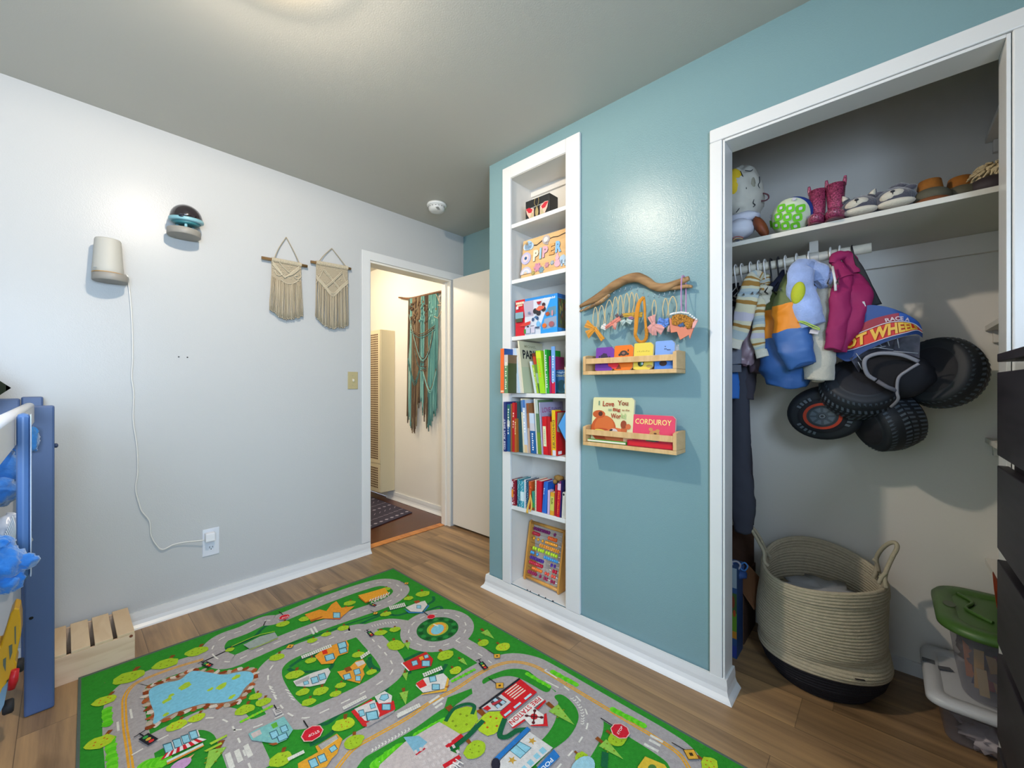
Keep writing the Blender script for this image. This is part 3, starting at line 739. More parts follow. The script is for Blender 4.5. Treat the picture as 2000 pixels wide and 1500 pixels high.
for x, y, r in ((650, 738, .02), (872, 738, .018), (960, 683, .014), (540, 825, .014), (568, 795, .010), (930, 805, .011), (800, 760, .010), (535, 910, .010)):
    ell((x, y), r * 1.1, r * .8, .5, '#a9c637', c3, 12, jit=.25, seed=x)
# trees
for x, y, k, r in ((310, 685, 0, .05), (535, 605, 0, .045), (720, 530, 0, .042), (168, 825, 2, .036), (142, 1075, 2, .038), (1075, 800, 0, .022), (1120, 835, 0, .026), (1010, 880, 0, .032), (600, 975, 2, .03), (722, 930, 2, .026),
                   (1205, 565, 0, .030), (1600, 390, 0, .028), (1415, 465, 0, .022), (1500, 428, 0, .022), (920, 520, 0, .018), (1240, 365, 0, .03), (1370, 335, 0, .028), (1640, 240, 0, .03), (1860, 155, 0, .025), (1860, 305, 0, .026),
                   (1310, 670, 0, .034), (1360, 775, 0, .024), (1465, 770, 0, .028), (1395, 835, 0, .024), (1585, 735, 0, .02), (1555, 785, 0, .02), (1405, 585, 0, .024), (1690, 550, 0, .026), (1770, 655, 0, .02), (1820, 420, 0, .026), (1910, 400, 0, .024), (1920, 500, 0, .036),
                   (1605, 970, 2, .036), (1660, 1080, 0, .03), (1225, 1180, 0, .034), (820, 1170, 1, .05)):
    tree(x, y, c3, r, 1.0, k)
for x, y, k, r in ((440, 150, 0, .04), (370, 172, 0, .026), (255, 250, 0, .024), (755, 345, 1, .04), (735, 390, 0, .028), (830, 410, 2, .034), (550, 450, 0, .038), (600, 525, 2, .026), (365, 400, 1, .028), (635, 480, 1, .026), (240, 340, 0, .024), (305, 325, 0, .024), (300, 395, 0, .034),
                   (350, 650, 1, .034), (355, 550, 1, .024), (625, 770, 0, .066), (775, 780, 2, .058), (1110, 735, 1, .05), (1390, 860, 0, .034), (1350, 905, 1, .04), (1215, 950, 0, .022), (695, 910, 0, .038), (105, 870, 0, .03), (60, 790, 2, .03), (1840, 985, 2, .03), (1155, 600, 1, .0)):
    if r: tree(x, y, c4, r, 1.45 if x > 500 else 1.1, k)
path([(550, 775), (590, 715), (650, 690), (690, 700), (680, 740)], c4, .014); path([(570, 915), (650, 855), (705, 800), (735, 770)], c4, .018)
path([(840, 760), (815, 840), (850, 850), (900, 820), (950, 815)], c4, .018); path([(1325, 1000), (1330, 925)], c4, .02)
# houses
def house(mp, wall, wcol, roof=None, rcol=None, wins=(), extra=()):
    if roof: shape(roof, rcol, mp)
    if wall: shape(wall, wcol, mp)
    for pts, col in extra: shape(pts, col, mp)
    for (x, y, w_, h_, a) in wins:
        ca, sa = math.cos(a), math.sin(a)
        for s_, col in ((1.25, '#3b6470'), (1.0, '#8cc4d2')):
            shape([(x + (ux * ca - uy * sa) * s_, y + (ux * sa + uy * ca) * s_) for ux, uy in ((-w_, -h_), (w_, -h_), (w_, h_), (-w_, h_))], col, mp)
house(c3, [(1300, 712), (1395, 670), (1420, 660), (1510, 632), (1525, 655), (1490, 725), (1400, 745), (1320, 742)], '#d3cdc6', None, None, [(1430, 705, 18, 16, -.3), (1475, 685, 18, 16, -.3), (1378, 722, 13, 9, -.3)], [([(1310, 718), (1395, 680), (1400, 700), (1320, 735)], '#b0a8a4')])
house(c3, [(1565, 655), (1625, 640), (1680, 590), (1720, 580), (1740, 610), (1720, 640), (1730, 670), (1700, 725), (1600, 700)], '#e09a34', None, None, [(1625, 685, 18, 14, -.3), (1685, 655, 16, 14, -.3), (1690, 695, 13, 13, 0)], [([(1605, 635), (1640, 622), (1655, 645), (1620, 658)], '#8f4a1e'), ([(1670, 600), (1720, 585), (1735, 605), (1690, 625)], '#cfc6bc')])
house(c3, [(1430, 560), (1470, 530), (1500, 515), (1550, 490), (1620, 465), (1635, 490), (1630, 540), (1570, 560), (1540, 605), (1470, 610)], '#e8992e', None, None, [(1520, 568, 24, 15, -.3), (1595, 495, 22, 15, -.3), (1600, 528, 20, 12, -.3)], [([(1470, 525), (1500, 520), (1510, 545), (1480, 552)], '#d8341c')])
house(c3, [(1370, 310), (1460, 280), (1500, 290), (1530, 250), (1560, 230), (1590, 270), (1670, 260), (1580, 335), (1480, 335), (1410, 350)], '#e2932c', [(1480, 335), (1580, 340), (1640, 275), (1620, 260)], '#c7401e', [(1562, 315, 18, 14, 0)], [([(1400, 345), (1480, 320), (1470, 330), (1410, 355)], '#a85a1c')])
house(c3, [(1690, 195), (1740, 182), (1850, 150), (1875, 182), (1735, 235)], '#e8a02e', [(1690, 205), (1735, 242), (1880, 190), (1870, 180)], '#b5641c')
for i in range(8): bar((1760 + i * 16, 232 - i * 6), (1768 + i * 16, 218 - i * 6), c3, .006)
house(c4, [(355, 218), (410, 195), (450, 185), (462, 205), (435, 240), (380, 238)], '#d9d2c8', [(345, 222), (380, 240), (440, 240), (465, 205), (472, 210), (440, 246), (370, 246)], '#3c7aa8', [(420, 215, 9, 7, 0)], [([(395, 188), (420, 182), (428, 192), (405, 200)], '#a04a22')])
house(c4, [(340, 490), (455, 435), (490, 470), (480, 505), (375, 528)], '#c92a26', [(332, 492), (340, 486), (382, 524), (370, 530)], '#e8e2dc', [(400, 490, 12, 10, -.3), (455, 492, 17, 12, 0), (457, 458, 9, 7, -.3)], [([(420, 462), (438, 455), (446, 470), (428, 478)], '#e8a02e')])
house(c4, [(405, 600), (410, 585), (450, 562), (540, 540), (560, 560), (545, 615), (440, 635)], '#dcd6ce', [(435, 640), (545, 618), (560, 560), (568, 570), (556, 628), (430, 646)], '#e2ac3c', [(488, 568, 14, 12, -.2), (503, 607, 16, 12, 0)], [([(405, 590), (440, 568), (460, 600), (425, 615)], '#d8302a'), ([(546, 608), (572, 596), (560, 612)], '#b5641c')])
house(c3, None, '#fff', [(1648, 895), (1770, 820), (1790, 840), (1905, 830), (1915, 880), (1740, 985), (1720, 985)], '#cf2a2a')
house(c3, [(1668, 880), (1790, 825), (1820, 905), (1808, 958), (1730, 950)], '#d8d0ca', None, None, [(1712, 905, 14, 16, -.3), (1778, 862, 13, 12, -.3), (1775, 920, 30, 22, -.2), (1860, 868, 22, 16, 0)], [([(1790, 805), (1850, 772), (1895, 800), (1890, 840), (1815, 848)], '#ddd6d0'), ([(1745, 990), (1905, 900), (1912, 885), (1740, 965)], '#a39c9a')])
for (x, y) in ((1845, 812),): shape([(x - 28, y + 10), (x - 15, y - 18), (x + 25, y - 24), (x + 32, y + 2), (x + 2, y + 22)], '#3b6470', c3); shape([(x - 24, y + 8), (x - 13, y - 15), (x + 22, y - 21), (x + 28, y + 1), (x + 2, y + 18)], '#8cc4d2', c3)
# market stall, teal house, orange house
house(cA, [(655, 440), (1035, 258), (1060, 330), (1020, 350), (690, 520)], '#d6cfc8', None, None, [(715, 455, 40, 42, -.3), (815, 405, 38, 40, -.3), (905, 360, 36, 38, -.3), (990, 315, 36, 38, -.3)])
for i in range(12):
    f = i / 12; g = (i + 1) / 12; x0, y0 = lerp(690, 1050, f), lerp(515, 345, f); x1, y1 = lerp(690, 1050, g), lerp(515, 345, g)
    X0, Y0 = lerp(610, 1110, f), lerp(570, 375 - 30, f); X1, Y1 = lerp(610, 1110, g), lerp(570, 345, g)
    shape([(x0, y0), (x1, y1), (X1 + 20, Y1 + 20), (X0 + 20, Y0 + 20)], '#cc2430' if i % 2 == 0 else '#e8dcd8', cA)
shape([(695, 600), (1090, 405), (1105, 435), (705, 640)], '#d98a34', cA); shape([(695, 596), (1088, 402), (1098, 425), (702, 618)], '#c9dcd2', cA)
shape([(880, 590), (1000, 520), (930, 605)], '#e0a878', cA); ell((850, 640), .026, .022, 0, '#c79ac2', cA)
shape([(1160, 405), (1350, 310), (1355, 330), (1180, 425)], '#a6c63a', cA); shape([(1100, 490), (1290, 395), (1300, 415), (1130, 500)], '#a6c63a', cA)
house(c3, [(1030, 1030), (1105, 990), (1120, 985), (1245, 925), (1300, 1005), (1260, 1065), (1200, 1090), (1050, 1068)], '#7fb9b4', None, None, [(1187, 1035, 20, 19, -.4), (1246, 1000, 18, 16, -.4), (1237, 1050, 27, 15, -.4)], [([(1045, 1030), (1100, 1003), (1112, 1030), (1060, 1058)], '#cbb8b0'), ([(1165, 975), (1200, 958), (1210, 985), (1180, 1000)], '#5fae3a'), ([(1150, 1090), (1200, 1082), (1210, 1092), (1180, 1100)], '#a0522a')])
house(cB, [(120, 905), (340, 780), (310, 720), (545, 580), (605, 640), (545, 800), (490, 850), (430, 944), (130, 990)], '#e0a030', None, None, [(290, 900, 38, 40, -.4), (385, 850, 36, 36, -.4), (503, 745, 34, 24, -.6)], [([(335, 705), (540, 590), (560, 630), (375, 760)], '#8a8480')])
for i in range(5): bar((350 + i * 8, 712 + i * 10), (538 + i * 4, 602 + i * 8), cB, .0018)
# picket fences
def fence(p, q, mp, n):
    for i in range(n):
        t_ = i / (n - 1); x, y = lerp(p[0], q[0], t_), lerp(p[1], q[1], t_); bar((x - 4, y - 9), (x + 4, y + 9), mp, .006)
    bar((p[0] - 3, p[1] - 4), (q[0] - 3, q[1] - 4), mp, .004); bar((p[0] + 3, p[1] + 5), (q[0] + 3, q[1] + 5), mp, .004)
fence((1355, 568), (1525, 500), c3, 15); fence((1605, 875), (1735, 808), c3, 12); fence((1275, 1182), (1360, 1140), c3, 7); fence((1710, 570), (1755, 540), c3, 5); fence((1930, 925), (2010, 885), c3, 7)
fence((445, 550), (530, 515), c4, 9); fence((322, 745), (422, 698), c4, 11); fence((280, 222), (350, 205), c4, 9)
# bridge / race grandstand on the far green
shape([(1000, 495), (1100, 445), (1190, 420), (1210, 450), (1120, 490), (1040, 520)], '#9aa39a', c3); path([(930, 505), (1080, 440), (1190, 415)], c3, .005, '#a9c637'); path([(1040, 525), (1210, 455)], c3, .005, '#a9c637')
# fire station
shape([(640, 150), (828, 300), (475, 590), (420, 520), (548, 408), (436, 320)], '#d22228', cC)
band([fl(cC(200, 478)), fl(cC(640, 150))], .009, '#23232a')
shape([(225, 470), (440, 322), (545, 405), (435, 495), (300, 500)], '#cfc8c4', cC); shape([(320, 410), (400, 345), (500, 405), (400, 480)], '#4c4446', cC)
for x, y in ((455, 410), (405, 450), (375, 385)): shape([(x - 30, y), (x, y - 24), (x + 32, y), (x, y + 26)], '#a9c8d4', cC)
shape([(330, 425), (430, 375), (450, 392), (350, 445)], '#b5323a', cC); shape([(240, 475), (290, 442), (330, 475), (290, 500)], '#d22228', cC)
for i in range(5): band([fl(cC(480 + i * 24, 305 + i * 17)), fl(cC(606 + i * 24, 208 + i * 17))], .0052, '#efd9c4')
for x, y in ((728, 345), (613, 440), (508, 525)): shape([(x - 44, y + 22), (x + 28, y - 36), (x + 46, y - 20), (x - 26, y + 38)], '#b9dbe2', cC)
shape([(505, 615), (845, 335), (905, 385), (790, 470), (900, 545), (895, 650), (755, 660), (690, 590), (560, 680)], '#e6ddd4', cC)
for pts in ([(810, 480), (915, 380), (925, 400), (838, 490)], [(545, 690), (690, 590), (705, 605), (580, 690)], [(755, 668), (945, 670), (930, 525), (905, 540), (900, 645), (765, 655)]): shape(pts, '#d22228', cC)
zt_ = layer(); RUG.use(pile('#c8202a'))
def rtext(s_, p, q, r, mp, col):
    """letters whose baseline runs p -> q, height towards r"""
    z = layer(); RUG.use(pile(col)); O, Q, R_ = fl(mp(*p)), fl(mp(*q)), fl(mp(*r)); O.z = Q.z = R_.z = z
    RUG.text(s_, O, Q - O, R_ - O, bold=.02)
rtext('FIRE STATION', (833, 350), (515, 620), (878, 382), cC, '#c8202a')
ell((795, 565), .013, .013, 0, '#c8202a', cC, 12); 
for a in range(4):
    d = fl(cC(795, 565)); an = a * PI / 2 + .6; e = d + Vector((math.cos(an), math.sin(an), 0)) * .026; band([d, e], .005, '#5a2024'); ell(e, .007, .006, an, '#5a2024', n=8)
# police station
shape([(745, 730), (1000, 905), (700, 1180), (330, 1180), (440, 1030)], '#d5d0ca', cC)
band([fl(cC(380, 1035)), fl(cC(740, 690))], .016, '#2a74b8')
shape([(1010, 920), (1075, 1000), (960, 1111), (860, 1200), (780, 1170)], '#2a74b8', cC)
for x, y, s_ in ((890, 935, 40), (825, 995, 36), (757, 1065, 38), (690, 1130, 36)): shape([(x - s_ * 1.15, y), (x, y - s_ * 1.05), (x + s_ * 1.15, y + s_ * .15), (x, y + s_ * 1.1)], '#8cc4d2', cC)
shape([(530, 935), (640, 835), (770, 905), (645, 1025)], '#3b6470', cC); shape([(538, 935), (640, 843), (760, 905), (645, 1016)], '#8cc4d2', cC); band([fl(cC(600, 875)), fl(cC(705, 960))], .002, '#3b6470')
def star(x, y, mp, r, col):
    c = fl(mp(x, y)); z = layer(); RUG.use(pile(col)); RUG.poly([(c.x + (r if i % 2 == 0 else r * .42) * math.cos(.3 + PI * i / 5), c.y + (r if i % 2 == 0 else r * .42) * math.sin(.3 + PI * i / 5), z) for i in range(10)])
star(775, 830, cC, .015, '#c79a3c'); star(558, 1040, cC, .015, '#c79a3c')
rtext('POLICE', (975, 1012), (780, 1215), (1010, 1045), cC, '#e8ecf0')
ell((380, 1085), .022, .014, .8, '#2c2a36', cC, 12)
# hospital / large pale building
shape([(350, 880), (520, 780), (630, 845), (560, 915), (625, 945), (560, 1070), (200, 1070), (230, 990)], '#c4b6b0', c4)
shape([(345, 855), (420, 848), (462, 880), (405, 940)], '#7fb0c2', c4); bar((405, 942), (462, 902), c4, .006, '#c02430')
for a, b_ in (((555, 905), (632, 845)), ((540, 1000), (622, 950))): bar(a, b_, c4, .015, '#c8202a')
zt_ = layer(); rtext('HO', (600, 960), (560, 1005), (640, 985), c4, '#e6ded6')
for i in range(7):
    for j in range(4): bar((400 + i * 24 + j * 20, 930 + j * 26 - i * 13), (412 + i * 24 + j * 20, 924 + j * 26 - i * 13), c4, .014, '#cfc3bd')
# light blue and yellow shapes at the near edge
ell((1220, 1010), .05, .03, 0, '#9bc6d0', c4, 18); shape([(1490, 1000), (1525, 950), (1620, 990), (1660, 1050), (1480, 1060)], '#dcb83a', c4); ell((1560, 1010), .016, .012, 0, '#4d7a3a', c4, 12)
# signs: stop signs, warning diamonds, traffic lights
def stop(x, y, mp, r, a, b_):
    band([fl(mp(*a)), fl(mp(*b_))], .004, '#262626'); c = fl(mp(x, y))
    for rr, col in ((r, '#e8b8b0'), (r * .9, '#d02030')):
        z = layer(); RUG.use(pile(col)); RUG.poly([(c.x + rr * math.cos(PI / 8 + PI * i / 4), c.y + rr * math.sin(PI / 8 + PI * i / 4), z) for i in range(8)])
stop(1415, 1030, c3, .034, (1362, 952), (1390, 995)); rtext('STOP', (1452, 1010), (1385, 1042), (1462, 1022), c3, '#efdad4')
stop(1248, 328, c3, .026, (1215, 295), (1240, 315)); rtext('STOP', (1270, 320), (1228, 333), (1273, 327), c3, '#efdad4')
stop(480, 265, c4, .022, (440, 238), (465, 258)); stop(1403, 825, c4, .032, (1308, 762), (1368, 800)); rtext('STOP', (1396, 845), (1418, 808), (1386, 836), c4, '#efdad4')
def diamond(x, y, mp, r, a, b_):
    band([fl(mp(*a)), fl(mp(*b_))], .0035, '#262626'); c = fl(mp(x, y))
    for rr, col in ((r * 1.12, '#4c3a1a'), (r, '#e2a83a'), (r * .35, '#4a3418')):
        z = layer(); RUG.use(pile(col)); RUG.poly([(c.x + rr, c.y, z), (c.x, c.y + rr, z), (c.x - rr, c.y, z), (c.x, c.y - rr, z)])
diamond(802, 458, c4, .017, (755, 428), (790, 450)); diamond(815, 603, c4, .019, (760, 565), (800, 594)); diamond(1750, 940, c4, .022, (1655, 882), (1730, 925)); diamond(360, 102, c4, .014, (330, 92), (350, 100)); diamond(1282, 505, c3, .016, (1283, 492), (1282, 500)); diamond(1795, 305, c3, .013, (1765, 290), (1790, 300))
def light(x, y, mp, s_, ang):
    c = fl(mp(x, y)); d = Vector((math.cos(ang), math.sin(ang), 0)); n = Vector((-d.y, d.x, 0)); z = layer(); RUG.use(pile('#25252b'))
    RUG.poly([(p.x, p.y, z) for p in (c + d * s_ * 1.7 + n * s_ * .8, c + d * s_ * 1.7 - n * s_ * .8, c - d * s_ * 1.7 - n * s_ * .8, c - d * s_ * 1.7 + n * s_ * .8)])
    band([c + d * s_ * 1.7, c + d * s_ * 3.2], .004, '#25252b'); band([c + d * s_ * 3 + n * s_ * .9, c + d * s_ * 3 - n * s_ * .9], .004, '#25252b')
    for k, col in ((1, '#3aa04a'), (0, '#e0b040'), (-1, '#d0302c')): ell(c + d * s_ * k, s_ * .42, s_ * .42, 0, col, n=10)
light(430, 1065, c3, .017, 1.9); light(785, 615, c3, .014, 1.9); light(1765, 430, c3, .013, 1.5); light(1780, 255, c3, .011, 1.9); light(735, 505, c4, .014, 1.3)
z = layer(); shape([(1175, 885), (1215, 870), (1235, 905), (1195, 925)], '#c9c2bc', c3); band([fl(c3(1185, 860)), fl(c3(1200, 885))], .004, '#262626')
for k in range(3): bar((1190 + k * 3, 890 + k * 9), (1222 + k * 3, 880 + k * 9), c3, .003, '#3a3634')
rtext('LIBRARY', (1870, 192), (1762, 236), (1874, 204), c3, '#e6e0d0')
# loose threads and dirt specks on the pile
rs = random.Random(3)
for i in range(60):
    u, v = rs.random(), rs.random(); p = lerp(lerp(ins[0], ins[1], u), lerp(ins[3], ins[2], u), v); RUG.use(pile(rs.choice(['#c9c4b4', '#7a6a4a', '#b8d8b0'])))
    a = rs.uniform(0, 6); s_ = rs.uniform(.0015, .003); RUG.poly([(p.x + s_ * math.cos(a + k), p.y + s_ * math.sin(a + k), RZ + 8e-6 * (Lay.n + 2)) for k in (0, 2, 4)])
rug = build('play_rug', RUG, fixn=False)
# printed polygons must face up
me = rug.data; bm = bmesh.new(); bm.from_mesh(me)
for f in bm.faces:
    if abs(f.normal.z) > .9 and f.normal.z < 0 and f.calc_center_median().z > .006: f.normal_flip()
bm.to_mesh(me); bm.free()
tag(rug, 'green play rug printed with grey roads, houses, pond and fire station on the plank floor', 'rug')

# ================================================================ things in the bookcase
def PB(px, py, X=1.69): return PX(px, py, X)
class Frame:
    """flat frame: origin O, u right, v up, n towards the viewer"""
    def __init__(s, O, u, v):
        s.O, s.u, s.v = Vector(O), Vector(u), Vector(v); s.n = s.u.cross(s.v).normalized(); s.k = 0
    def P(s, x, y, d=0): return s.O + s.u * x + s.v * y + s.n * d
    def poly(s, b, pts, col, rough=.5):
        s.k += 1; b.use(M(col, rough=rough)); b.poly([s.P(x, y, .0002 * s.k) for x, y in pts])
    def rect(s, b, x0, y0, x1, y1, col, rough=.5): s.poly(b, [(x0, y0), (x1, y0), (x1, y1), (x0, y1)], col, rough)
    def disc(s, b, x, y, rx, ry, col, n=16, a0=0, rough=.5): s.poly(b, [(x + rx * math.cos(a) * math.cos(a0) - ry * math.sin(a) * math.sin(a0), y + rx * math.cos(a) * math.sin(a0) + ry * math.sin(a) * math.cos(a0)) for a in [2 * PI * i / n for i in range(n)]], col, rough)
    def text(s, b, t, x, y, w_, h, col, bold=.01, rot=0):
        s.k += 1; b.use(M(col, rough=.5))
        U, V = (s.u * w_, s.v * h) if not rot else (s.v * w_ * rot, s.u * h * -rot)
        b.text(t, s.P(x, y, .0002 * s.k), U, V, bold)

# black keepsake box with a butterfly
SH1 = SHZ[0]
A = PX(1026.3, 428, 1.685); B_ = PX(1073, 410.5, 1.685)
t = thing('keepsake_box', (1.71, (A.y + B_.y) / 2, SH1), 'black box with a red butterfly on the top shelf of the bookcase', 'box')
b = MB(M('#1b1e20', rough=.45)); b.box((1.686, B_.y, SH1 + .0005), (1.76, A.y, SH1 + .105)); part('box_body', b, t, bevel=.002)
fr = Frame((1.6855, A.y, SH1), (0, -(A.y - B_.y), 0), (0, 0, .105)); b = MB()
fr.poly(b, [(.12, .55), (.9, .60), (.9, .625), (.12, .575)], '#b9c4c4')
for sgn, x in ((-1, .36), (1, .62)):
    fr.poly(b, [(x, .52), (x + sgn * .2, .66 if sgn > 0 else .6), (x + sgn * .34, .62), (x + sgn * .30, .35), (x + sgn * .2, .1), (x, .05)], '#e8b8a4')
    fr.poly(b, [(x + sgn * .05, .48), (x + sgn * .2, .63), (x + sgn * .34, .60), (x + sgn * .22, .36), (x + sgn * .1, .34)], '#c01a30')
    fr.poly(b, [(x + sgn * .02, .3), (x + sgn * .1, .34), (x + sgn * .18, .05), (x + sgn * .02, .02)], '#b9ac84')
part('butterfly', b, t, 'red and cream butterfly')
b = MB(M('#a08e5c', rough=.6)); b.lathe([(0, 0), (.010, .012), (.012, .028), (.008, .044), (.005, .05), (0, .054)], (1.682, lerp(A.y, B_.y, .5), SH1 + .001), seg=12, scale=(.4, 1)); 
for sg in (-1, 1): b.tube(bez([(1.682, lerp(A.y, B_.y, .5), SH1 + .05), (1.68, lerp(A.y, B_.y, .5) + sg * .014, SH1 + .075), (1.682, lerp(A.y, B_.y, .5) + sg * .012, SH1 + .1)], 4), .0016, 5)
part('pendant', b, t)

# wooden name puzzle, tilted on shelf 2
z = SHZ[1]
t = thing('name_puzzle', (1.72, 1.33, z), 'wooden name puzzle board reading PIPER leaning on the second shelf', 'toy')
BL, BR, TL, TR = PX(1017, 541, 1.70), PX(1109.5, 524, 1.70), PX(1022, 471.5, 1.722), PX(1111.8, 448.5, 1.722)
BL.z = BR.z = z + .0015
BR.y = max(BR.y, NY0 + .008); TR.y = BR.y; TL.y = BL.y - .006
u = BR - BL; v = (TL - BL); v.y = 0; hgt = v.length; TLp = BL + v; 
b = MB(wood('ply', '#dcb680', '#cda36c', (2, 2, 14), .45)); nn = u.cross(v).normalized() * .007
b.hexa([BL - nn, BR - nn, BR, BL, BL + v - nn, BR + v - nn, BR + v, BL + v]); part('board', b, t, bevel=.002)
fr = Frame(BL, u, v)
def piece(name, fn, lab=None):
    b = MB(); fn(b); return part(name, b, t, lab)
W_, H_ = u.length, hgt
# groove for the balloon
piece('groove', lambda b: [fr.poly(b, p, '#3c2814') for p in ([(.22, .80), (.32, .78), (.42, .84), (.5, .9), (.5, .92), (.41, .87), (.32, .81), (.22, .83)], [(.55, .84), (.66, .86), (.76, .84), (.9, .87), (.97, .86), (.97, .88), (.9, .9), (.76, .865), (.66, .885), (.55, .865)])])
def slab(b, pts, col, th=.004):
    b.use(M(col, rough=.45)); b.prism([fr.P(x, y, .0005) for x, y in pts], fr.n * th)
def circ(x, y, r, n=16, sq=1.0): return [(x + r * math.cos(a) / W_ * .2, y + r * sq * math.sin(a) / H_ * .2) for a in [2 * PI * i / n for i in range(n)]]
def cloud(b): [slab(b, circ(x, y, r), c) for x, y, r, c in ((.09, .82, .10, '#b9cfe2'), (.14, .84, .13, '#9cc0e0'), (.19, .81, .10, '#b9cfe2'), (.10, .90, .05, '#e0b25a'))]; slab(b, [(.07, .76), (.22, .76), (.22, .82), (.07, .82)], '#a8c6e2')
piece('cloud_piece', cloud)
piece('target_piece', lambda b: (slab(b, circ(.10, .52, .17), '#b9b4d4'), slab(b, circ(.10, .52, .11), '#d9c6c8', .005), slab(b, circ(.10, .52, .045), '#2b5a86', .006)))
def rainbow(b):
    for r, c, h in ((.2, '#c0bccc', .003), (.15, '#e2d6dc', .004), (.10, '#b9c8dc', .005), (.06, '#e0c2a4', .006)):
        slab(b, [(.115 + r * math.cos(a) / W_ * .2, .12 + r * math.sin(a) / H_ * .2) for a in [PI * i / 12 for i in range(13)]], c, h)
piece('rainbow_piece', rainbow)
piece('balloon_piece', lambda b: (slab(b, circ(.52, .86, .12), '#b5aaa8'), slab(b, circ(.52, .86, .07), '#dcd4d0', .005), slab(b, [(.51, .74), (.57, .72), (.56, .80), (.52, .80)], '#b5aaa8')))
x0 = .26
for ch, w_, col in (('P', .115, '#e2dac2'), ('I', .042, '#9cc6dc'), ('P', .115, '#d8a6b4'), ('E', .11, '#e0a060'), ('R', .12, '#7fb2dc')):
    b = MB(M(col, rough=.4)); hh = .28; b_ = MB(M('#4a3626', rough=.6))
    zo = .40 + (x0 - .3) * .14
    for d in (.0035, .001): 
        b2 = b if d > .002 else b_
        b2.text(ch, fr.P(x0 + (.004 if d < .002 else 0), zo - (.008 if d < .002 else 0), d), fr.u * w_, fr.v * hh, bold=.055)
    lt = part('letter', b, t); part('recess_shade', b_, lt)  # flat dark copy, offset down right, paints the shade in the letter's recess
    x0 += w_ + .022
for i, (x, y, r, c) in enumerate(((.37, .22, .10, '#c98aa0'), (.46, .13, .07, '#7a98a4'), (.57, .22, .06, '#c08a94'), (.68, .24, .05, '#9aa6b0'), (.28, .1, .05, '#a89a5c'))):
    def fl_(b, x=x, y=y, r=r, c=c):
        slab(b, circ(x, y, r * .8, 12), c)
        for k in range(6): slab(b, circ(x + math.cos(k * 1.047) * r * .9 / W_ * .2, y + math.sin(k * 1.047) * r * .9 / H_ * .2, r * .38, 8), c, .0045)
    piece('flower_piece', fl_)
piece('bunny_piece', lambda b: (slab(b, circ(.79, .2, .10), '#d8a8b4'), slab(b, circ(.78, .33, .06), '#d8a8b4', .005), slab(b, circ(.775, .4, .03, 8, 2), '#d8a8b4')))
piece('elephant_piece', lambda b: (slab(b, circ(.90, .26, .12), '#a9c4dc'), slab(b, [(.86, .1), (.89, .1), (.89, .25), (.86, .25)], '#a9c4dc'), slab(b, [(.93, .1), (.96, .1), (.96, .25), (.93, .25)], '#a9c4dc'), slab(b, circ(.96, .36, .05), '#e0b25a', .005)))

# toy box with the vehicles picture
z = SHZ[2]
A = PX(1006.5, 654.5, 1.672); B_ = PX(1090, 648, 1.678)
t = thing('toy_set_box', (1.70, (A.y + B_.y) / 2, z), 'red and blue boxed toy vehicle set on the third bookcase shelf', 'box')
hh = .196; yA = min(A.y, NY1 - .012); yB = 1.2175
b = MB(M('#2f86c8', rough=.35)); b.box((1.674, yB, z + .0008), (1.745, yA, z + hh)); part('carton', b, t)
fr = Frame((1.6738, yA, z + .001), (0, yB - yA, 0), (0, 0, hh - .001)); b = MB()
R_ = fr.rect; R_(b, 0, 0, .24, 1, '#c9182a', .35); R_(b, .24, .93, 1, 1, '#2a86d0', .35)
fr.poly(b, [(.24, 0), (.62, 0), (.86, .93), (.24, .93)], '#ccd2dc', .35); fr.poly(b, [(.24, .5), (.45, .5), (.45, .93), (.2, .93)], '#b4a8b8', .35)
fr.poly(b, [(.86, .93), (.66, .35), (.62, .2), (.62, 0), (1, 0), (1, .93)], '#2a94dc', .35)
fr.poly(b, [(.74, .42), (.97, .46), (.97, .68), (.8, .66)], '#5c88a0'); fr.poly(b, [(.68, .1), (.98, .14), (.98, .42), (.71, .38)], '#8a9cb4')
fr.text(b, 'playmobil', .68, .865, .27, .075, '#e8eef4', .02); [R_(b, .02 + i * .029, .88, .042 + i * .029, .94, '#f0e8c8') for i in range(7)]; [R_(b, .05 + i * .024, .82, .068 + i * .024, .865, '#e8d8b0') for i in range(6)]
for x, y, rx, ry, c in ((.50, .62, .05, .075, '#26262c'), (.58, .56, .055, .075, '#26262c'), (.70, .64, .05, .07, '#26262c'), (.70, .76, .04, .05, '#3a2226'), (.45, .40, .028, .05, '#2c4c74'), (.555, .42, .03, .05, '#2c4c74'), (.33, .21, .025, .04, '#26262c'), (.79, .5, .045, .05, '#a8481c'), (.72, .2, .05, .06, '#d86a24'), (.88, .22, .06, .07, '#a05a60'), (.9, .5, .02, .08, '#c88a90'), (.58, .26, .045, .08, '#6cb0e0')): fr.disc(b, x, y, rx, ry, c)
fr.poly(b, [(.52, .66), (.6, .74), (.72, .72), (.72, .66), (.6, .6)], '#d8664c'); fr.poly(b, [(.54, .86), (.66, .86), (.62, .78), (.57, .78)], '#a81c2c'); fr.poly(b, [(.12, .27), (.22, .33), (.40, .37), (.38, .28), (.25, .24)], '#d03a30'); fr.poly(b, [(.47, .44), (.54, .5), (.55, .42)], '#3c6c9c')
R_(b, .02, .48, .22, .65, '#7fa4b0'); R_(b, .03, .38, .2, .48, '#44503c'); R_(b, .04, .74, .1, .82, '#d8d4d8'); R_(b, .29, .04, .39, .2, '#b8bcd4'); R_(b, .41, .04, .5, .24, '#c4c0d0'); R_(b, .24, .04, .29, .16, '#3f8a3c'); R_(b, .52, .15, .61, .19, '#3c4c6c'); R_(b, .4, .22, .49, .235, '#3a3c50'); R_(b, .34, .57, .4, .62, '#6c7ca0')
part('front_print', b, t)
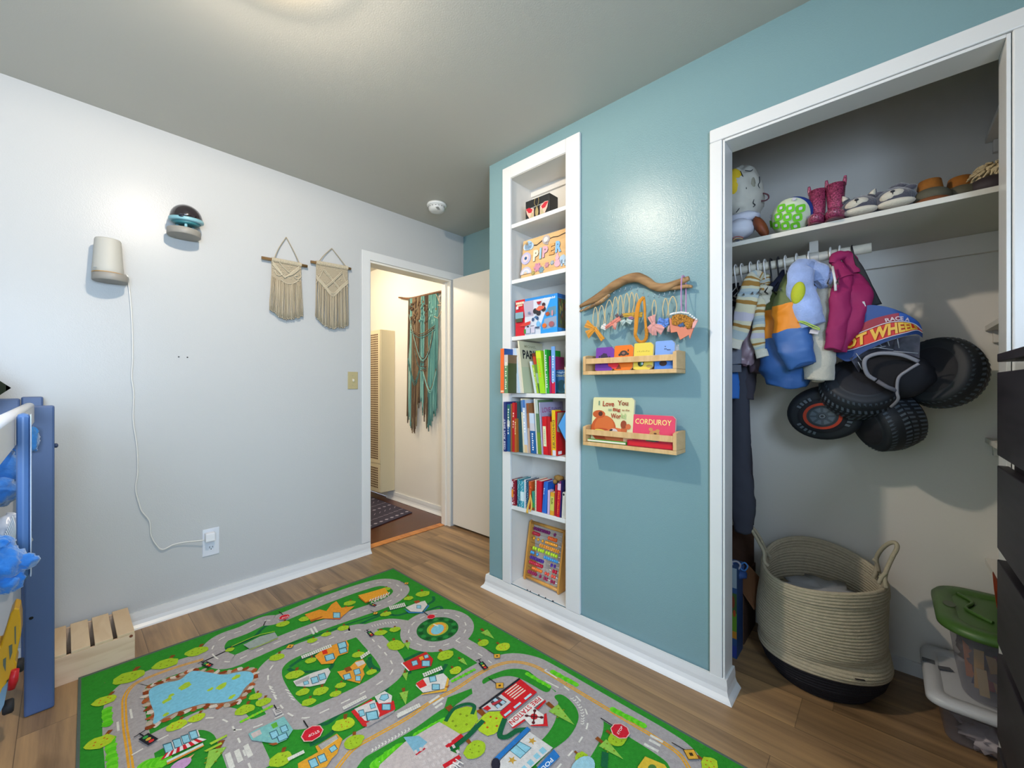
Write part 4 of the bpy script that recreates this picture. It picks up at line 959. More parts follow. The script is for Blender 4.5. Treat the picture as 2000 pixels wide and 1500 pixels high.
fs = Frame((1.6742, yB - .0002, z + .001), (.07, 0, 0), (0, 0, hh - .001)); b = MB()
fs.rect(b, 0, .9, 1, 1, '#2464ac'); fs.rect(b, 0, 0, 1, .12, '#2a8ad4'); fs.rect(b, .05, .12, .95, .88, '#58604c')
for k in range(26):
    rr = random.Random(k); fs.disc(b, rr.uniform(.12, .88), rr.uniform(.16, .84), .09, .06, rr.choice(['#6c7c3c', '#7a4a34', '#a49a54', '#4c5a5c', '#8c6a4c']), 7)
part('side_print', b, t)
# jar in the shadow behind the box
t = thing('trinket_jar', (1.79, 1.17, z), 'small brown and yellow jar behind the boxed toy set', 'jar')
b = MB(M('#8c7a3c', rough=.3)); b.lathe([(.0, 0), (.018, .002), (.021, .03), (.02, .09), (.012, .105), (.012, .12)], (1.79, 1.170, z + .0005), seg=20); part('jar_body', b, t)
b = MB(M('#7a3c1c', rough=.4)); b.lathe([(.0215, .002), (.0225, .01), (.0225, .035), (.0215, .04)], (1.79, 1.170, z + .0005), seg=20); part('band', b, t)

# ---------------------------------------------------------------- books
ROW = {}
LEGIBLE = ('TIME FOR BED', 'DINOSAURS')
def ratio(px): d = ray(px, 755); return d[1] / d[0]
def book(x0, x1, ytop, ybot, zs, col, label, lean=0.0, depth=.13, X=1.685, title=None, tcol='#f0ece0', extra=None, cover=None, grp=None, cap=None, name='book', tsz=.6, toff=.2, bands=(), tilt=0, rcol=None):
    """spine between photograph columns x0..x1 at the shelf, standing on zs; lean = shift of its top in pixels to the left"""
    X = min(X, ROW.get(grp, 1.529) / ratio(x0) - .0003)
    if X * ratio(x1) < 1.159: X = max(X, 1.674)
    ROW[grp] = X * ratio(x1); depth = min(depth, 1.850 - X)
    L_, R_ = PX(x0, 755, X), PX(x1, 755, X); th = L_.y - R_.y; d = ray((x0 + x1) / 2, 755)[0]; h = (ybot - ytop) * X / d
    t = thing(name, (X, (L_.y + R_.y) / 2, zs), label, 'book', grp)
    sh = -(PX(x0 - lean, 755, X).y - L_.y) * -1  # shift of the top along y
    top = Vector((0, sh, math.sqrt(max(h * h - sh * sh, 1e-6)))); O = Vector((X, L_.y, zs + .0012))
    r_ = Vector((0, -th, 0)); bk = Vector((depth, 0, 0)); ct = min(.0025, th * .22)
    cv = MB(M(col, rough=.35)); e = Vector((0, -ct, 0))
    cv.hexa([O, O + e, O + e + bk, O + bk, O + top, O + e + top, O + e + bk + top, O + bk + top])
    q = O + r_; cv.hexa([q - e, q, q + bk, q - e + bk, q - e + top, q + top, q + bk + top, q - e + bk + top])
    s_ = Vector((ct, 0, 0)); cv.hexa([O + e, q - e, q - e + s_, O + e + s_, O + e + top, q - e + top, q - e + s_ + top, O + e + s_ + top])
    part('cover', cv, t)
    pg = MB(M('#d9d2c0', rough=.8)); i_ = top.normalized() * .003; s3 = Vector((ct, 0, 0)); bb = bk - Vector((.003, 0, 0)); e2 = e * 1.02
    pg.hexa([O + e2 + s3 + i_, q - e2 + s3 + i_, q - e2 + bb + i_, O + e2 + bb + i_, O + e2 + s3 + top - i_, q - e2 + s3 + top - i_, q - e2 + bb + top - i_, O + e2 + bb + top - i_]); part('pages', pg, t)
    fr = Frame(O + Vector((-.0002, 0, 0)), r_, top)
    if bands or title or extra:
        b = MB()
        for (v0, v1, c) in bands: fr.rect(b, 0, v0, 1, v1, c)
        if title and title not in LEGIBLE:      # print too small to read in the photograph: plain marks
            st = min(.055, (1 - toff) / (len(title) + 1))
            for i, ch in enumerate(title):
                if ch != ' ': q_ = .14 * ((i * 7) % 3); fr.rect(b, .5 - tsz * .38, 1 - toff - i * st - st * .62, .5 + tsz * (.38 - q_), 1 - toff - i * st, tcol)
        elif title:
            fr.k += 1; b.use(M(tcol, rough=.5)); b.text(title, fr.P(.5 + .5 * tsz * .9, 1 - toff, .0002 * fr.k) , -fr.v * min(.62, .075 * len(title) + .1), -fr.u * tsz * -1 * -.9, .01)
        if extra: extra(fr, b)
        part('spine_print', b, t)
    if cover:
        fc = Frame(O + r_ - Vector((0, .0002, 0)), bk, top)   # right cover, facing -y
        b = MB(); cover(fc, b); part('cover_print', b, t)
    return t
G1_, G2_, G3_ = 'picture books on the fourth shelf', 'picture books on the fifth shelf', 'board books on the sixth shelf'
zs = SHZ[3]
def forest(f, b):
    f.rect(b, 0, 0, 1, 1, '#3f4a24'); f.rect(b, 0, .78, 1, 1, '#7c6248'); f.rect(b, .4, 0, 1, .6, '#2c2c26')
    for k in range(9): rr = random.Random(k); f.disc(b, rr.uniform(.3, .8), rr.uniform(.1, .8), .07, .05, rr.choice(['#a85a2c', '#c99a4c', '#8c3a30', '#5c7a3c']), 8)
# the two left books stand forward over the frame: they sit in the opening, spines proud of the shelf
book(977.5, 984.5, 681, 768, zs, '#e8641c', 'orange thin book at the left end of the fourth shelf', X=1.572, depth=.26, grp=G1_, extra=lambda f, b: f.rect(b, .1, .02, .9, .06, '#f4c8a0'), cover=lambda f, b: f.rect(b, 0, 0, 1, 1, '#1c4f94'))
book(985, 992, 693, 768, zs, '#5f8a58', 'green speckled book with a dark forest cover, second from the left on the fourth shelf', X=1.596, depth=.24, title='OUT AND ABOUT', tcol='#e4e6cc', grp=G1_, bands=((.72, 1, '#c9beb4'),), cover=forest)
def book_w(x0, x1, yt, c, lab, lean=0, **k): return book(x0, x1, yt, 770, zs, c, lab, lean, grp=G1_, **k)
book_w(1008.8, 1012.6, 681, '#c3cad6', 'thin pale blue-grey picture book leaning left next to the forest book', 8.5)
book_w(1013.2, 1016.4, 681, '#dddcd6', 'thin off-white picture book with a blue edge leaning left', 8.5, bands=((0, 1, '#b9cede'),))
book_w(1017, 1020, 681, '#d8d2c6', 'thin cream picture book leaning on the large PAR book', 8.5)
def par(f, b):
    f.rect(b, 0, 0, 1, 1, '#c9c4a6'); f.rect(b, 0, 0, .5, .5, '#b9c0a0')
    f.text(b, 'PARK', .10, .66, .62, .17, '#20242c', .03); f.text(b, 'MICHAEL', .2, .88, .5, .05, '#8c8a6c')
book(1020.6, 1023.5, 665, 769, zs, '#d9d3b8', 'large cream picture book with black capital letters PAR leaning on the fourth shelf', 10, grp=G1_, depth=.2, cover=par)
ROW[G1_] = 1.42
book_w(1044, 1048.5, 706, '#c8d4d8', 'slim pale blue book leaning left beside the lime books', 10, X=1.68, depth=.10)
book_w(1048.8, 1052.5, 713, '#9ec22c', 'slim lime green book leaning left, shortest of the lime books', 10, X=1.676, depth=.1, title='GOING PLACES', tcol='#e8f0b0', toff=.1)
book_w(1053, 1059.5, 689, '#6a8a3c', 'leaning book with a red-brown top and green jungle spine', 14, X=1.682, depth=.12, bands=((.72, 1, '#b8401c'), (.92, 1, '#6c2c14'), (.25, .5, '#9cb4a4'), (0, .22, '#4c7a4c')))
book_w(1054.8, 1064.5, 685, '#9ad21e', 'bright lime green thick book leaning left in the middle of the fourth shelf', 9, X=1.672, depth=.12, title='PEEKABOO', tcol='#e0a81c', tsz=.45, bands=((.82, .97, '#c8d428'),))
book_w(1066, 1067.2, 684, '#dedad0', 'very thin white book beside the bright green book', 4, X=1.686, depth=.12)
book_w(1067.6, 1072.5, 684, '#1f9a34', 'bright green book with white spine lettering left of the magenta book', 5, X=1.68, depth=.12, title='BEDTIME RHYMES', tcol='#dff0dc', tsz=.5, toff=.12)
book_w(1073.6, 1076.5, 697, '#9c2060', 'narrow magenta book against the blue night book', 1.5, X=1.690, depth=.12)
book_w(1077.5, 1084.5, 678, '#6a9ad4', 'blue book with a crimson foot on its spine', 1, X=1.676, depth=.004, bands=((0, .24, '#c8143c'),), title='NIGHT NIGHT', tcol='#cfe0f4', tsz=.5)
def night(f, b):
    f.rect(b, 0, 0, 1, 1, '#2a5686'); f.rect(b, .02, .02, .98, .55, '#1f5a74'); f.disc(b, .38, .32, .24, .26, '#17414c'); f.disc(b, .62, .3, .1, .16, '#4c94d0'); f.rect(b, .0, 0, 1, .06, '#24484c')
    f.text(b, 'Night', .1, .84, .5, .09, '#a9c4d8'); f.text(b, 'Dino-Snore', .08, .71, .84, .10, '#b4bc94')
t = thing('book', (1.70, 1.2, zs), 'dark blue night picture book with a dinosaur facing the room on the fourth shelf', 'book', G1_)
y0_, y1_ = PX(1084.8, 700, 1.70).y, PX(1112, 700, 1.70).y
b = MB(M('#28588c', rough=.35)); b.box((1.70, 1.1475, zs + .001), (1.716, y0_, zs + .121)); part('cover', b, t)
fr = Frame((1.6998, y0_, zs + .001), (0, -(y0_ - 1.1475) , 0), (0, 0, .12)); b = MB(); night(fr, b); part('cover_print', b, t)
book_w(1103, 1107.5, 718, '#d8ceb4', 'small cream book in front of the dark blue night book', 0, X=1.676, depth=.02)
book_w(1108, 1111.5, 720, '#b01c34', 'small dark red book at the right end of the fourth shelf', 0, X=1.676, depth=.02)

zs = SHZ[4]
def b2(x0, x1, yt, c, lab, lean=0, yb=None, **k):
    yb = yb if yb else lerp(880, 891, (x0 - 998) / 114)
    return book(x0, x1, yt, yb, zs, c, lab, lean, grp=G2_, **k)
b2(983.5, 988, 780, '#27336c', 'navy book lettered TIME FOR BED at the left end of the fifth shelf', 0, 877, X=1.590, depth=.25, title='TIME FOR BED', tcol='#e0e0ec', toff=.34, tsz=.7)
b2(990.8, 995.5, 786, '#1e5a8a', 'blue and green book second from the left on the fifth shelf', 0, 879, X=1.614, depth=.23, bands=((.52, .65, '#cfd0c0'), (.65, .98, '#2c6c5c')), title='BLACK BEAR', tcol='#f0f0e8', toff=.1, tsz=.6)
b2(997.2, 1000, 786, '#8a5a2c', 'thin brown book left of the red books on the fifth shelf', 0, X=1.68)
b2(1000.6, 1005, 784, '#b8181c', 'bright red book near the left of the fifth shelf', 0, X=1.676, title='GO DOG', tcol='#f0d0c0', toff=.2)
b2(1005.4, 1009, 815, '#a8601c', 'short brown-orange book right of the red book', 1, X=1.674, title='STORIES', tcol='#f0d8a0', toff=.1)
b2(1013.5, 1020.5, 782, '#1f4a50', 'tall dark teal book leaning left on the fifth shelf', 6, X=1.676)
b2(1021.8, 1024.5, 777, '#d8cfb0', 'cream edged book with a blue top leaning left', 5, X=1.68, bands=((.75, .97, '#4c74a8'),))
b2(1025, 1031, 779, '#bcc8dc', 'pale blue picture book with white lettering leaning left', 6, X=1.676, title='THE MOON', tcol='#f4f4f4', toff=.2, bands=((0, .15, '#d8b88c'), (.85, 1, '#3a6cb0')))
b2(1032, 1036, 786, '#9c6a44', 'brown barked spine book next to a library label', 4, X=1.68, bands=((.8, 1, '#8a4c24'), (0, .5, '#b9a08c')))
b2(1037, 1047.5, 805, '#1d5a96', 'blue paperback with a white library label wrapped round its spine', 4.5, X=1.672, title='CHILDREN', tcol='#e8ecf4', toff=.5, tsz=.35, bands=((.56, .75, '#c4c2c8'), (.75, 1, '#c0cede'),))
b2(1048.3, 1050.5, 777, '#d8d2c4', 'thin pale book before the green meadow book', 6, X=1.68)
b2(1051, 1058, 779, '#5a7a54', 'green meadow picture book leaning left on the fifth shelf', 8, X=1.676, bands=((0, .4, '#6c8c24'), (.75, 1, '#b0bcb4')))
def love(f, b): f.rect(b, 0, 0, 1, 1, '#a9a4c0'); f.text(b, 'LOVE', .08, .80, .36, .10, '#a4487c', .02); f.text(b, 'THINGS', .48, .80, .44, .09, '#7a5a94', .02)
b2(1058.2, 1060, 784, '#b4b0c8', 'lavender picture book with pink lettering behind the red books', 6, depth=.2, cover=love)
b2(1061.5, 1070.5, 812, '#c8141c', 'red book with a pale label standing left of the yellow dinosaur book', 3, X=1.67, extra=lambda f, b: (f.rect(b, .1, .22, .75, .75, '#e0e2b4'), [f.rect(b, .36, .28 + i * .045, .50, .305 + i * .045, '#6c7a4c') for i in range(9)]), depth=.05)
b2(1071, 1076.5, 812, '#b01820', 'plain red book between the labelled red book and the orange edge', 2.5, X=1.672, depth=.05)
b2(1076.9, 1079, 822, '#d88c1c', 'thin orange book against the yellow dinosaur book', 2, X=1.674, depth=.05)
b2(1079.4, 1085.8, 804, '#e2b81c', 'yellow book lettered DINOSAURS on the fifth shelf', 2, 893, X=1.668, depth=.05, title='DINOSAURS', tcol='#2c2c2c', toff=.22, tsz=.7, bands=((0, .12, '#d8d4dc'),))
b2(1086.3, 1088.5, 806, '#c4141e', 'red book with a tan patched cover right of the yellow dinosaur book', 1.5, 893, depth=.15, cover=lambda f, b: (f.poly(b, [(0, .55), (.05, .97), (.5, .97), (.45, .62), (.3, .5)], '#a8967c'), f.rect(b, .05, .03, .25, .10, '#e8e0e0')))
ROW[G2_] = 1.2
# small blue book leaning diagonally on top of the others
t = thing('book', (1.672, 1.17, zs + .07), 'small light blue board book leaning diagonally at the right of the fifth shelf', 'book', G2_)
fp = [PX(x, y, 1.660) for x, y in ((1105, 861), (1090.5, 831), (1107, 799.5), (1111.5, 798), (1111.5, 845))]
b = MB(M('#4c94d0', rough=.4)); b.prism(fp, (.006, 0, 0)); part('cover', b, t)
b = MB(M('#1c2c5c', rough=.4)); a1, a2 = fp[0], fp[1]; b.prism([a1, a2, a2 + Vector((0, .002, -.002)), a1 + Vector((0, .002, -.002))], (.007, 0, 0)); part('spine', b, t, 'dark blue spine')
b2(1106.8, 1111.8, 838, '#c81c24', 'red book with a purple lettered edge at the right end of the fifth shelf', 0, 894, X=1.672, depth=.03, extra=lambda f, b: (f.rect(b, .55, 0, 1, .8, '#e0601c'), f.rect(b, 0, .4, .3, .95, '#7a2450')))

zs = SHZ[5]
def b3(x0, x1, yt, c, lab, lean=0, **k):
    yb = lerp(985.3, 1017, (x0 - 998) / 114)
    k.setdefault('depth', .09)
    return book(x0, x1, yt, yb, zs, c, lab, lean, grp=G3_, **k)
def dots(c2, n=14, seed=1):
    def f_(f, b):
        rr = random.Random(seed)
        for k in range(n): f.disc(b, rr.uniform(.15, .85), (k + .5) / n, .10, .018, c2, 8)
    return f_
b3(999, 1006.5, 936, '#8c1c30', 'dark red spotted board book at the left end of the sixth shelf', 0, X=1.668, extra=lambda f, b: (dots('#e4c8cc', 18)(f, b), f.rect(b, .15, .32, .6, .62, '#e0881c'), f.rect(b, .15, .72, .55, .95, '#dcc8cc'), f.rect(b, .2, .06, .6, .13, '#e8d8dc')))
b3(1010.5, 1016, 935, '#2f8494', 'teal dotted board book, left of the teal pair on the sixth shelf', 0, X=1.668, extra=dots('#cfe4e8', 18, 2), bands=((0, .35, '#1f6c84'),))
b3(1016.4, 1023.5, 939, '#3f9cb0', 'lighter teal dotted board book with a white band, right of the teal pair', 0, X=1.668, extra=dots('#dcecf0', 18, 3), bands=((.25, .6, '#cfe4e8'),))
b3(1024, 1026.5, 937, '#d8d6da', 'white board book edge right of the teal pair', 0, X=1.68)
b3(1027, 1032, 938, '#24506c', 'navy dotted board book right of the white edge', 0, X=1.672, extra=dots('#bcd4e0', 16, 4))
b3(1032.8, 1037.5, 941, '#cc5a24', 'orange and red figure board book on the sixth shelf', 0, X=1.676, extra=lambda f, b: f.disc(b, .5, .8, .35, .06, '#b03028'))
b3(1039, 1044, 960, '#38927c', 'short green board book between the orange and cream books', 0, X=1.67, bands=((0, .15, '#9c4c24'), (.15, .4, '#3ca44c')))
b3(1045, 1047.3, 938, '#e2d6b8', 'cream speckled spine of the large red board book', 0, X=1.67, extra=dots('#8a3c2c', 12, 5))
b3(1047.8, 1057.5, 939, '#c4142c', 'wide crimson board book in the middle of the sixth shelf', -.5, X=1.67)
b3(1058.5, 1061.6, 941, '#2864bc', 'blue board book spine left of the Where is Spot book', -4, X=1.672, title='SPOT', tcol='#d8e4f4')
b3(1062, 1067.5, 941, '#1f5cb8', 'blue board book lettered Where is Spot on the sixth shelf', -3, X=1.674, bands=((0, 1, '#2468c4'),))
t = thing('book', (1.70, 1.27, zs), 'dark blue board book cover lettered Where behind the small books', 'book', G3_)
y0_, y1_ = PX(1063, 950, 1.712).y, PX(1081, 950, 1.712).y
b = MB(M('#1c50a4', rough=.35)); b.box((1.715, y1_, zs + .001), (1.725, y0_, zs + .142)); part('cover', b, t)
fr = Frame((1.7148, y0_, zs + .085), (0, y1_ - y0_, 0), (0, 0, .055)); b = MB(); fr.text(b, 'Where', .08, .55, .7, .3, '#cfdcf0'); fr.text(b, 'Spot', .05, .1, .6, .3, '#e8ecf4', .02); part('cover_print', b, t)
b3(1069, 1073, 958, '#c8b0d4', 'short lilac board book in front of the Where cover', -1, X=1.67, depth=.035)
b3(1074, 1081.5, 962, '#d89a28', 'short yellow and orange board book next to the lilac one', -1, X=1.67, depth=.035, bands=((.2, .82, '#c8cc5c'),), title='SEEDS', tcol='#5a5a24', toff=.25)
b3(1082.5, 1085.8, 948, '#a81c2c', 'dark red board book left of the tall red and pink one', -2, X=1.672)
b3(1086.5, 1092.5, 944, '#c8182c', 'tall red board book with orange lettering and a pale top', -3, X=1.668, bands=((.8, 1, '#d8b8cc'),), title='FARM ANIMALS', tcol='#e0702c', toff=.26, tsz=.6)
b3(1093, 1096, 941, '#2a2460', 'dark purple starry board book right of the tall red one', 0, X=1.69, bands=((.5, 1, '#7a2468'),))
b3(1097, 1104.5, 962, '#cfcac0', 'off-white folded paper booklet with a panda mark', -2, X=1.668, extra=lambda f, b: (f.disc(b, .3, .92, .22, .05, '#1c1c1c'), f.rect(b, .4, .1, .46, .8, '#a49e92'), f.rect(b, .7, .1, .76, .85, '#b4aea4')))
b3(1106, 1111.8, 932, '#dcdce0', 'tall white board book with a panda foot at the right end of the sixth shelf', 0, X=1.668, extra=lambda f, b: (f.disc(b, .35, .08, .3, .04, '#16161a'), f.disc(b, .5, .3, .12, .014, '#3c3a5c'), f.disc(b, .5, .92, .12, .014, '#4c3a5c')))
# yellow hanging tag / ribbon over the shelf edge, and a brown toy on the books
t = thing('ribbon_bookmark', (1.66, 1.4, zs), 'yellow fabric ribbon hanging over the edge of the sixth shelf', 'ribbon')
b = MB(M('#dcae4c', rough=.8, bump=.3, bs=200)); pts = [PX(x, y, 1.66) for x, y in ((1036, 966), (1034, 978), (1031, 990), (1029.5, 1002))]
b.tube(bez(pts, 5), [.002, .006, .006, .008], 8, r2=.0015, up=(1, 0, 0)); pts = [PX(x, y, 1.658) for x, y in ((1036, 966), (1038, 980), (1038, 992), (1035, 999))]; b.tube(bez(pts, 5), [.002, .006, .005, .004], 8, r2=.0015, up=(1, 0, 0)); part('ribbon', b, t)
b = MB(M('#e0501c', rough=.6)); b.ball(PX(1036.5, 953, 1.662), (.004, .006, .008), 12, 8); part('knot', b, t, 'orange knot')
b = MB(M('#8a6a34', rough=.9, bump=1, bs=150)); b.ball(PX(1092, 934, 1.74), (.02, .028, .016), 16, 10, noise_=.3); b.ball(PX(1084, 941, 1.725), (.012, .014, .012), 12, 8, noise_=.2)
tag(build('plush_toy', b), 'small brown fuzzy toy lying on top of the board books', 'toy')

# ---------------------------------------------------------------- abacus on the bottom
z0 = SHZ[6]
t = thing('abacus', (1.74, 1.3, z0), 'wooden abacus with rows of bright plastic beads at the bottom of the bookcase', 'abacus')
AW = wood('abacus_wood', '#d49a48', '#bf8436', (6, 6, 1.5), .35)
yl, yr = 1.502, 1.252; xf, xt, zt_ = 1.738, 1.800, z0 + .315    # front foot and top of the frame
FL, FR_ = Vector((xf + .006, yl - .004, z0 + .001)), Vector((xf - .006, yr + .006, z0 + .001)); TLv, TRv = Vector((xt + .004, yl - .012, zt_)), Vector((xt - .004, yr + .002, zt_))
for a, c, nm in ((FL, TLv, 'side_panel'), (FR_, TRv, 'side_panel')):
    b = MB(AW); w_ = .011; bk = Vector((min(NX - .006, c.x + .078), a.y, a.z))
    pts = [a, bk, Vector((bk.x, a.y, a.z + .02)), Vector((c.x + .02, a.y, c.z - .004)), Vector((c.x + .006, a.y, c.z + .006)), Vector((c.x - .010, a.y, c.z - .004)), Vector((a.x - .004, a.y, a.z + .014))]
    b.prism([p + Vector((0, w_ / 2, 0)) for p in pts], (0, -w_, 0)); part(nm, b, t, bevel=.003)
b = MB(AW); b.tube([TLv + Vector((.002, 0, -.006)), TRv + Vector((.002, 0, -.006))], .009, 14); part('top_rail', b, t)
b = MB(AW); p, q = lerp(FL, TLv, .06), lerp(FR_, TRv, .06); b.tube([p + Vector((.004, 0, 0)), q + Vector((.004, 0, 0))], .009, 14); part('bottom_rail', b, t)
rows = [('#7a1560', [0.02, .085, .15, .215, .28, .345, .41, .475, .54, .74]), ('#c81434', [.0, .05, .1, .15, .2, -.56, -.62, -.68, -.74, -.80]), ('#e8a028', [.05, .2, .36, -.48, -.54, -.6, -.66, -.72, -.78, -.84]), ('#eb9a30', [.30, .37, .45, .52, .59, .66, .72, .78, .85, .92]), ('#b8dc28', [.08, .16, .27, .35, .42, .54, .62, .72, .80, .88]),
        ('#3c98d8', [.02, .09, .24, .50, .57, .64, .71, .78, .85, .92]), ('#4a2490', [.03, .09, .15, .21, .27, .33, .39, .45, .76, .86]), ('#c01838', [.02, .08, .14, .20, .26, .32, .38, .44, .84, .92]), ('#f07a1c', [.14, .2, .26, .32, .38, .44, -.6, -.68, -.82, -.90]), ('#a01850', [.02, .08, .15, .21, .27, .43, .58, .66, .82, .90])]
alt = {1: '#f0641c', 2: '#f0a028', 8: '#e8503c'}
proto = {}
for i, (c, xs) in enumerate(rows):
    f = .885 - i * .082; P_, Q_ = lerp(FL, TLv, f), lerp(FR_, TRv, f); P_ = P_ + Vector((.006, -.006, 0)); Q_ = Q_ + Vector((.006, .006, 0))
    b = MB(M('#c9c9cc', rough=.25, metal=.9)); b.tube([P_, Q_], .0012, 6); part('rod', b, t)
    for x in xs:
        cc = c if x >= 0 else alt.get(i, c); q = lerp(P_, Q_, .05 + .9 * abs(x)); key = (cc, i % 3)
        if key not in proto:
            b = MB(M(cc, rough=.15, coat=.4)); o_ = ORG[t]
            if i % 3 == 0:
                for a in range(5): b.ball(o_ + Vector((math.cos(a * 1.257) * .006, 0, math.sin(a * 1.257) * .006)), (.0045, .0055, .0045), 8, 6)
                b.ball(o_, (.006, .006, .006), 8, 6)
            elif i % 3 == 1: b.ball(o_, (.0105, .0075, .0105), 14, 8)
            else: b.lathe([(0, -.007), (.005, -.006), (.0100, 0), (.005, .006), (0, .007)], o_, (0, 1, 0), 14)
            o = part('bead', b, t); proto[key] = o; o.location = q - o_
        else:
            o = proto[key].copy(); COL.objects.link(o); o.location = q - ORG[t]
b = MB(M('#2c2c30', rough=.7))
for x, y, w_ in ((1030, 1154, 4), (1036, 1156, 3), (1052.5, 1163.5, 5), (1065.5, 1169, 4), (1080, 1175, 6)):
    q = PX(x, y, 1.6655); 
    b.obox((1.6655, q.y, .0785), (.004, .002, 0), (0, w_ * .0009, 0), (0, 0, .0004))
tag(build('trim_6', b), None, None, None, 'structure')

# ================================================================ on the teal wall: spice-rack shelves, books, driftwood and headbands
BIR = wood('birch', '#d6b07c', '#c59c66', (3, 14, 3), .4)
def rack(z0, front_top, label):
    """wall rack: two ends, bottom board, front rail"""
    t = thing('wall_book_rack', (1.62, .8, z0), label, 'wall shelf', 'wooden book racks on the blue wall')
    ya, yb = 1.004, 0.588; x0, x1 = 1.572, 1.668
    b = MB(BIR); b.box((x0, yb, z0), (x1, ya, z0 + .016)); part('bottom_board', b, t, bevel=.0015)
    for y in (ya, yb + .014):
        b = MB(BIR); b.prism([(x0, y, z0 + .0165), (x1, y, z0 + .0165), (x1, y, z0 + .088), (x0 + .03, y, z0 + .088), (x0, y, z0 + .082)], (0, -.014, 0)); part('end_panel', b, t, bevel=.0015)
    b = MB(BIR); b.box((x0 + .001, yb + .0145, z0 + front_top - .024), (x0 + .010, ya - .0145, z0 + front_top)); part('front_rail', b, t, bevel=.001)
    b = MB(BIR); b.box((x1 - .012, yb + .0145, z0 + .0165), (x1 - .001, ya - .0145, z0 + .035)); part('back_rail', b, t, bevel=.001)
    return t
rack(1.212, .072, 'upper small wooden book rack holding four colourful board books')
rack(0.898, .072, 'lower small wooden book rack holding the bear book and a red book')
def flat_book(x0, x1, zb, h, col, label, lean=.012, th=.012, xb=1.592, fn=None, zr=0.0, grp=None, dy=0):
    """board book facing the room; x0,x1 photograph columns of its lower corners"""
    yl, yr = PX(x0, 755, xb).y, PX(x1, 755, xb).y
    t = thing('board_book', (xb + .01, (yl + yr) / 2, zb), label, 'book', grp)
    O, u, v = Vector((xb, yl, zb + .0008)), Vector((0, yr - yl, 0)), Vector((lean, 0, h)); n = Vector((th, 0, -lean * th / h * 0))
    c_ = .012
    def cr(d): return [O + d + u * (c_ / u.length), O + d + u * (1 - c_ / u.length), O + d + u + v * (c_ / v.length), O + d + u + v * (1 - c_ / v.length), O + d + u * (1 - c_ / u.length) + v, O + d + v + u * (.004 / u.length), O + d + v * (1 - .004 / v.length), O + d + v * (.004 / v.length)]
    b = MB(M(col, rough=.3)); b.prism(cr(Vector((0, 0, 0))), n * .2); part('front_cover', b, t)
    b = MB(M('#d8d0bc', rough=.7)); b.prism(cr(n * .2), n * .6); part('pages', b, t)
    b = MB(M(col, rough=.3)); b.prism(cr(n * .8), n * .2); part('back_cover', b, t)
    if fn: 
        f = Frame(O - Vector((.0002, 0, 0)), u, v); b = MB(); fn(f, b); part('cover_art', b, t)
    return t
z1, z2 = 1.2285, 0.9145
UG = 'board books in the upper rack'
def bug(f, b):
    for x, y, r in ((.35, .62, .08), (.45, .68, .08), (.55, .66, .08), (.62, .58, .07), (.40, .55, .09), (.52, .56, .1), (.22, .6, .045), (.78, .56, .05)): f.disc(b, x, y, r, r * .9, '#26183a')
    f.disc(b, .85, .28, .14, .13, '#d82c34'); f.disc(b, .30, .3, .04, .03, '#26183a')
flat_book(1162, 1197.5, z1, .103, '#6c3494', 'purple board book with a dark bug, leftmost in the upper rack', fn=bug, grp=UG)
def crab(f, b):
    f.disc(b, .5, .68, .2, .11, '#2c2420'); f.disc(b, .5, .68, .09, .05, '#8a5a4c'); f.disc(b, .3, .62, .07, .05, '#2c2420'); f.disc(b, .72, .64, .07, .05, '#2c2420'); f.disc(b, .74, .78, .03, .05, '#2c2420')
    f.disc(b, .5, .35, .22, .05, '#c8401c'); f.disc(b, .05, .22, .22, .16, '#d82c34'); f.poly(b, [(.15, .05), (.42, .06), (.3, .25)], '#7a2c18')
flat_book(1198, 1235, z1, .106, '#e0701c', 'orange board book with a dark crab, second in the upper rack', fn=crab, grp=UG)
def owl(f, b):
    for k in range(7): f.rect(b, .18 + k * .10, .66, .20 + k * .10, .69 + .02 * (k % 2), '#6a5a2c')
    f.disc(b, .40, .24, .16, .13, '#23301c'); f.disc(b, .43, .22, .07, .07, '#3c8c4c'); f.disc(b, .48, .22, .05, .05, '#b8cce0'); f.poly(b, [(.5, .34), (.75, .42), (.78, .36), (.55, .26)], '#3c3020'); f.disc(b, .85, .12, .16, .05, '#a88a4c')
flat_book(1236.5, 1274, z1, .110, '#dcc44c', 'yellow board book with a round dark bird, third in the upper rack', fn=owl, grp=UG)
def sheep(f, b):
    f.rect(b, 0, 0, 1, .5, '#3c74c4'); f.disc(b, .45, .2, .2, .1, '#3a2420'); f.rect(b, .15, .38, .95, .50, '#5c9ce0')
    for x, y in ((.5, .78), (.48, .69), (.55, .69), (.62, .655), (.68, .65), (.75, .65)): f.rect(b, x, y, x + .05, y + .03, '#23283c')
flat_book(1278, 1316, z1, .112, '#7a9cd4', 'light blue board book with dark lettering marks, rightmost in the upper rack', fn=sheep, grp=UG)
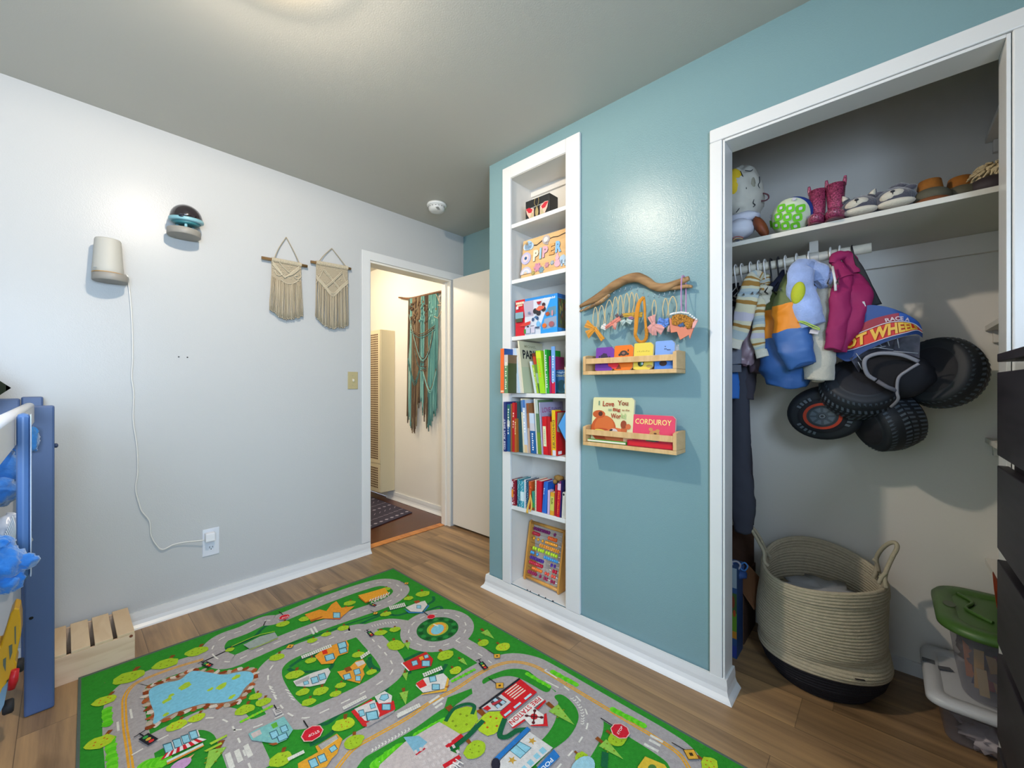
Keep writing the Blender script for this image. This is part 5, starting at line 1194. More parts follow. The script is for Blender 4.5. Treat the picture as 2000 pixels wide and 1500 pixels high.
def bear(f, b):
    f.disc(b, .30, .30, .31, .30, '#b8501c', 24); f.disc(b, .32, .34, .24, .25, '#c8642a', 24); f.disc(b, .17, .62, .16, .09, '#b8501c'); f.disc(b, .21, .63, .055, .055, '#4c2414')
    f.disc(b, .28, .19, .28, .12, '#a84018', 20); f.disc(b, .25, .22, .18, .045, '#6a2410', 16, .1); f.disc(b, .24, .245, .15, .04, '#d8c44c', 16, -.1)
    f.disc(b, .62, .17, .28, .17, '#c86838', 20); f.disc(b, .56, .25, .1, .07, '#c8bcb8'); f.disc(b, .50, .28, .045, .022, '#1c1c24', 12, .4)
    f.poly(b, [(.72, .1), (.86, .1), (.88, .36), (.80, .42), (.74, .34)], '#b85c2c'); f.disc(b, .79, .42, .07, .09, '#8c3c1c'); f.disc(b, .90, .38, .06, .06, '#c86838'); f.disc(b, .9, .12, .1, .14, '#e0b48c'); f.rect(b, 0, 0, 1, .05, '#8c3818')
    T = f.text
    T(b, 'I', .15, .82, .03, .10, '#6a8a6c'); T(b, 'Love', .26, .80, .28, .12, '#a03418', .02); T(b, 'You', .62, .83, .25, .11, '#8c3c20', .02); T(b, 'as', .40, .70, .09, .05, '#7a9a7c'); T(b, 'Big', .52, .68, .18, .09, '#a03418', .025); T(b, 'as the', .74, .71, .17, .045, '#8c3c20'); T(b, 'Wor', .48, .54, .24, .11, '#a03418', .02); T(b, 'ld', .73, .55, .10, .11, '#a8bc7c', .02)
flat_book(1153.5, 1234, z2, .196, '#d4cf9c', 'cream board book reading I Love You as Big as the World with a brown bear', lean=.026, th=.012, xb=1.6015, fn=bear)
def cord(f, b):
    f.text(b, 'CORDUROY', .08, .70, .84, .17, '#e8d87c', .01); f.disc(b, .55, .42, .12, .10, '#c08a4c'); f.disc(b, .46, .55, .05, .05, '#c08a4c'); f.disc(b, .62, .52, .05, .05, '#c08a4c'); f.disc(b, .48, .24, .13, .14, '#2f9a6c', 14, .5); f.disc(b, .62, .27, .05, .1, '#5a3c7a'); f.disc(b, .38, .3, .06, .08, '#b87a44'); f.poly(b, [(.05, .17), (.95, .13), (.95, .145), (.05, .185)], '#8c2c5c')
    f.disc(b, .57, .43, .035, .025, '#5a3a20')
flat_book(1232, 1316.5, z2, .128, '#d84460', 'red board book reading CORDUROY with a small bear in green', lean=.016, th=.014, xb=1.6025, fn=cord)
t = thing('board_book', (1.62, .93, z2), 'green board book lying flat at the left of the lower rack', 'book')
b = MB(M('#4c9a34', rough=.3, var=.3, vs=60)); b.prism([(1.583, .985, z2 + .001), (1.583, .80, z2 + .001), (1.5985, .80, z2 + .001), (1.5985, .985, z2 + .001)], (0, 0, .012)); part('cover', b, t, bevel=.002)
b = MB(M('#dcd6c0', rough=.7)); b.box((1.5825, .803, z2 + .003), (1.599, .986, z2 + .010)); part('pages', b, t)
t = thing('board_book', (1.60, .68, z2), 'crimson book lying flat in front of the red bear book in the lower rack', 'book')
b = MB(M('#b01c34', rough=.3)); b.box((1.5835, .606, z2 + .001), (1.600, .795, z2 + .004)); b.box((1.5835, .606, z2 + .0215), (1.600, .795, z2 + .0245)); b.box((1.5835, .792, z2 + .004), (1.600, .795, z2 + .0215)); part('cover', b, t)
b = MB(M('#c8202c', rough=.4)); b.box((1.585, .608, z2 + .0042), (1.599, .7918, z2 + .0213)); part('pages', b, t)
b = MB(M('#d8d4cc', rough=.5)); q = PX(1323, 682, 1.63); b.obox(q, (.006, 0, .004), (0, .005, 0), (-.003, 0, .014)); tag(build('paper_tag', b), 'small white paper tag poking up behind the right end of the upper rack', 'paper tag')

# driftwood branch
DW = wood('driftwood', '#a58055', '#6c4c2c', (8, 2, 8), .75)
t = thing('driftwood_branch', (1.64, .8, 1.6), 'wavy driftwood branch mounted on the blue wall holding the headbands', 'branch')
def dpx(l, X): return [PX(x, y, X) for x, y in l]
b = MB(DW)
mid = bez(dpx([(1133, 599), (1150, 590), (1175, 576), (1200, 558), (1225, 545), (1245, 542), (1262, 549), (1280, 560), (1300, 561), (1322, 553), (1346, 543)], 1.642), 6)
rr = [.007, .013, .019, .021, .020, .021, .019, .017, .0165, .014, .009]
s0 = len(b.v); b.tube(mid, rr, 14, r2=[x * .8 for x in rr], up=(1, 0, 0))
low = bez(dpx([(1300, 562), (1322, 562), (1340, 559), (1352, 560)], 1.645), 5); b.tube(low, [.010, .009, .007, .005], 10)
low = bez(dpx([(1133, 608), (1150, 601), (1172, 590), (1190, 575)], 1.645), 5); b.tube(low, [.004, .007, .010, .010], 10)
for i in range(s0, len(b.v)):
    p = Vector(b.v[i]); d = noise.noise(Vector((p.x * 20, p.y * 14, p.z * 60))) * .0028; b.v[i] = (p.x + d, p.y + d * .3, p.z + d)
part('branch', b, t)
hooks = [(1141, 602), (1153, 597), (1163, 592), (1174, 586), (1183, 581), (1190, 575), (1201, 570), (1212, 566), (1222, 564), (1234, 562), (1246, 564), (1257, 570), (1267, 575), (1279, 577), (1288, 577), (1298, 575), (1308, 573), (1318, 570)]
HM = M('#b9c4cc', rough=.25, metal=.8)
for x, y in hooks:
    b = MB(HM); p = PX(x, y, 1.640); b.tube(bez([p + Vector((0, 0, .008)), p, p + Vector((-.004, 0, -.010)), p + Vector((-.010, 0, -.010)), p + Vector((-.012, 0, -.004))], 3), .0009, 5); part('hook', b, t)
# headbands: thin cream loops with a bow each
ELA = M('#c9b183', rough=.8, bump=.4, bs=500)
XH = 1.628
def loopband(x, y0, y1, w_, dx=0, X=XH, k=0):
    b = MB(ELA); pts = [(x - w_ * .5 + dx, y1), (x - w_ * .62, lerp(y0, y1, .5)), (x - w_ * .3, lerp(y0, y1, .12)), (x, y0), (x + w_ * .3, lerp(y0, y1, .12)), (x + w_ * .55, lerp(y0, y1, .5)), (x + w_ * .3 + dx, y1)]
    q = [PX(a, c, X - .003 * math.sin(i)) for i, (a, c) in enumerate(pts)]; b.tube(bez(q, 5), .0021, 6, r2=.0012, up=(1, 0, 0)); return b
def wing(b, c, tip, w0, w1, X, fold=.35, n=8):
    """soft bow wing from c to tip (pixels)"""
    C_, T_ = PX(c[0], c[1], X), PX(tip[0], tip[1], X); s_ = X / ray(c[0], 0)[0]; u = (T_ - C_); d = Vector((0, -u.z, u.y)).normalized()
    b.grid(lambda a, v: C_ + u * v + d * ((a - .5) * 2 * lerp(w0, w1, v) * s_) + Vector((-.004 - .006 * math.sin(PI * v) * (1 - (2 * a - 1) ** 2) - .002 * math.sin(a * 14 + v * 3), 0, 0)), 10, n)
    b.grid(lambda a, v: C_ + u * v + d * ((a - .5) * 2 * lerp(w0, w1, v) * s_) + Vector((-.0005 - .002 * math.sin(PI * v), 0, 0)), 10, n)
def headband(x, y0, y1, w_, label, col, wings, dx=0, knot=None, k=0, X=XH, mat=None, grp='bow headbands on the driftwood'):
    p = PX(x, y0, X); t = thing('headband', p, label, 'headband', grp); part('elastic', loopband(x, y0, y1, w_, dx, X), t)
    m = mat or M(col, rough=.8, bump=.5, bs=250, sheen=.3)
    for (c, tp, a, bb) in wings: b = MB(m); wing(b, c, tp, a, bb, X - .006); part('bow_loop', b, t)
    if knot: b = MB(m); q = PX(knot[0], knot[1], X - .010); b.ball(q, (.005, .007, .009), 12, 8, noise_=.3); part('bow_knot', b, t)
    return t
MU = '#c8861c'
headband(1163, 600, 642, 8, 'mustard fabric bow headband at the far left of the driftwood', MU, [((1160, 641), (1145, 632), 3, 8), ((1162, 644), (1147, 654), 3, 9), ((1162, 640), (1178, 664), 3, 5)], knot=(1160, 641))
headband(1175, 597, 640, 10, 'cream loop headband with a small white and pink tail', '#d8d4cc', [((1175, 638), (1184, 642), 3, 4), ((1178, 638), (1184, 634), 3, 3)])
headband(1190, 586, 633, 13, 'square-topped cream loop with a long coral bow', '#d07a68', [((1196, 632), (1182, 641), 4, 3), ((1196, 632), (1212, 622), 4, 5), ((1200, 632), (1202, 644), 4, 1)])
headband(1202, 580, 632, 10, 'slanting cream loop with a peach tail behind the coral bow', '#d89a88', [((1204, 628), (1200, 642), 3, 4)], dx=-6)
headband(1212, 577, 625, 8, 'cream loop with a tiny dark sequinned bow', '#5c4a50', [((1204, 614), (1208, 620), 3, 3), ((1212, 620), (1218, 615), 2, 4)])
headband(1224, 573, 618, 9, 'cream loop with a mint and grey bow in the middle of the branch', '#aebcb4', [((1222, 626), (1214, 632), 3, 6), ((1224, 625), (1234, 630), 3, 5)])
headband(1234, 571, 612, 8, 'cream loop with a mauve bow tucked under the olive one', '#96688c', [((1228, 622), (1238, 620), 3, 4)])
headband(1243, 573, 614, 7, 'cream loop with a flat olive mustard bow beside the long mustard wrap', '#b48c24', [((1236, 615), (1216, 616), 4, 4), ((1236, 615), (1255, 615), 5, 5)], dx=-6, knot=(1236, 615))
t = thing('headband', PX(1255, 580, XH), 'long mustard fabric headwrap with a gathered elastic bottom', 'headband', 'bow headbands on the driftwood')
b = MB(M('#c98216', rough=.85, bump=.6, bs=200, sheen=.3))
b.tube(bez(dpx([(1257, 580), (1248, 592), (1244, 612), (1242, 640), (1241, 655), (1247, 665)], 1.612), 6), [.006, .009, .010, .009, .007, .006], 12, r2=.004, up=(1, 0, 0))
b.tube(bez(dpx([(1257, 580), (1259, 596), (1260, 620), (1262, 645)], 1.616), 6), [.006, .0055, .0055, .006], 12, r2=.004, up=(1, 0, 0)); part('wrap', b, t)
b = MB(M('#b8781c', rough=.9)); gp = bez(dpx([(1241, 655), (1246, 665), (1254, 668), (1261, 663), (1263, 652), (1262, 643)], 1.612), 4)
for i, q in enumerate(gp): b.ball(q, (.006, .0072 + .001 * (i % 2), .0072 - .001 * (i % 2)), 10, 6)
part('gathered_elastic', b, t)
headband(1278, 586, 618, 7, 'cream loop with a large dusty pink twisted bow', '#cc9088', [((1277, 632), (1273, 617), 4, 8), ((1277, 634), (1267, 648), 4, 9), ((1278, 636), (1296, 645), 4, 10), ((1280, 638), (1278, 655), 4, 5)], knot=(1277, 633))
headband(1300, 583, 618, 9, 'cream loop with a blue floral bow between the pink and glitter ones', '#5a80c0', [((1297, 630), (1286, 626), 6, 7), ((1298, 630), (1307, 628), 6, 7), ((1297, 631), (1302, 638), 5, 4)], mat=M('#5a80c4', rough=.8, var=.55, vs=140))
headband(1314, 579, 620, 14, 'wide square-topped cream loop behind the gold glitter bow', '#d8a8a0', [((1310, 636), (1306, 648), 3, 3)])
t = thing('headband', PX(1333, 560, 1.60), 'big gold glitter bow with coral backing and pearls on a pink ribbon loop', 'headband', 'bow headbands on the driftwood')
b = MB(M('#c890b4', rough=.6))
for x, X in ((1330, 1.606), (1338, 1.660)):
    pass
b.tube(bez([PX(1331, 610, 1.612), PX(1330.5, 570, 1.612), PX(1331.5, 545, 1.612), PX(1334, 539.5, 1.630), PX(1338.5, 545, 1.66), PX(1340, 575, 1.655), PX(1339.5, 612, 1.625)], 6), .0042, 8, r2=.0012, up=(.3, 1, 0)); part('ribbon', b, t)
def patch(name, pts, X, m, th=.004):
    b = MB(m); b.prism(dpx(pts, X), (th, 0, 0)); return part(name, b, t, bevel=.001)
patch('coral_backing', [(1307, 620), (1310, 650), (1322, 648), (1328, 664), (1345, 654), (1347, 662), (1355, 640), (1363, 624), (1352, 622), (1335, 640)], 1.603, M('#d07c60', rough=.7), .006)
gl = M('#b47a2c', rough=.3, metal=.4, var=.8, vs=260, bump=2, bs=420)
patch('glitter_panel', [(1311, 622), (1314, 616), (1325, 613), (1340, 615), (1355, 624), (1350, 640), (1342, 643), (1334, 629), (1322, 636), (1312, 634)], 1.598, gl, .004)
patch('blue_center', [(1322, 635), (1327, 629), (1334, 628), (1335, 636), (1328, 639)], 1.600, M('#34507c', rough=.5, var=.4, vs=200), .005)
patch('side_fold', [(1353, 630), (1360, 622), (1363, 626), (1356, 640), (1351, 642)], 1.597, M('#dc9c94', rough=.6), .004)
b = MB(M('#e4e0dc', rough=.25, coat=.5))
for i in range(17): q = interp([Vector((1310, 614, 0)), Vector((1316, 612, 0)), Vector((1330, 610, 0)), Vector((1344, 612, 0)), Vector((1360, 624, 0))], i / 16); b.ball(PX(q.x, q.y, 1.596), .0042, 8, 6)
part('pearl_trim', b, t)

# ================================================================ inside the closet
def sc(px, X): return X / ray(px, 755)[0]
def wr(b, s0, amp, fr):
    for i in range(s0, len(b.v)):
        p = Vector(b.v[i]); n1 = noise.noise_vector(p * fr); n2 = noise.noise_vector(p * fr * 2.7)
        b.v[i] = tuple(p + n1 * amp + n2 * amp * .4)
def loft(b, pts, rad, seg=24, flat=.55, wrk=0.0000, fr=22, n=8, colf=None, caps=True):
    """cloth limb: pts (px, py, X), rad in pixels across, flattened in depth"""
    P = [PX(x, y, X) for x, y, X in pts]; R = [r * sc(p[0], p[2]) for r, p in zip(rad, pts)]
    q = bez(P, n); s0 = len(b.v); f0 = len(b.f)
    b.tube(q, R, seg, r2=[r * flat for r in R], up=(1, .1, 0), caps=caps)
    if wrk: wr(b, s0, wrk, fr)
    if colf:
        tot = len(q) - 1
        for k in range(f0, len(b.f)):
            i = (min(b.f[k]) - s0) // seg
            b.use(colf((i + .5) / tot)); b.mi[k] = b.cur
    return b
# shelves and rod
t = thing('closet_shelf', (2.05, .2, 1.727), 'long white painted shelf above the clothes rod in the closet', 'shelf')
b = MB(M('#c9c5bb', rough=.55, bump=.3, bs=40)); b.box((1.832, -.615, 1.727), (2.305, .995, 1.745)); part('shelf_board', b, t, bevel=.0015)
b = MB(CLOS); b.box((2.288, -.615, 1.655), (2.308, .995, 1.7265)); part('back_cleat', b, t)
t = thing('clothes_rod', (1.99, .4, 1.665), 'white wooden closet rod ending in mid air under the shelf', 'clothes rod')
b = MB(M('#cfc9ba', rough=.4, var=.12, vs=20)); b.tube([(1.985, .038, 1.666), (1.985, .40, 1.664), (1.985, .994, 1.662)], .0175, 20); part('rod', b, t)
b = MB(M('#b9b6ae', rough=.4)); q = PX(1590, 480, 1.985); b.box((1.975, q.y - .014, 1.684), (1.998, q.y + .014, 1.7268)); b.lathe([(.0195, -.016), (.0205, -.014), (.0205, .014), (.0195, .016)], (1.985, q.y, 1.6655), (0, 1, 0), 20); part('rod_bracket', b, t)
for i, (z, lab) in enumerate(((2.07, 'highest'), (1.375, 'second highest'), (.962, 'third'), (.515, 'lowest'))):
    t = thing('side_shelf', (2.1, -.4, z), lab + ' short white shelf at the right end of the closet', 'shelf', 'short shelves at the right of the closet')
    b = MB(CLOS); b.box((1.84, -.615, z - .009), (2.306, -.272, z + .009)); part('shelf_board', b, t)
    b = MB(CLOS); b.box((2.286, -.60, z - .055), (2.308, -.29, z - .0095)); part('cleat', b, t, bevel=.002)
# ---------------------------------------------------------------- things on the closet shelf, left to right
SZ = 1.7455
t = thing('knit_blanket', (1.9, .42, SZ), 'white and yellow cartoon-print blanket bundle at the left end of the closet shelf', 'blanket')
b = MB(M('#bcb9ae', rough=.8)); s0 = len(b.v); b.ball(PX(1450, 388, 1.95), (.10, .078, .128), 34, 26, noise_=.14, ns=2.5); wr(b, s0, .011, 22); part('bundle', b, t)
def onblob(px, py, X=1.852): return PX(px, py, X)
b = MB(M('#d0b020', rough=.8)); b.ball(PX(1434, 358, 1.872), (.03, .034, .060), 18, 12, noise_=.15); part('yellow_patch', b, t, 'yellow printed patch')
b = MB(M('#20222e', rough=.8))
for ln in ([(1430, 335), (1441, 338), (1450, 352), (1456, 370)], [(1446, 334), (1453, 350), (1458, 369)], [(1455, 333), (1466, 334), (1470, 331)], [(1483, 345), (1484, 355), (1481, 362), (1486, 372)], [(1430, 375), (1434, 370)], [(1431, 398), (1440, 387), (1446, 393), (1445, 405), (1438, 415)], [(1430, 403), (1433, 406)], [(1474, 385), (1471, 396), (1475, 400), (1471, 404)]):
    b.tube(bez([PX(x, y, lerp(1.865, 1.93, max(0, (x - 1460) / 30)) if x > 1460 else 1.862) for x, y in ln], 4), .0016, 5)
part('drawn_lines', b, t)
b = MB(M('#5a2c34', rough=.7)); b.tube(bez([PX(x, y, 1.93) for x, y in ((1482, 385), (1488, 378), (1499, 380), (1501, 387), (1494, 392), (1484, 392))], 5), .0028, 8); part('loop_tag', b, t)
b = MB(M('#8f8c7c', rough=.8)); b.ball(PX(1470, 365, 1.90), (.012, .010, .045), 14, 10, noise_=.2); part('grey_patch', b, t, 'grey-olive printed patch')
t = thing('canvas_shoe', (1.88, .42, SZ), 'white canvas shoe with a brown toe and a small rainbow at the shelf edge', 'shoe')
b = MB(M('#c2c4d0', rough=.7)); s0 = len(b.v)
b.ball(PX(1445, 448, 1.875), (.05, .055, .040), 24, 16, noise_=.1); b.ball(PX(1452, 428, 1.90), (.05, .062, .025), 22, 12, noise_=.12); wr(b, s0, .003, 30); part('canvas', b, t)
b = MB(M('#7a3c1c', rough=.6, var=.2, vs=30)); b.ball(PX(1486, 443, 1.872), (.032, .020, .048), 20, 14, Matrix.Rotation(-.45, 3, 'X'), noise_=.12); part('toe_patch', b, t, 'brown leather-look toe')
b = MB(M('#a0584c')); b.tube(bez([PX(x, y, 1.832) for x, y in ((1431, 466), (1435, 463), (1443, 462), (1452, 464))], 4), .0018, 6); b.use(M('#c89a5c')); b.tube(bez([PX(x, y, 1.832) for x, y in ((1432, 469), (1437, 466), (1444, 465.5), (1451, 467))], 4), .0016, 6); b.use(M('#2c3450')); b.ball(PX(1441, 471, 1.834), (.002, .008, .003), 10, 6); part('rainbow', b, t, 'small stitched rainbow')
t = thing('fabric_ball', (1.9, .27, SZ), 'round soft ball with a lime green geometric pattern and blue sides', 'ball')
bc_ = PX(1548, 418, 1.905); br = .072; bc_.z = SZ + br
b = MB(M('#1c3c8c', rough=.7)); b.ball(bc_, br, 32, 20); part('ball_body', b, t)
vd = Vector((-.93, .03, -.30)).normalized(); ux_ = Vector((0, -1, 0)); ux_ = (ux_ - vd * ux_.dot(vd)).normalized(); uy_ = -vd.cross(ux_) * -1; uy_ = vd.cross(ux_); uy_ = uy_ if uy_.z > 0 else -uy_
def BP(x, y, o=0.0):
    """point on the front cap of the ball"""
    p = ux_ * x + uy_ * y; k = math.sqrt(max(0.0, 1 - x * x - y * y)); p = p + vd * k; return bc_ + p * (br + .0012 + o)
b = MB(M('#c4cfb4', rough=.8)); b.grid(lambda a, v: BP(v * .90 * math.cos(2 * PI * a) - .05, v * .95 * math.sin(2 * PI * a)), 32, 8, wrap=True); part('front_panel', b, t)
b = MB()
for i in range(-3, 4):
    for j in range(-3, 4):
        cx, cy = (i * .40 + j * .12) - .05, j * .38 - i * .12 + .02
        for hs, col, o in ((.185, '#62b81c', .0034), (.070, '#c4c0d0', .0040)):
            pts = [(cx + hs * (abs(math.cos(a)) ** .5) * (1 if math.cos(a) > 0 else -1), cy + hs * (abs(math.sin(a)) ** .5) * (1 if math.sin(a) > 0 else -1)) for a in [2 * PI * k / 16 for k in range(16)]]
            pts = [(max(-.93, x), y) for x, y in pts]
            if max((x + .05) ** 2 + y ** 2 for x, y in pts) < .88: b.use(M(col, rough=.8)); b.poly([BP(x, y, o) for x, y in pts])
part('green_pattern', b, t)
# sparkly boots
def boot(px, pytop, X, name_, lab):
    t = thing('rain_boot', PX(px, 430, X), lab, 'boot', 'pink glitter rain boots'); t.location.z = SZ; ORG[t] = Vector(t.location)
    gm = M('#8c3656', rough=.22, coat=.6, var=.7, vs=180, bump=1.5, bs=300); c = Vector((X, PX(px, 430, X).y, SZ)); h = .145
    b = MB(gm); b.tube([c + Vector((.0, 0, .02)), c + Vector((.004, 0, .05)), c + Vector((.006, 0, h))], [.026, .0235, .029], 24, r2=[.03, .026, .031], up=(1, 0, 0)); part('shaft', b, t)
    b = MB(gm); s0 = len(b.v); b.ball(c + Vector((-.022, 0, .026)), (.055, .029, .027), 22, 14); b.v[s0:] = [(x, y, max(z, SZ + .004)) for x, y, z in b.v[s0:]]; part('foot', b, t)
    b = MB(M('#5c2434', rough=.4)); b.lathe([(1, 0), (1, .006)], c + Vector((-.022, 0, .0005)), (0, 0, 1), 24, scale=(.056, .030)); part('sole', b, t)
    for sy in (-1, 1):
        b = MB(gm); a = c + Vector((.006, sy * .024, h - .008)); b.tube(bez([a, a + Vector((0, sy * .002, .02)), a + Vector((.0, sy * .003, .034))], 4), [.006, .006, .004], 10, r2=.003, up=(1, 0, 0)); b.tube([a + Vector((.006, 0, -.01)), a + Vector((.006, sy * .003, .03))], .0035, 8); part('pull_handle', b, t)
    return t
boot(1597, 350, 1.90, '', 'pink glitter rain boot, the left one, beside the green ball'); boot(1632, 350, 1.885, '', 'pink glitter rain boot, the right one, beside the husky slipper')
def slipper(px, X, kind, lab):
    c = PX(px, 420, X); c.z = SZ; t = thing('animal_slipper', c, lab, 'slipper', 'grey husky slippers')
    gf = M('#42424e', rough=.95, bump=1.2, bs=220, sheen=.5); wf = M('#c4bcac', rough=.95, bump=1, bs=220, sheen=.3)
    b = MB(gf); s0 = len(b.v); b.ball(c + Vector((.0, 0, .040)), (.075, .060, .047), 26, 16, noise_=.06); b.v[s0:] = [(x, y, max(z, SZ + .001)) for x, y, z in b.v[s0:]]; part('body', b, t)
    b = MB(wf); b.ball(c + Vector((-.055, -.004, .022)), (.026, .048, .014), 20, 10); part('muzzle_trim', b, t)
    b = MB(wf); b.ball(c + Vector((-.052, .004, .048)), (.026, .034, .020), 20, 12, Matrix.Rotation(-.15, 3, 'X')); part('face', b, t)
    b = MB('#20202a'); b.ball(c + Vector((-.078, .004, .056)), (.004, .006, .004), 10, 6); b.tube([c + Vector((-.079, .004, .054)), c + Vector((-.079, .004, .046))], .0012, 5); part('nose', b, t)
    for sy in (1, -1):
        e = c + Vector((-.035, sy * .038, .070 if kind else .080)); b = MB(gf)
        b.lathe([(.014, -.012), (.012, 0), (.002, .016)], e, (0, sy * .4, .9), 12) if not kind else b.ball(e, (.012, .018, .010), 14, 8)
        eo = part('ear', b, t)
        if not kind: b = MB(wf); b.lathe([(.010, -.008), (.008, 0), (.001, .013)], e + Vector((-.007, 0, 0)), (0, sy * .4, .9), 10); part('inner_ear', b, eo)
    if kind: b = MB(gf); b.ball(c + Vector((.005, -.012, .084)), (.035, .030, .020), 18, 10, noise_=.15); part('cuff', b, t)
    else: b = MB(M('#24242c', rough=.9)); b.ball(c + Vector((.01, .012, .084)), (.012, .012, .012), 12, 8); part('cuff', b, t)
slipper(1678, 1.915, 0, 'grey and white husky slipper with pointed white ears'); slipper(1746, 1.915, 1, 'grey and white slipper with rounded grey ears, nearer the tan boots')
def tanboot(px, X, lab):
    c = PX(px, 395, X); c.z = SZ; t = thing('baby_boot', c, lab, 'boot', 'tan and green baby boots')
    b = MB(M('#8a5414', rough=.8, var=.2, vs=40)); b.tube([c + Vector((.02, 0, .03)), c + Vector((.022, 0, .06)), c + Vector((.026, 0, .098))], [.036, .034, .028], 22, r2=[.036, .034, .027], up=(1, 0, 0)); part('shaft', b, t)
    b = MB(M('#4e4a3a', rough=.8)); s0 = len(b.v); b.ball(c + Vector((-.005, 0, .026)), (.065, .052, .036), 24, 14); b.v[s0:] = [(x, y, max(z, SZ + .003)) for x, y, z in b.v[s0:]]; part('foot', b, t)
    b = MB(M('#6e3c18', rough=.8)); b.lathe([(1, 0), (1, .010), (.9, .018)], c + Vector((-.012, 0, .0005)), (0, 0, 1), 24, scale=(.062, .052)); part('sole', b, t)
tanboot(1817, 1.925, 'tan suede baby boot with a green foot, left of the two'); tanboot(1877, 1.965, 'tan suede baby boot with a green foot, right of the two')
t = thing('fur_boot', (1.96, -.3, SZ), 'dark boot with shaggy cream fleece trim at the right end of the closet shelf', 'boot')
b = MB(M('#2a2024', rough=.7)); c = PX(1936, 352, 1.95); c.z = SZ; s0 = len(b.v); b.ball(c + Vector((0, 0, .028)), (.07, .062, .040), 24, 14); b.v[s0:] = [(x, y, max(z, SZ + .001)) for x, y, z in b.v[s0:]]; part('foot', b, t)
b = MB(M('#b9a884', rough=1, bump=2, bs=120)); rs = random.Random(5)
b.ball(c + Vector((.012, -.02, .075)), (.045, .052, .038), 20, 14, noise_=.4, ns=3)
for i in range(170):
    a = rs.uniform(0, 2 * PI); e = rs.uniform(-.2, 1.1); p = c + Vector((.012, -.02, .07)) + Vector((math.cos(a) * .045 * math.cos(e), math.sin(a) * .055 * math.cos(e), math.sin(e) * .045)); d = Vector((math.cos(a) * .012, math.sin(a) * .022, -.022 + e * .02)); b.tube(bez([p, p + d * .6, p + d], 2), [.004, .0035, .001], 5)
part('fleece_trim', b, t)

# ---------------------------------------------------------------- hangers
HW = M('#e0dedb', rough=.3)
def hanger(px, lab, col=None, white=True, topy=None):
    X = 1.985; y = PX(px, 500, X).y; m = M(col, rough=.4) if col else HW
    t = thing('clothes_hanger', (X, y, 1.66), lab, 'hanger', 'hangers on the closet rod')
    b = MB(m); R = .0255; zc = 1.6665; pts = [Vector((X + .022, y, zc - .012))] + [Vector((X + R * math.cos(a), y, zc + R * math.sin(a))) for a in [PI * k / 8 for k in range(9)]]
    pts += [Vector((X - R * .95, y - .002, zc - .02)), Vector((X - .008, y - .002, zc - .045)), Vector((X, y - .002, zc - .075))]
    b.tube(bez(pts, 3), .0030, 8); part('hook', b, t)
    b = MB(m); T = Vector((X, y - .002, zc - .072)); b.tube([T, Vector((X - .13, y - .002, zc - .135)), Vector((X + .13, y - .002, zc - .135))], .0032, 8, closed=True); part('shoulder_bar', b, t)
for px, lab in ((1437, 'white hanger at the far left of the rod'), (1449, 'white hanger second from the left of the rod'), (1466, 'white hanger left of the striped shirt'), (1482, 'white hanger of the striped shirt'), (1494, 'white hanger just right of the striped shirt'), (1534, 'white hanger of the navy and orange puffer coat'), (1556, 'white hanger of the pale blue fleece'), (1580, 'white hanger of the cream fleece, left of the bracket'), (1622, 'white hanger at the left of the magenta hoodie'), (1640, 'white hanger in the magenta hoodie collar')):
    hanger(px, lab)
for px, lab in ((1506, 'black hanger left of the puffer coat'), (1520, 'thin dark hanger close to the puffer coat')): hanger(px, lab, '#26262a')

# ---------------------------------------------------------------- clothes
CG = 'children\'s clothes on the closet rod'
def garment(name, lab, cat, px=1500): return thing(name, PX(px, 540, 1.985), lab, cat, CG)
# dark trousers and coats far left
t = garment('long_coat', 'long dark blue-grey garment reaching almost to the floor at the far left of the closet', 'clothing', 1440)
b = MB(M('#3a3c48', rough=.85)); loft(b, [(1442, 560, 2.05), (1444, 780, 2.05), (1446, 900, 2.05), (1452, 985, 2.05), (1450, 1040, 2.05)], [14, 17, 19, 22, 14], wrk=0.0075); part('body', b, t)
b = MB(M('#2e2a34', rough=.85)); loft(b, [(1455, 720, 2.10), (1457, 850, 2.10), (1463, 950, 2.10), (1470, 1025, 2.10)], [7, 8, 9, 3], wrk=0.0060); part('side_fold', b, t)
t = garment('dark_shirt', 'dark navy garment behind the hangers at the left of the rod', 'clothing', 1436)
b = MB(M('#22222e', rough=.85)); loft(b, [(1434, 555, 2.02), (1437, 620, 2.02), (1440, 700, 2.02)], [9, 14, 16], wrk=0.0060); part('body', b, t)
t = garment('grey_sweatshirt', 'grey sleeve with a ribbed cuff at the left edge of the opening', 'clothing', 1436)
b = MB(M('#6c6f7a', rough=.9, bump=.4, bs=200)); loft(b, [(1430, 600, 1.93), (1432, 670, 1.93), (1434, 712, 1.93)], [13, 13.5, 13], wrk=0.0045); part('sleeve', b, t)
b = MB(M('#62656f', rough=.9, bump=.8, bs=300)); loft(b, [(1434, 713, 1.93), (1434, 727, 1.93)], [12.5, 12.8], wrk=0.0015); part('cuff', b, t)
t = garment('blue_shorts', 'bright blue garment showing under the grey cuff', 'clothing', 1434)
b = MB(M('#2a66b4', rough=.8)); loft(b, [(1430, 700, 1.97), (1431, 740, 1.97), (1431, 779, 1.97)], [9, 11, 11.5], wrk=0.0045, caps=True); part('body', b, t)
t = garment('dark_jacket', 'dark grey jacket hem behind the mauve sleeve', 'clothing', 1455)
b = MB(M('#3a3640', rough=.85)); loft(b, [(1452, 640, 2.06), (1455, 720, 2.06), (1456, 780, 2.06)], [18, 20, 15], wrk=0.0090); part('body', b, t)
t = garment('mauve_puffer', 'mauve puffer sleeve hanging below the striped shirt', 'clothing', 1465)
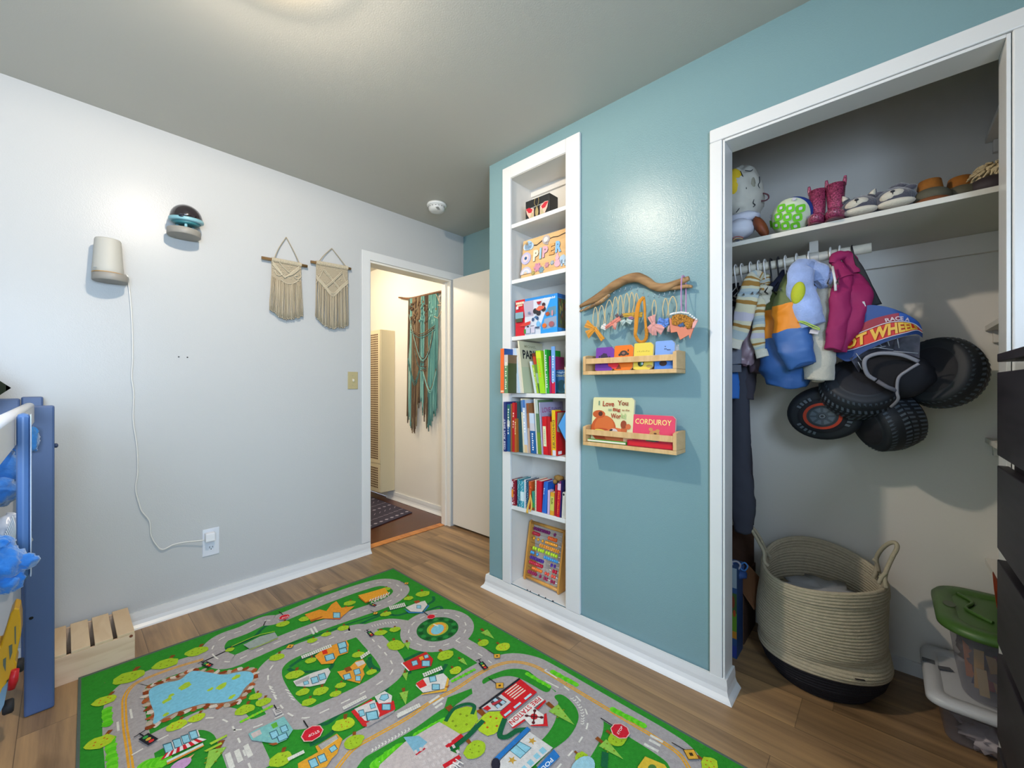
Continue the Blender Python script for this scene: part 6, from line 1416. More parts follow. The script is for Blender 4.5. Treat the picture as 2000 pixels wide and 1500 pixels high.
b = MB(M('#8a7580', rough=.5, coat=.15)); loft(b, [(1473, 600, 1.96), (1467, 650, 1.95), (1461, 690, 1.95), (1455, 712, 1.95)], [11, 15, 15, 10], wrk=0.0105, fr=40); part('sleeve', b, t)
b = MB(M('#5c4a58', rough=.6)); loft(b, [(1480, 640, 2.03), (1480, 690, 2.03), (1478, 728, 2.03)], [16, 20, 12], wrk=0.0120, fr=30); part('body', b, t)
b = MB(M('#4a3440', rough=.8)); b.tube([PX(1455, 712, 1.945), PX(1454, 716, 1.943)], .010, 12); part('cuff_opening', b, t)
# striped shirt
STR = lambda t_: ['#c9c4a8', '#9c7234', '#c4bfae', '#a8b4b4', '#c9c4a8', '#94a4ac', '#b9b4c0'][[0, 0, 1, 2, 3, 2, 4, 1, 4, 1, 0, 3, 5, 3, 0, 1, 4, 6, 6, 0, 1, 0, 3, 3, 0, 0][min(25, int(t_ * 26))]]
def strf(t_): return M(STR(t_), rough=.9, bump=.2, bs=300)
t = garment('striped_shirt', 'cream long-sleeved shirt with brown and pale blue stripes', 'shirt', 1480)
b = MB(strf(0)); loft(b, [(1490, 541, 1.93), (1474, 538, 1.90), (1466, 560, 1.885), (1457, 595, 1.88), (1446, 640, 1.88), (1437, 668, 1.88)], [7, 12, 17, 19, 16, 11], wrk=0.0060, n=6, colf=strf, flat=.4); part('sleeve', b, t)
b = MB(strf(0)); loft(b, [(1488, 558, 1.92), (1484, 590, 1.91), (1481, 630, 1.91), (1482, 665, 1.91), (1486, 688, 1.91)], [9, 12, 10, 12, 9], wrk=0.0060, n=7, colf=strf, flat=.45); part('sleeve', b, t)
b = MB(strf(0)); loft(b, [(1487, 540, 1.99), (1491, 560, 2.0), (1494, 600, 2.0), (1490, 650, 2.0)], [12, 17, 14, 12], wrk=0.0120, n=8, colf=strf, fr=28, flat=.7); part('body', b, t)
CU = M('#cfcaba', rough=.9, bump=.8, bs=350)
b = MB(CU); loft(b, [(1437, 664, 1.879), (1432, 680, 1.879)], [12.5, 13], wrk=.001, flat=.45); part('cuff', b, t, 'plain cream cuff')
b = MB(CU); loft(b, [(1486, 684, 1.909), (1490, 698, 1.909)], [10.5, 11], wrk=.001, flat=.5); part('cuff', b, t, 'plain cream cuff')
b = MB(M('#c4bfae', rough=.9)); loft(b, [(1498, 561, 1.92), (1494, 580, 1.91), (1499, 592, 1.915)], [10, 8, 5], wrk=0.0075, fr=40); part('collar', b, t)
# puffer coat
t = garment('puffer_coat', 'colour-block puffer coat: navy, olive, orange and blue', 'coat', 1530)
NV, OL, OR_, BU = M('#1c2340', rough=.6), M('#5e6a3c', rough=.65), M('#dd8416', rough=.55), M('#35609e', rough=.5)
def puf(t_): return NV if t_ < .24 else OL if t_ < .42 else OR_ if t_ < .62 else BU
b = MB(BU); loft(b, [(1538, 528, 2.02), (1530, 555, 2.0), (1520, 590, 1.98), (1516, 630, 1.97), (1522, 680, 1.97), (1532, 720, 1.97), (1532, 755, 1.97)], [8, 22, 30, 32, 36, 44, 30], wrk=0.0150, fr=14, n=8, colf=lambda u: NV if u < .30 else OL if u < .42 else OR_ if u < .60 else BU, flat=.75); part('coat_body', b, t)
b = MB(BU); loft(b, [(1548, 535, 1.94), (1545, 570, 1.90), (1543, 605, 1.885), (1548, 645, 1.88), (1556, 680, 1.88), (1568, 712, 1.88)], [12, 25, 30, 32, 31, 24], wrk=0.0135, fr=16, n=8, colf=lambda u: OL if u < .36 else OR_ if u < .60 else BU, flat=.62); part('sleeve', b, t)
b = MB(M('#2a4a80', rough=.6)); loft(b, [(1568, 708, 1.885), (1571, 716, 1.885)], [18, 15], wrk=0.0045); part('cuff', b, t)
# cream long fleece
t = garment('cream_fleece', 'cream fleece with a long thick sleeve reaching down beside the puffer', 'jacket', 1600)
FC = M('#b9b4a6', rough=1, bump=1.2, bs=130, sheen=.6)
b = MB(FC); loft(b, [(1608, 540, 1.97), (1612, 590, 1.95), (1606, 640, 1.93), (1602, 690, 1.93), (1598, 742, 1.93)], [16, 24, 26, 25, 24], wrk=0.0060, fr=20, flat=.8, seg=28); part('sleeve', b, t)
b = MB(FC); loft(b, [(1610, 525, 2.03), (1622, 570, 2.03), (1622, 640, 2.03), (1610, 690, 2.03)], [14, 22, 22, 18], wrk=0.0090, fr=20, flat=.9); part('body', b, t)
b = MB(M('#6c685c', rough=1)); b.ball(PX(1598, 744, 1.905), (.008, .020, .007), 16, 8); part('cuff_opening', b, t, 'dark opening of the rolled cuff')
# pale blue fleece
t = garment('blue_fleece', 'pale blue cloud-print fleece with a lime elbow patch and lime cuff', 'jacket', 1575)
FB = M('#93a6d2', rough=1, bump=1.2, bs=130, sheen=.5, var=.30, vs=11)
b = MB(FB); loft(b, [(1585, 530, 1.92), (1567, 525, 1.895), (1563, 560, 1.87), (1570, 590, 1.865), (1580, 615, 1.865), (1587, 636, 1.865)], [12, 22, 23, 24, 24, 21], wrk=0.0060, fr=18, flat=.55, seg=28); part('sleeve', b, t)
b = MB(FB); loft(b, [(1568, 522, 1.93), (1585, 522, 1.925), (1600, 532, 1.93), (1608, 550, 1.93), (1600, 555, 1.92)], [14, 14, 17, 14, 9], wrk=0.0075, fr=22, flat=.8, seg=28); part('collar', b, t)
b = MB(FB); loft(b, [(1596, 560, 1.95), (1600, 600, 1.95), (1604, 640, 1.95), (1598, 668, 1.95)], [14, 20, 20, 16], wrk=0.0060, fr=18, flat=.6, seg=28); part('body', b, t)
b = MB(M('#b4ba2c', rough=.9, bump=.6, bs=160)); b.ball(PX(1559, 573, 1.848), (.018, .023, .043), 20, 14, Matrix.Rotation(.12, 3, 'X')); part('elbow_patch', b, t, 'lime green elbow patch')
b = MB(M('#a9c458', rough=.8)); b.tube(bez([PX(x, y, 1.838) for x, y in ((1560, 628), (1572, 632), (1588, 640), (1600, 644), (1598, 640), (1584, 634), (1570, 628))], 4, True), .0022, 6, closed=True)
b.tube(bez([PX(x, y, 1.925) for x, y in ((1618, 640), (1608, 656), (1592, 669))], 5), .0022, 6); part('trim_binding', b, t, 'lime green binding')
b = MB(M('#c4bcc0', rough=.6)); q = PX(1590, 648, 1.858); b.obox(q, (.0006, 0, 0), (0, .013, .003), (0, -.002, .007)); part('care_label', b, t)
# magenta hoodie
t = garment('magenta_hoodie', 'magenta hooded jacket right of the pale fleeces', 'jacket', 1650)
MG = M('#8c1050', rough=.75, bump=.15, bs=90)
b = MB(MG); loft(b, [(1650, 535, 1.93), (1645, 570, 1.90), (1640, 610, 1.885), (1634, 650, 1.88), (1627, 683, 1.88)], [13, 18, 18, 16, 13], wrk=0.0090, fr=16, flat=.55, seg=28); part('sleeve', b, t)
b = MB(MG); loft(b, [(1664, 540, 1.96), (1668, 580, 1.93), (1662, 620, 1.91), (1650, 655, 1.90), (1642, 686, 1.90)], [20, 26, 23, 14, 9], wrk=0.0105, fr=16, flat=.7, seg=28); part('body', b, t)
b = MB(MG); loft(b, [(1626, 515, 1.94), (1634, 503, 1.95), (1650, 500, 1.965), (1663, 513, 1.97), (1667, 536, 1.965)], [7, 10, 12, 11, 12], wrk=0.0060, fr=24, flat=.7); part('hood', b, t)
b = MB(MG); loft(b, [(1632, 510, 1.945), (1640, 525, 1.935), (1650, 545, 1.92)], [7, 10, 14], wrk=0.0045, flat=.6); part('hood_edge', b, t)
b = MB(HW); b.tube([PX(1626, 521, 1.905), PX(1631, 548, 1.872), PX(1632, 568, 1.870)], .0042, 8); part('hanger_arm', b, t, 'white hanger arm poking from the collar')
b = MB(M('#b9b9bc')); q = PX(1684, 594, 1.90); b.obox(q, (.0006, 0, 0), (0, .008, 0), (0, .002, .009)); part('care_label', b, t)

# ---------------------------------------------------------------- monster truck costume with four soft tyres
t = thing('monster_truck_costume', PX(1690, 500, 1.985), 'soft monster truck costume with big black tyres and a flame-lettered banner', 'costume', None)
BK, TR = M('#16161e', rough=.75), M('#1b2028', rough=.6)
TL = M('#4c5763', rough=.6)
def P8(x, y): return (1600 + x / 4.688, 580 + y / 4.688)
def tyre(cx, cy, X, rx, ry, th, n, tread=True, face=None, hub=False, seg=40, tw=0.0):
    """stuffed tyre; n = the side it shows towards the room"""
    c = PX(cx, cy, X); s_ = sc(cx, X); n = Vector(n).normalized()
    e1 = Vector((0, -1, 0)); e1 = (e1 - n * e1.dot(n)).normalized(); e2 = n.cross(e1); e2 = e2 if e2.z > 0 else -e2
    ca, sa = math.cos(tw), math.sin(tw); e1, e2 = e1 * ca + e2 * sa, e2 * ca - e1 * sa
    RX, RY = rx * s_, ry * s_; prof = [(0, .60), (.5, .60), (.64, .54), (.70, .50), (.80, .52), (.92, .42), (.985, .2), (1.0, 0), (.985, -.2), (.92, -.42), (.8, -.52), (.5, -.58), (0, -.6)]
    def S(a, r, h, o=0): return c + e1 * (math.cos(a) * (RX * r + o)) + e2 * (math.sin(a) * (RY * r + o)) + n * (h * th)
    b = MB(TR); b.smooth = True; B0 = len(b.v)
    for r, h in prof:
        for k in range(seg): b.v.append(tuple(S(2 * PI * k / seg, max(r, .001), h)))
    for i in range(len(prof) - 1):
        for k in range(seg):
            k2 = (k + 1) % seg; b.use(BK if prof[i + 1][0] <= .64 else TR); b.face((B0 + i * seg + k, B0 + i * seg + k2, B0 + (i + 1) * seg + k2, B0 + (i + 1) * seg + k))
    b.smooth = False; tp = part('tyre', b, t)
    if tread:
        b = MB(TL)
        for k in range(44):
            a = 2 * PI * k / 44; da = .11
            for h0, h1, d in ((.46, .02, 1), (-.02, -.42, -1)):
                p0, p1 = a + (0 if d > 0 else da), a + (da if d > 0 else 0)
                r0 = 1.0 - .10 * (abs(h0) / .46) ** 2; r1 = 1.0 - .10 * (abs(h1) / .46) ** 2; w_ = .034
                b.poly([S(p0 - w_, r0, h0, .0016), S(p0 + w_, r0, h0, .0016), S(p1 + w_, r1, h1, .0022), S(p1 - w_, r1, h1, .0022)])
        part('tread', b, tp)
    if hub:
        b = MB()
        def ring(r0, r1, col, o):
            b.use(M(col, rough=.6)); f0 = len(b.v)
            for k in range(seg): b.v.append(tuple(S(2 * PI * k / seg, r0, .605, 0) + n * o)); b.v.append(tuple(S(2 * PI * k / seg, r1, .605 if r1 < .6 else .57, 0) + n * o))
            for k in range(seg): k2 = (k + 1) % seg; b.face((f0 + 2 * k, f0 + 2 * k + 1, f0 + 2 * k2 + 1, f0 + 2 * k2))
        ring(.001, .40, '#3c4650', .0014); ring(.40, .49, '#a8341c', .0016); ring(.33, .40, '#252c34', .0018)
        for k in range(8):
            a = 2 * PI * k / 8 + .2; b.use(M('#525e6a', rough=.6)); b.poly([S(a - .27, .31, .605) + n * .0022, S(a + .27, .31, .605) + n * .0022, S(a + .20, .16, .605) + n * .0022, S(a - .20, .16, .605) + n * .0022])
        ring(.001, .10, '#20262c', .0026); ring(.04, .08, '#5a6470', .003)
        part('wheel_print', b, tp, 'orange-ringed wheel hub print')
        b = MB(M('#59626c', rough=.6)); 
        for a0, m_ in ((-.15, 4), (-2.1, 5), (2.4, 4)):
            for i in range(m_): a = a0 - i * .19; b.poly([S(a - .06, .62, .58) + n * .003, S(a + .06, .62, .58) + n * .003, S(a + .05, .74, .52) + n * .005, S(a - .05, .74, .52) + n * .005])
        part('sidewall_marks', b, tp)
    return tp
tyre(1732, 822, 2.10, 56, 58, .135, (-.50, .70, -.28), tw=.2)                   # low right
tyre(1612, 806, 2.08, 64, 53, .085, (-.95, .10, -.22), tread=False, hub=True, tw=.25)       # low left, wheel print
tyre(1838, 728, 2.09, 64, 70, .10, (-.80, .52, .18), tw=.0)      # right, behind the seat
tyre(1676, 760, 2.03, 62, 58, .12, (-.78, -.22, .58), tw=.1)     # left
# dark body between the tyres
b = MB(BK); s0 = len(b.v); b.ball(PX(1745, 735, 2.04), (.07, .11, .085), 30, 20, noise_=.1, ns=2); wr(b, s0, .004, 20); part('truck_body', b, t)
b = MB(BK); loft(b, [(1640, 735, 2.02), (1660, 770, 2.02), (1612, 745, 2.06)], [20, 18, 12]); part('body_gusset', b, t)
# hood, banner and lettering: one curved surface, X follows the bulge
R0 = [(1625, 693), (1648, 640), (1683, 600), (1725, 598), (1765, 611), (1792, 627), (1801, 641)]
R1 = [(1625, 692), (1655, 654), (1690, 629), (1730, 616), (1765, 612), (1793, 629), (1801, 643)]
R2 = [(1624, 689), (1658, 661), (1697, 643), (1735, 630), (1765, 628), (1788, 634), (1801, 646)]
R3 = [(1625, 686), (1660, 682), (1697, 671), (1735, 658), (1770, 649), (1791, 644), (1802, 650)]
R4 = [(1626, 690), (1656, 706), (1690, 686), (1735, 666), (1770, 656), (1791, 653), (1802, 660)]
def cur(row, u): return interp([Vector((x, y, 0)) for x, y in row], u)
def curs(row, u):
    k = bez([Vector((x, y, 0)) for x, y in row], 6); return interp(k, u)
def HX(u, v): return 1.955 - .055 * math.sin(PI * min(max(u, 0), 1)) ** .8 + .05 * max(0, u - .6) ** 1.2 - .012 * v
def HS(ra, rb, u, v, va, vb, o=0):
    p = lerp(curs(ra, u), curs(rb, u), v); return PX(p.x, p.y, HX(u, lerp(va, vb, v)) - o)
for nm, ra, rb, va, vb, col, lb in (('hood_panel', R0, R1, 0, .25, '#1d4484', 'blue quilted hood panel'), ('red_panel', R1, R2, .25, .5, '#8c1c34', 'red stripe panel'), ('flame_banner', R2, R3, .5, .9, '#c42418', 'red banner with yellow lettering'), ('lower_panel', R3, R4, .9, .7, '#1c3c74', 'blue lower edge')):
    b = MB(M(col, rough=.55)); b.grid(lambda u, v: HS(ra, rb, u, v, va, vb), 36, 6); b.grid(lambda u, v: HS(ra, rb, u, v, va, vb, -.012), 36, 6); part(nm, b, t, lb)
b = MB(M('#24509c', rough=.55)); b.grid(lambda u, v: HS(R1, R2, lerp(.62, 1, u), lerp(0, 1, v), .25, .5, .002), 16, 5); part('blue_inset', b, t, 'blue patch under the small lettering')
b = MB(M('#c8c4cc')); b.tube([HS(R2, R3, u / 30, 0, .5, .9, .003) for u in range(31)], .0018, 6); b.tube([HS(R3, R4, u / 30, .08, .9, .7, .003) for u in range(31)], .0014, 6); part('piping', b, t, 'thin white piping')
b = MB(M('#d8a838', rough=.5)); b.arc_text('HOT WHEELS', lambda x, y: HS(R3, R2, lerp(.02, .86, x), lerp(.08, .94, y), .9, .5, .005), bold=.045); part('flame_lettering', b, t, 'yellow flame lettering')
b = MB(M('#c9b4b8', rough=.5)); b.arc_text('RACE A', lambda x, y: HS(R2, R1, lerp(.48, .74, x), lerp(.12, .62, y), .5, .25, .005), bold=.03); part('small_lettering', b, t, 'small white lettering')
# grey printed cockpit, binding round the opening
b = MB(M('#4c4c58', rough=.45, var=.3, vs=50)); G0_ = [(1660, 700), (1690, 684), (1730, 668), (1770, 657), (1797, 656)]; G1a = [(1678, 728), (1688, 700), (1712, 688), (1755, 687), (1796, 700)]
b.grid(lambda u, v: (lambda p: PX(p.x, p.y, 1.905 + .03 * v + .02 * u))(lerp(curs(G0_, u), curs(G1a, u), v)), 24, 8); part('cockpit_print', b, t, 'dark grey printed cockpit panel')
b = MB(M('#8c9098', rough=.4))
for a_, c_ in (((1700, 672), (1688, 682)), ((1695, 682), (1730, 676)), ((1712, 668), (1722, 676)), ((1732, 660), (1737, 676)), ((1752, 657), (1756, 680)), ((1700, 677), (1745, 683)), ((1672, 690), (1683, 705)), ((1676, 707), (1684, 722)), ((1745, 686), (1793, 690))):
    b.tube([PX(a_[0], a_[1], 1.902), PX(c_[0], c_[1], 1.908)], .0016, 6)
part('print_lines', b, t, 'silver print lines')
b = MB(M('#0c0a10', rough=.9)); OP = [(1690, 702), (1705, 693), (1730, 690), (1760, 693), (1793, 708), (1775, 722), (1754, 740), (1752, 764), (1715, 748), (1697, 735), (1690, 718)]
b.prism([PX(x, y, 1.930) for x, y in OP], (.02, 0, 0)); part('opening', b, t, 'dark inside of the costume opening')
b = MB(M('#7c7c84', rough=.6)); b.tube(bez([PX(x, y, X) for x, y, X in ((1710, 742, 1.915), (1695, 732, 1.905), (1688, 712, 1.895), (1694, 698, 1.892), (1720, 690, 1.89), (1760, 693, 1.895), (1794, 706, 1.91))], 6), .0064, 12, r2=.004, up=(1, 0, 0))
b.tube(bez([PX(x, y, X) for x, y, X in ((1795, 710, 1.91), (1775, 722, 1.912), (1755, 738, 1.915), (1752, 765, 1.92), (1754, 780, 1.925), (1740, 795, 1.95))], 6), .0046, 12, r2=.004, up=(1, 0, 0)); part('binding', b, t, 'grey binding round the opening')
b = MB(M('#55555e', rough=.6)); b.tube([PX(1713, 744, 1.918), PX(1733, 756, 1.918), PX(1751, 763, 1.918)], .007, 10, r2=.003, up=(1, 0, 0)); part('neck_strap', b, t)
# straps up to the rod
b = MB(M('#14141a', rough=.7)); b.tube(bez([PX(1664, 482, 1.97), PX(1668, 500, 1.96), PX(1680, 525, 1.96), PX(1694, 560, 1.955), PX(1706, 598, 1.955)], 6), [.002, .003, .010, .014, .024], 10, r2=.002, up=(1, 0, 0)); part('shoulder_strap', b, t)
b = MB(M('#14141a', rough=.5)); b.tube(bez([Vector((1.985, PX(1664, 500, 1.985).y, 1.665)) + Vector((.021 * math.cos(a), 0, .021 * math.sin(a))) for a in [PI * k / 6 for k in range(7)]] + [PX(1668, 500, 1.965)], 3), .0022, 8); part('strap_hook', b, t)
b = MB(M('#b43c14', rough=.6)); b.tube([PX(1681, 540, 1.955), PX(1685, 552, 1.955), PX(1688, 558, 1.955)], [.003, .006, .002], 8, r2=.0015, up=(1, 0, 0)); part('strap_tab', b, t, 'orange strap tab')

# ---------------------------------------------------------------- rope basket
BC, BR0 = Vector((2.062, .195, 0)), .198
t = thing('rope_basket', BC, 'large cream coiled rope basket with a black base and two handles on the closet floor', 'basket')
def topz(a):   # a measured from +x; the rim dips towards the room
    return .430 - .036 * math.cos(a - PI) + .016 * math.sin(2 * a + .5)
def bpt(a, f, o=0.0):
    z = f * topz(a)
    bul = .012 * math.sin(PI * f) + .010 * math.sin(3 * a + 5 * f) * math.sin(PI * f)
    # sagging folds on the room side
    fold = -.014 * math.exp(-((f - .42 - .10 * math.sin(a + 2.2)) / .05) ** 2) * (0.5 - .5 * math.cos(a)) + .008 * math.exp(-((f - .30) / .05) ** 2) * (0.5 - .5 * math.cos(a))
    r = BR0 * (.90 + .10 * min(1, f * 4)) + bul + fold + o - (.02 * (1 - min(1, f * 8)))
    if f > .9: r += .004
    return BC + Vector((math.cos(a) * r, math.sin(a) * r, max(z, .001)))
ROPE = M('#b9ae96', rough=.9, bump=1.2, bs=260, var=.08, vs=60)
NC = 34
def coilgrid(b, f0, f1, nc, inner=False):
    nv = nc * 5
    def fn(u, v):
        f = lerp(f0, f1, v); ph = v * nc; o = .0042 * abs(math.sin(PI * ph)) ** .6
        return bpt(2 * PI * u, f, (-.012 - o) if inner else o)
    b.grid(fn, 110, nv, wrap=True)
b = MB(ROPE); coilgrid(b, .25, 1.0, 28); coilgrid(b, .25, 1.0, 28, True)
b.tube([bpt(2 * PI * k / 60, 1.0, -.005) + Vector((0, 0, .002)) for k in range(60)], .0075, 8, closed=True); part('rope_wall', b, t)
b = MB(M('#15131c', rough=.85, bump=.8, bs=200)); coilgrid(b, 0.0, .252, 9)
b.poly([bpt(2 * PI * k / 60, 0, -.004) + Vector((0, 0, .002)) for k in range(60)]); part('black_base', b, t, 'black coiled base')
b = MB(M('#17151c')); q = bpt(PI + .62, .32, .006); b.obox(q, (.001, .002, 0), (-.006, .012, 0), (0, 0, .0015)); part('stitch_mark', b, t)
HM_ = M('#b0a68e', rough=.9, bump=1, bs=300)
p1, p2 = PX(1712, 1118, 2.10), PX(1731, 1140, 2.02)
b = MB(HM_); hp = [PX(1731, 1148, 2.0), PX(1728, 1132, 2.005), PX(1731, 1115, 2.02), PX(1742, 1090, 2.04), PX(1752, 1070, 2.06), PX(1748, 1060, 2.07), PX(1735, 1062, 2.08), PX(1720, 1075, 2.10), PX(1712, 1090, 2.12), PX(1713, 1105, 2.13), PX(1710, 1118, 2.13), PX(1706, 1128, 2.13)]
b.tube(bez(hp, 5), .0072, 10); b.tube(bez([PX(1716, 1140, 2.0), PX(1722, 1128, 2.003), PX(1731, 1118, 2.01)], 4), .0065, 8); b.tube(bez([PX(1704, 1092, 2.12), PX(1712, 1098, 2.12), PX(1717, 1116, 2.13)], 4), .006, 8); part('handle', b, t)
b = MB(HM_); b.tube(bez([PX(1501, 1106, 2.0), PX(1493, 1096, 2.0), PX(1492, 1078, 2.02), PX(1480, 1055, 2.04), PX(1467, 1032, 2.06), PX(1470, 1030, 2.07), PX(1484, 1050, 2.08), PX(1497, 1076, 2.09), PX(1505, 1090, 2.06)], 5), .0065, 10); part('handle', b, t)
t2 = thing('white_cloth', BC + Vector((0, 0, .25)), 'white cloth bundle lying inside the rope basket', 'cloth')
b = MB(M('#a8aab0', rough=.8)); s0 = len(b.v); b.ball(BC + Vector((-.01, -.01, .33)), (.13, .13, .03), 26, 12, noise_=.5, ns=3); wr(b, s0, .01, 20); part('folds', b, t2)

# ---------------------------------------------------------------- storage boxes
def rrect(cx, cy, hx, hy, r, z, n=6):
    pts = []
    for (sx, sy, a0) in ((1, 1, 0), (-1, 1, PI / 2), (-1, -1, PI), (1, -1, 3 * PI / 2)):
        for k in range(n + 1): a = a0 + PI / 2 * k / n; pts.append(Vector((cx + sx * (hx - r) + r * math.cos(a), cy + sy * (hy - r) + r * math.sin(a), z)))
    return pts
def shell(b, rings, cap0=True, cap1=True):
    b0 = len(b.v); n = len(rings[0]); b.smooth = True
    for rg in rings: b.v += [tuple(p) for p in rg]
    for i in range(len(rings) - 1):
        for k in range(n): b.face((b0 + i * n + k, b0 + i * n + (k + 1) % n, b0 + (i + 1) * n + (k + 1) % n, b0 + (i + 1) * n + k))
    b.smooth = False
    if cap0: b.face([b0 + k for k in range(n)][::-1])
    if cap1: b.face([b0 + (len(rings) - 1) * n + k for k in range(n)])
def clear_plastic():
    m = bpy.data.materials.new('clear_plastic'); m.use_nodes = True; nt = m.node_tree; N = nt.nodes.new; L = nt.links.new
    bs = nt.nodes['Principled BSDF']; bs.inputs['Base Color'].default_value = lin('#b4b2bc'); bs.inputs['Roughness'].default_value = .25
    tr = N('ShaderNodeBsdfTransparent'); tr.inputs[0].default_value = (.82, .82, .84, 1); mx = N('ShaderNodeMixShader'); mx.inputs[0].default_value = .27
    L(tr.outputs[0], mx.inputs[1]); L(bs.outputs[0], mx.inputs[2]); L(mx.outputs[0], nt.nodes['Material Output'].inputs[0]); return m
CP = clear_plastic()
cy = -.235
t = thing('storage_box', (2.07, cy, 0), 'low clear plastic storage box with a white lid on the closet floor', 'storage box')
b = MB(CP); shell(b, [rrect(2.08, cy, .125, .085, .03, .002), rrect(2.08, cy, .13, .09, .03, .012), rrect(2.08, cy, .165, .11, .035, .12), rrect(2.08, cy, .172, .118, .035, .122), rrect(2.08, cy, .174, .12, .035, .142)], cap1=False); part('box_body', b, t)
LW = M('#c6c8cc', rough=.35)
b = MB(LW); shell(b, [rrect(2.08, cy, .186, .132, .04, .134), rrect(2.08, cy, .192, .138, .042, .137), rrect(2.08, cy, .192, .138, .042, .148), rrect(2.08, cy, .186, .132, .04, .160), rrect(2.08, cy, .150, .098, .03, .161), rrect(2.08, cy, .144, .092, .03, .152)]); part('lid', b, t, 'white lid')
b = MB(M('#55585e', rough=.5)); q = PX(1816, 1302, 2.13); b.obox((2.125, cy + .120, .161), (.013, 0, 0), (0, .016, 0), (0, 0, .002)); b.obox((2.11, cy + .085, .158), (.008, .004, 0), (-.01, .022, 0), (0, 0, .002)); part('latch', b, t, 'dark latch slot')
b = MB(LW); b.box((1.8915, cy - .09, .118), (1.905, cy - .03, .134)); part('handle_tab', b, t)
t2 = thing('crumpled_paper', (2.0, cy, .01), 'pale crumpled paper and cloth inside the low clear box', 'paper')
b = MB(M('#b8aeb0', rough=.8)); s0 = len(b.v); b.ball((1.98, cy - .01, .045), (.05, .055, .032), 22, 16, noise_=.7, ns=4); wr(b, s0, .008, 50); b.ball((2.1, cy, .04), (.08, .07, .03), 18, 12, noise_=.5); part('crumpled_sheet', b, t2)
t = thing('craft_tub', (2.08, cy, .16), 'tall clear tub of craft sticks with a green lid standing on the white-lidded box', 'storage box')
GL = M('#44682c', rough=.4)
gx = 2.085; gy = -.275
b = MB(CP); shell(b, [rrect(gx, gy, .13, .085, .045, .1625), rrect(gx, gy, .14, .09, .05, .172), rrect(gx, gy, .172, .118, .06, .385), rrect(gx, gy, .174, .12, .06, .392)], cap1=False); part('tub_body', b, t)
b = MB(GL); shell(b, [rrect(gx, gy, .195, .135, .09, .374, 8), rrect(gx, gy, .207, .150, .10, .380, 8), rrect(gx, gy, .207, .150, .10, .392, 8), rrect(gx, gy, .196, .140, .09, .404, 8), rrect(gx, gy, .160, .105, .07, .405, 8), rrect(gx, gy, .152, .097, .065, .396, 8)]); part('lid', b, t, 'green lid')
b = MB(M('#5a6450', rough=.6)); b.lathe([(.020, 0), (.020, .001)], (gx - .01, gy + .112, .4055), (0, 0, 1), 24, scale=(1.3, .8)); part('handle_slot', b, t, 'oval handle hole')
b = MB(GL); b.tube(bez([(gx + .13, gy + .08, .400), (gx + .07, gy + .05, .401), (gx + .0, gy + .072, .401), (gx - .045, gy + .045, .401), (gx - .07, gy + .02, .400)], 6), .0055, 10); part('lid_rib', b, t)
rs = random.Random(11)
for i in range(8):
    x, y = gx - .10 + rs.uniform(-.015, .10), gy + rs.uniform(-.06, .07); a = rs.uniform(-.25, .25); h = rs.uniform(.08, .15)
    b = MB(M(['#b88a4c', '#8c3030', '#3a3a5c', '#c4a878', '#c06a2c', '#5c3c28', '#7a7a7c', '#d0a050'][i], rough=.7)); b.obox((x, y, .172 + h / 2), (.0015, 0, 0), (0, .011, 0), (0, a * h / 2, h / 2))
    tag(build('craft_stick', b), ['honey-brown', 'dark red', 'navy', 'pale sand', 'orange', 'dark brown', 'grey', 'golden'][i] + ' flat craft stick standing inside the green-lidded tub', 'craft stick', 'craft sticks in the green-lidded tub')
t2 = thing('craft_pieces', (gx, gy, .17), 'jumble of dark and brown craft scraps inside the green-lidded tub', 'craft supplies')
b = MB(M('#5c4a48', rough=.8, var=.5, vs=30)); b.ball((gx + .03, gy, .25), (.10, .085, .075), 18, 12, noise_=.6); part('scraps', b, t2)
t = thing('red_cloth', (2.1, -.3, .40), 'orange-red folded cloth corner on the green lid', 'cloth')
b = MB(M('#a8401c', rough=.7)); q = [PX(1938, 1118, 2.02), PX(1941, 1150, 2.02), PX(1947, 1190, 2.02), PX(1966, 1186, 2.04), PX(1950, 1140, 2.03)]; b.prism(q, (.02, -.004, 0)); part('folded_edge', b, t, bevel=.002)

# cardboard box and things low on the left of the closet
t = thing('cardboard_box', (2.2, .55, 0), 'brown cardboard box with an open flap at the left of the closet floor', 'box')
CB = M('#4c3222', rough=.85, var=.1, vs=30)
b = MB(CB); x0_, x1_, y0_, y1_ = 2.06, 2.28, .47, .80
for a_, c_ in (((x0_, y0_, .001), (x1_, y0_ + .006, .30)), ((x0_, y1_ - .006, .001), (x1_, y1_, .30)), ((x1_ - .006, y0_ + .006, .001), (x1_, y1_ - .006, .46)), ((x0_, y0_ + .006, .001), (x0_ + .006, y1_ - .006, .30)), ((x0_ + .006, y0_ + .006, .001), (x1_ - .006, y1_ - .006, .008))): b.box(a_, c_)
part('carton', b, t)
b = MB(M('#6a4426', rough=.85)); q = [PX(1462, 1103, 2.06), PX(1484, 1128, 2.10), PX(1481, 1178, 2.05), PX(1473, 1192, 2.02), PX(1440, 1142, 2.05)]; b.prism(q, (.004, .003, 0)); part('flap', b, t)
t = thing('blue_toy_shoe', (2.1, .52, .30), 'blue and white patterned toy lying on the cardboard box', 'toy')
b = MB(M('#2c4c84', rough=.6)); b.ball(PX(1438, 1105, 2.0), (.04, .035, .018), 18, 10, noise_=.2); b.ball(PX(1444, 1120, 2.0), (.035, .03, .022), 18, 10, noise_=.2); part('body', b, t)
b = MB(M('#a8a4b0', rough=.6)); b.tube(bez([PX(x, y, 1.962) for x, y in ((1430, 1098), (1440, 1097), (1446, 1104), (1441, 1112), (1433, 1110))], 4, True), .004, 8, closed=True); part('light_swirl', b, t); 
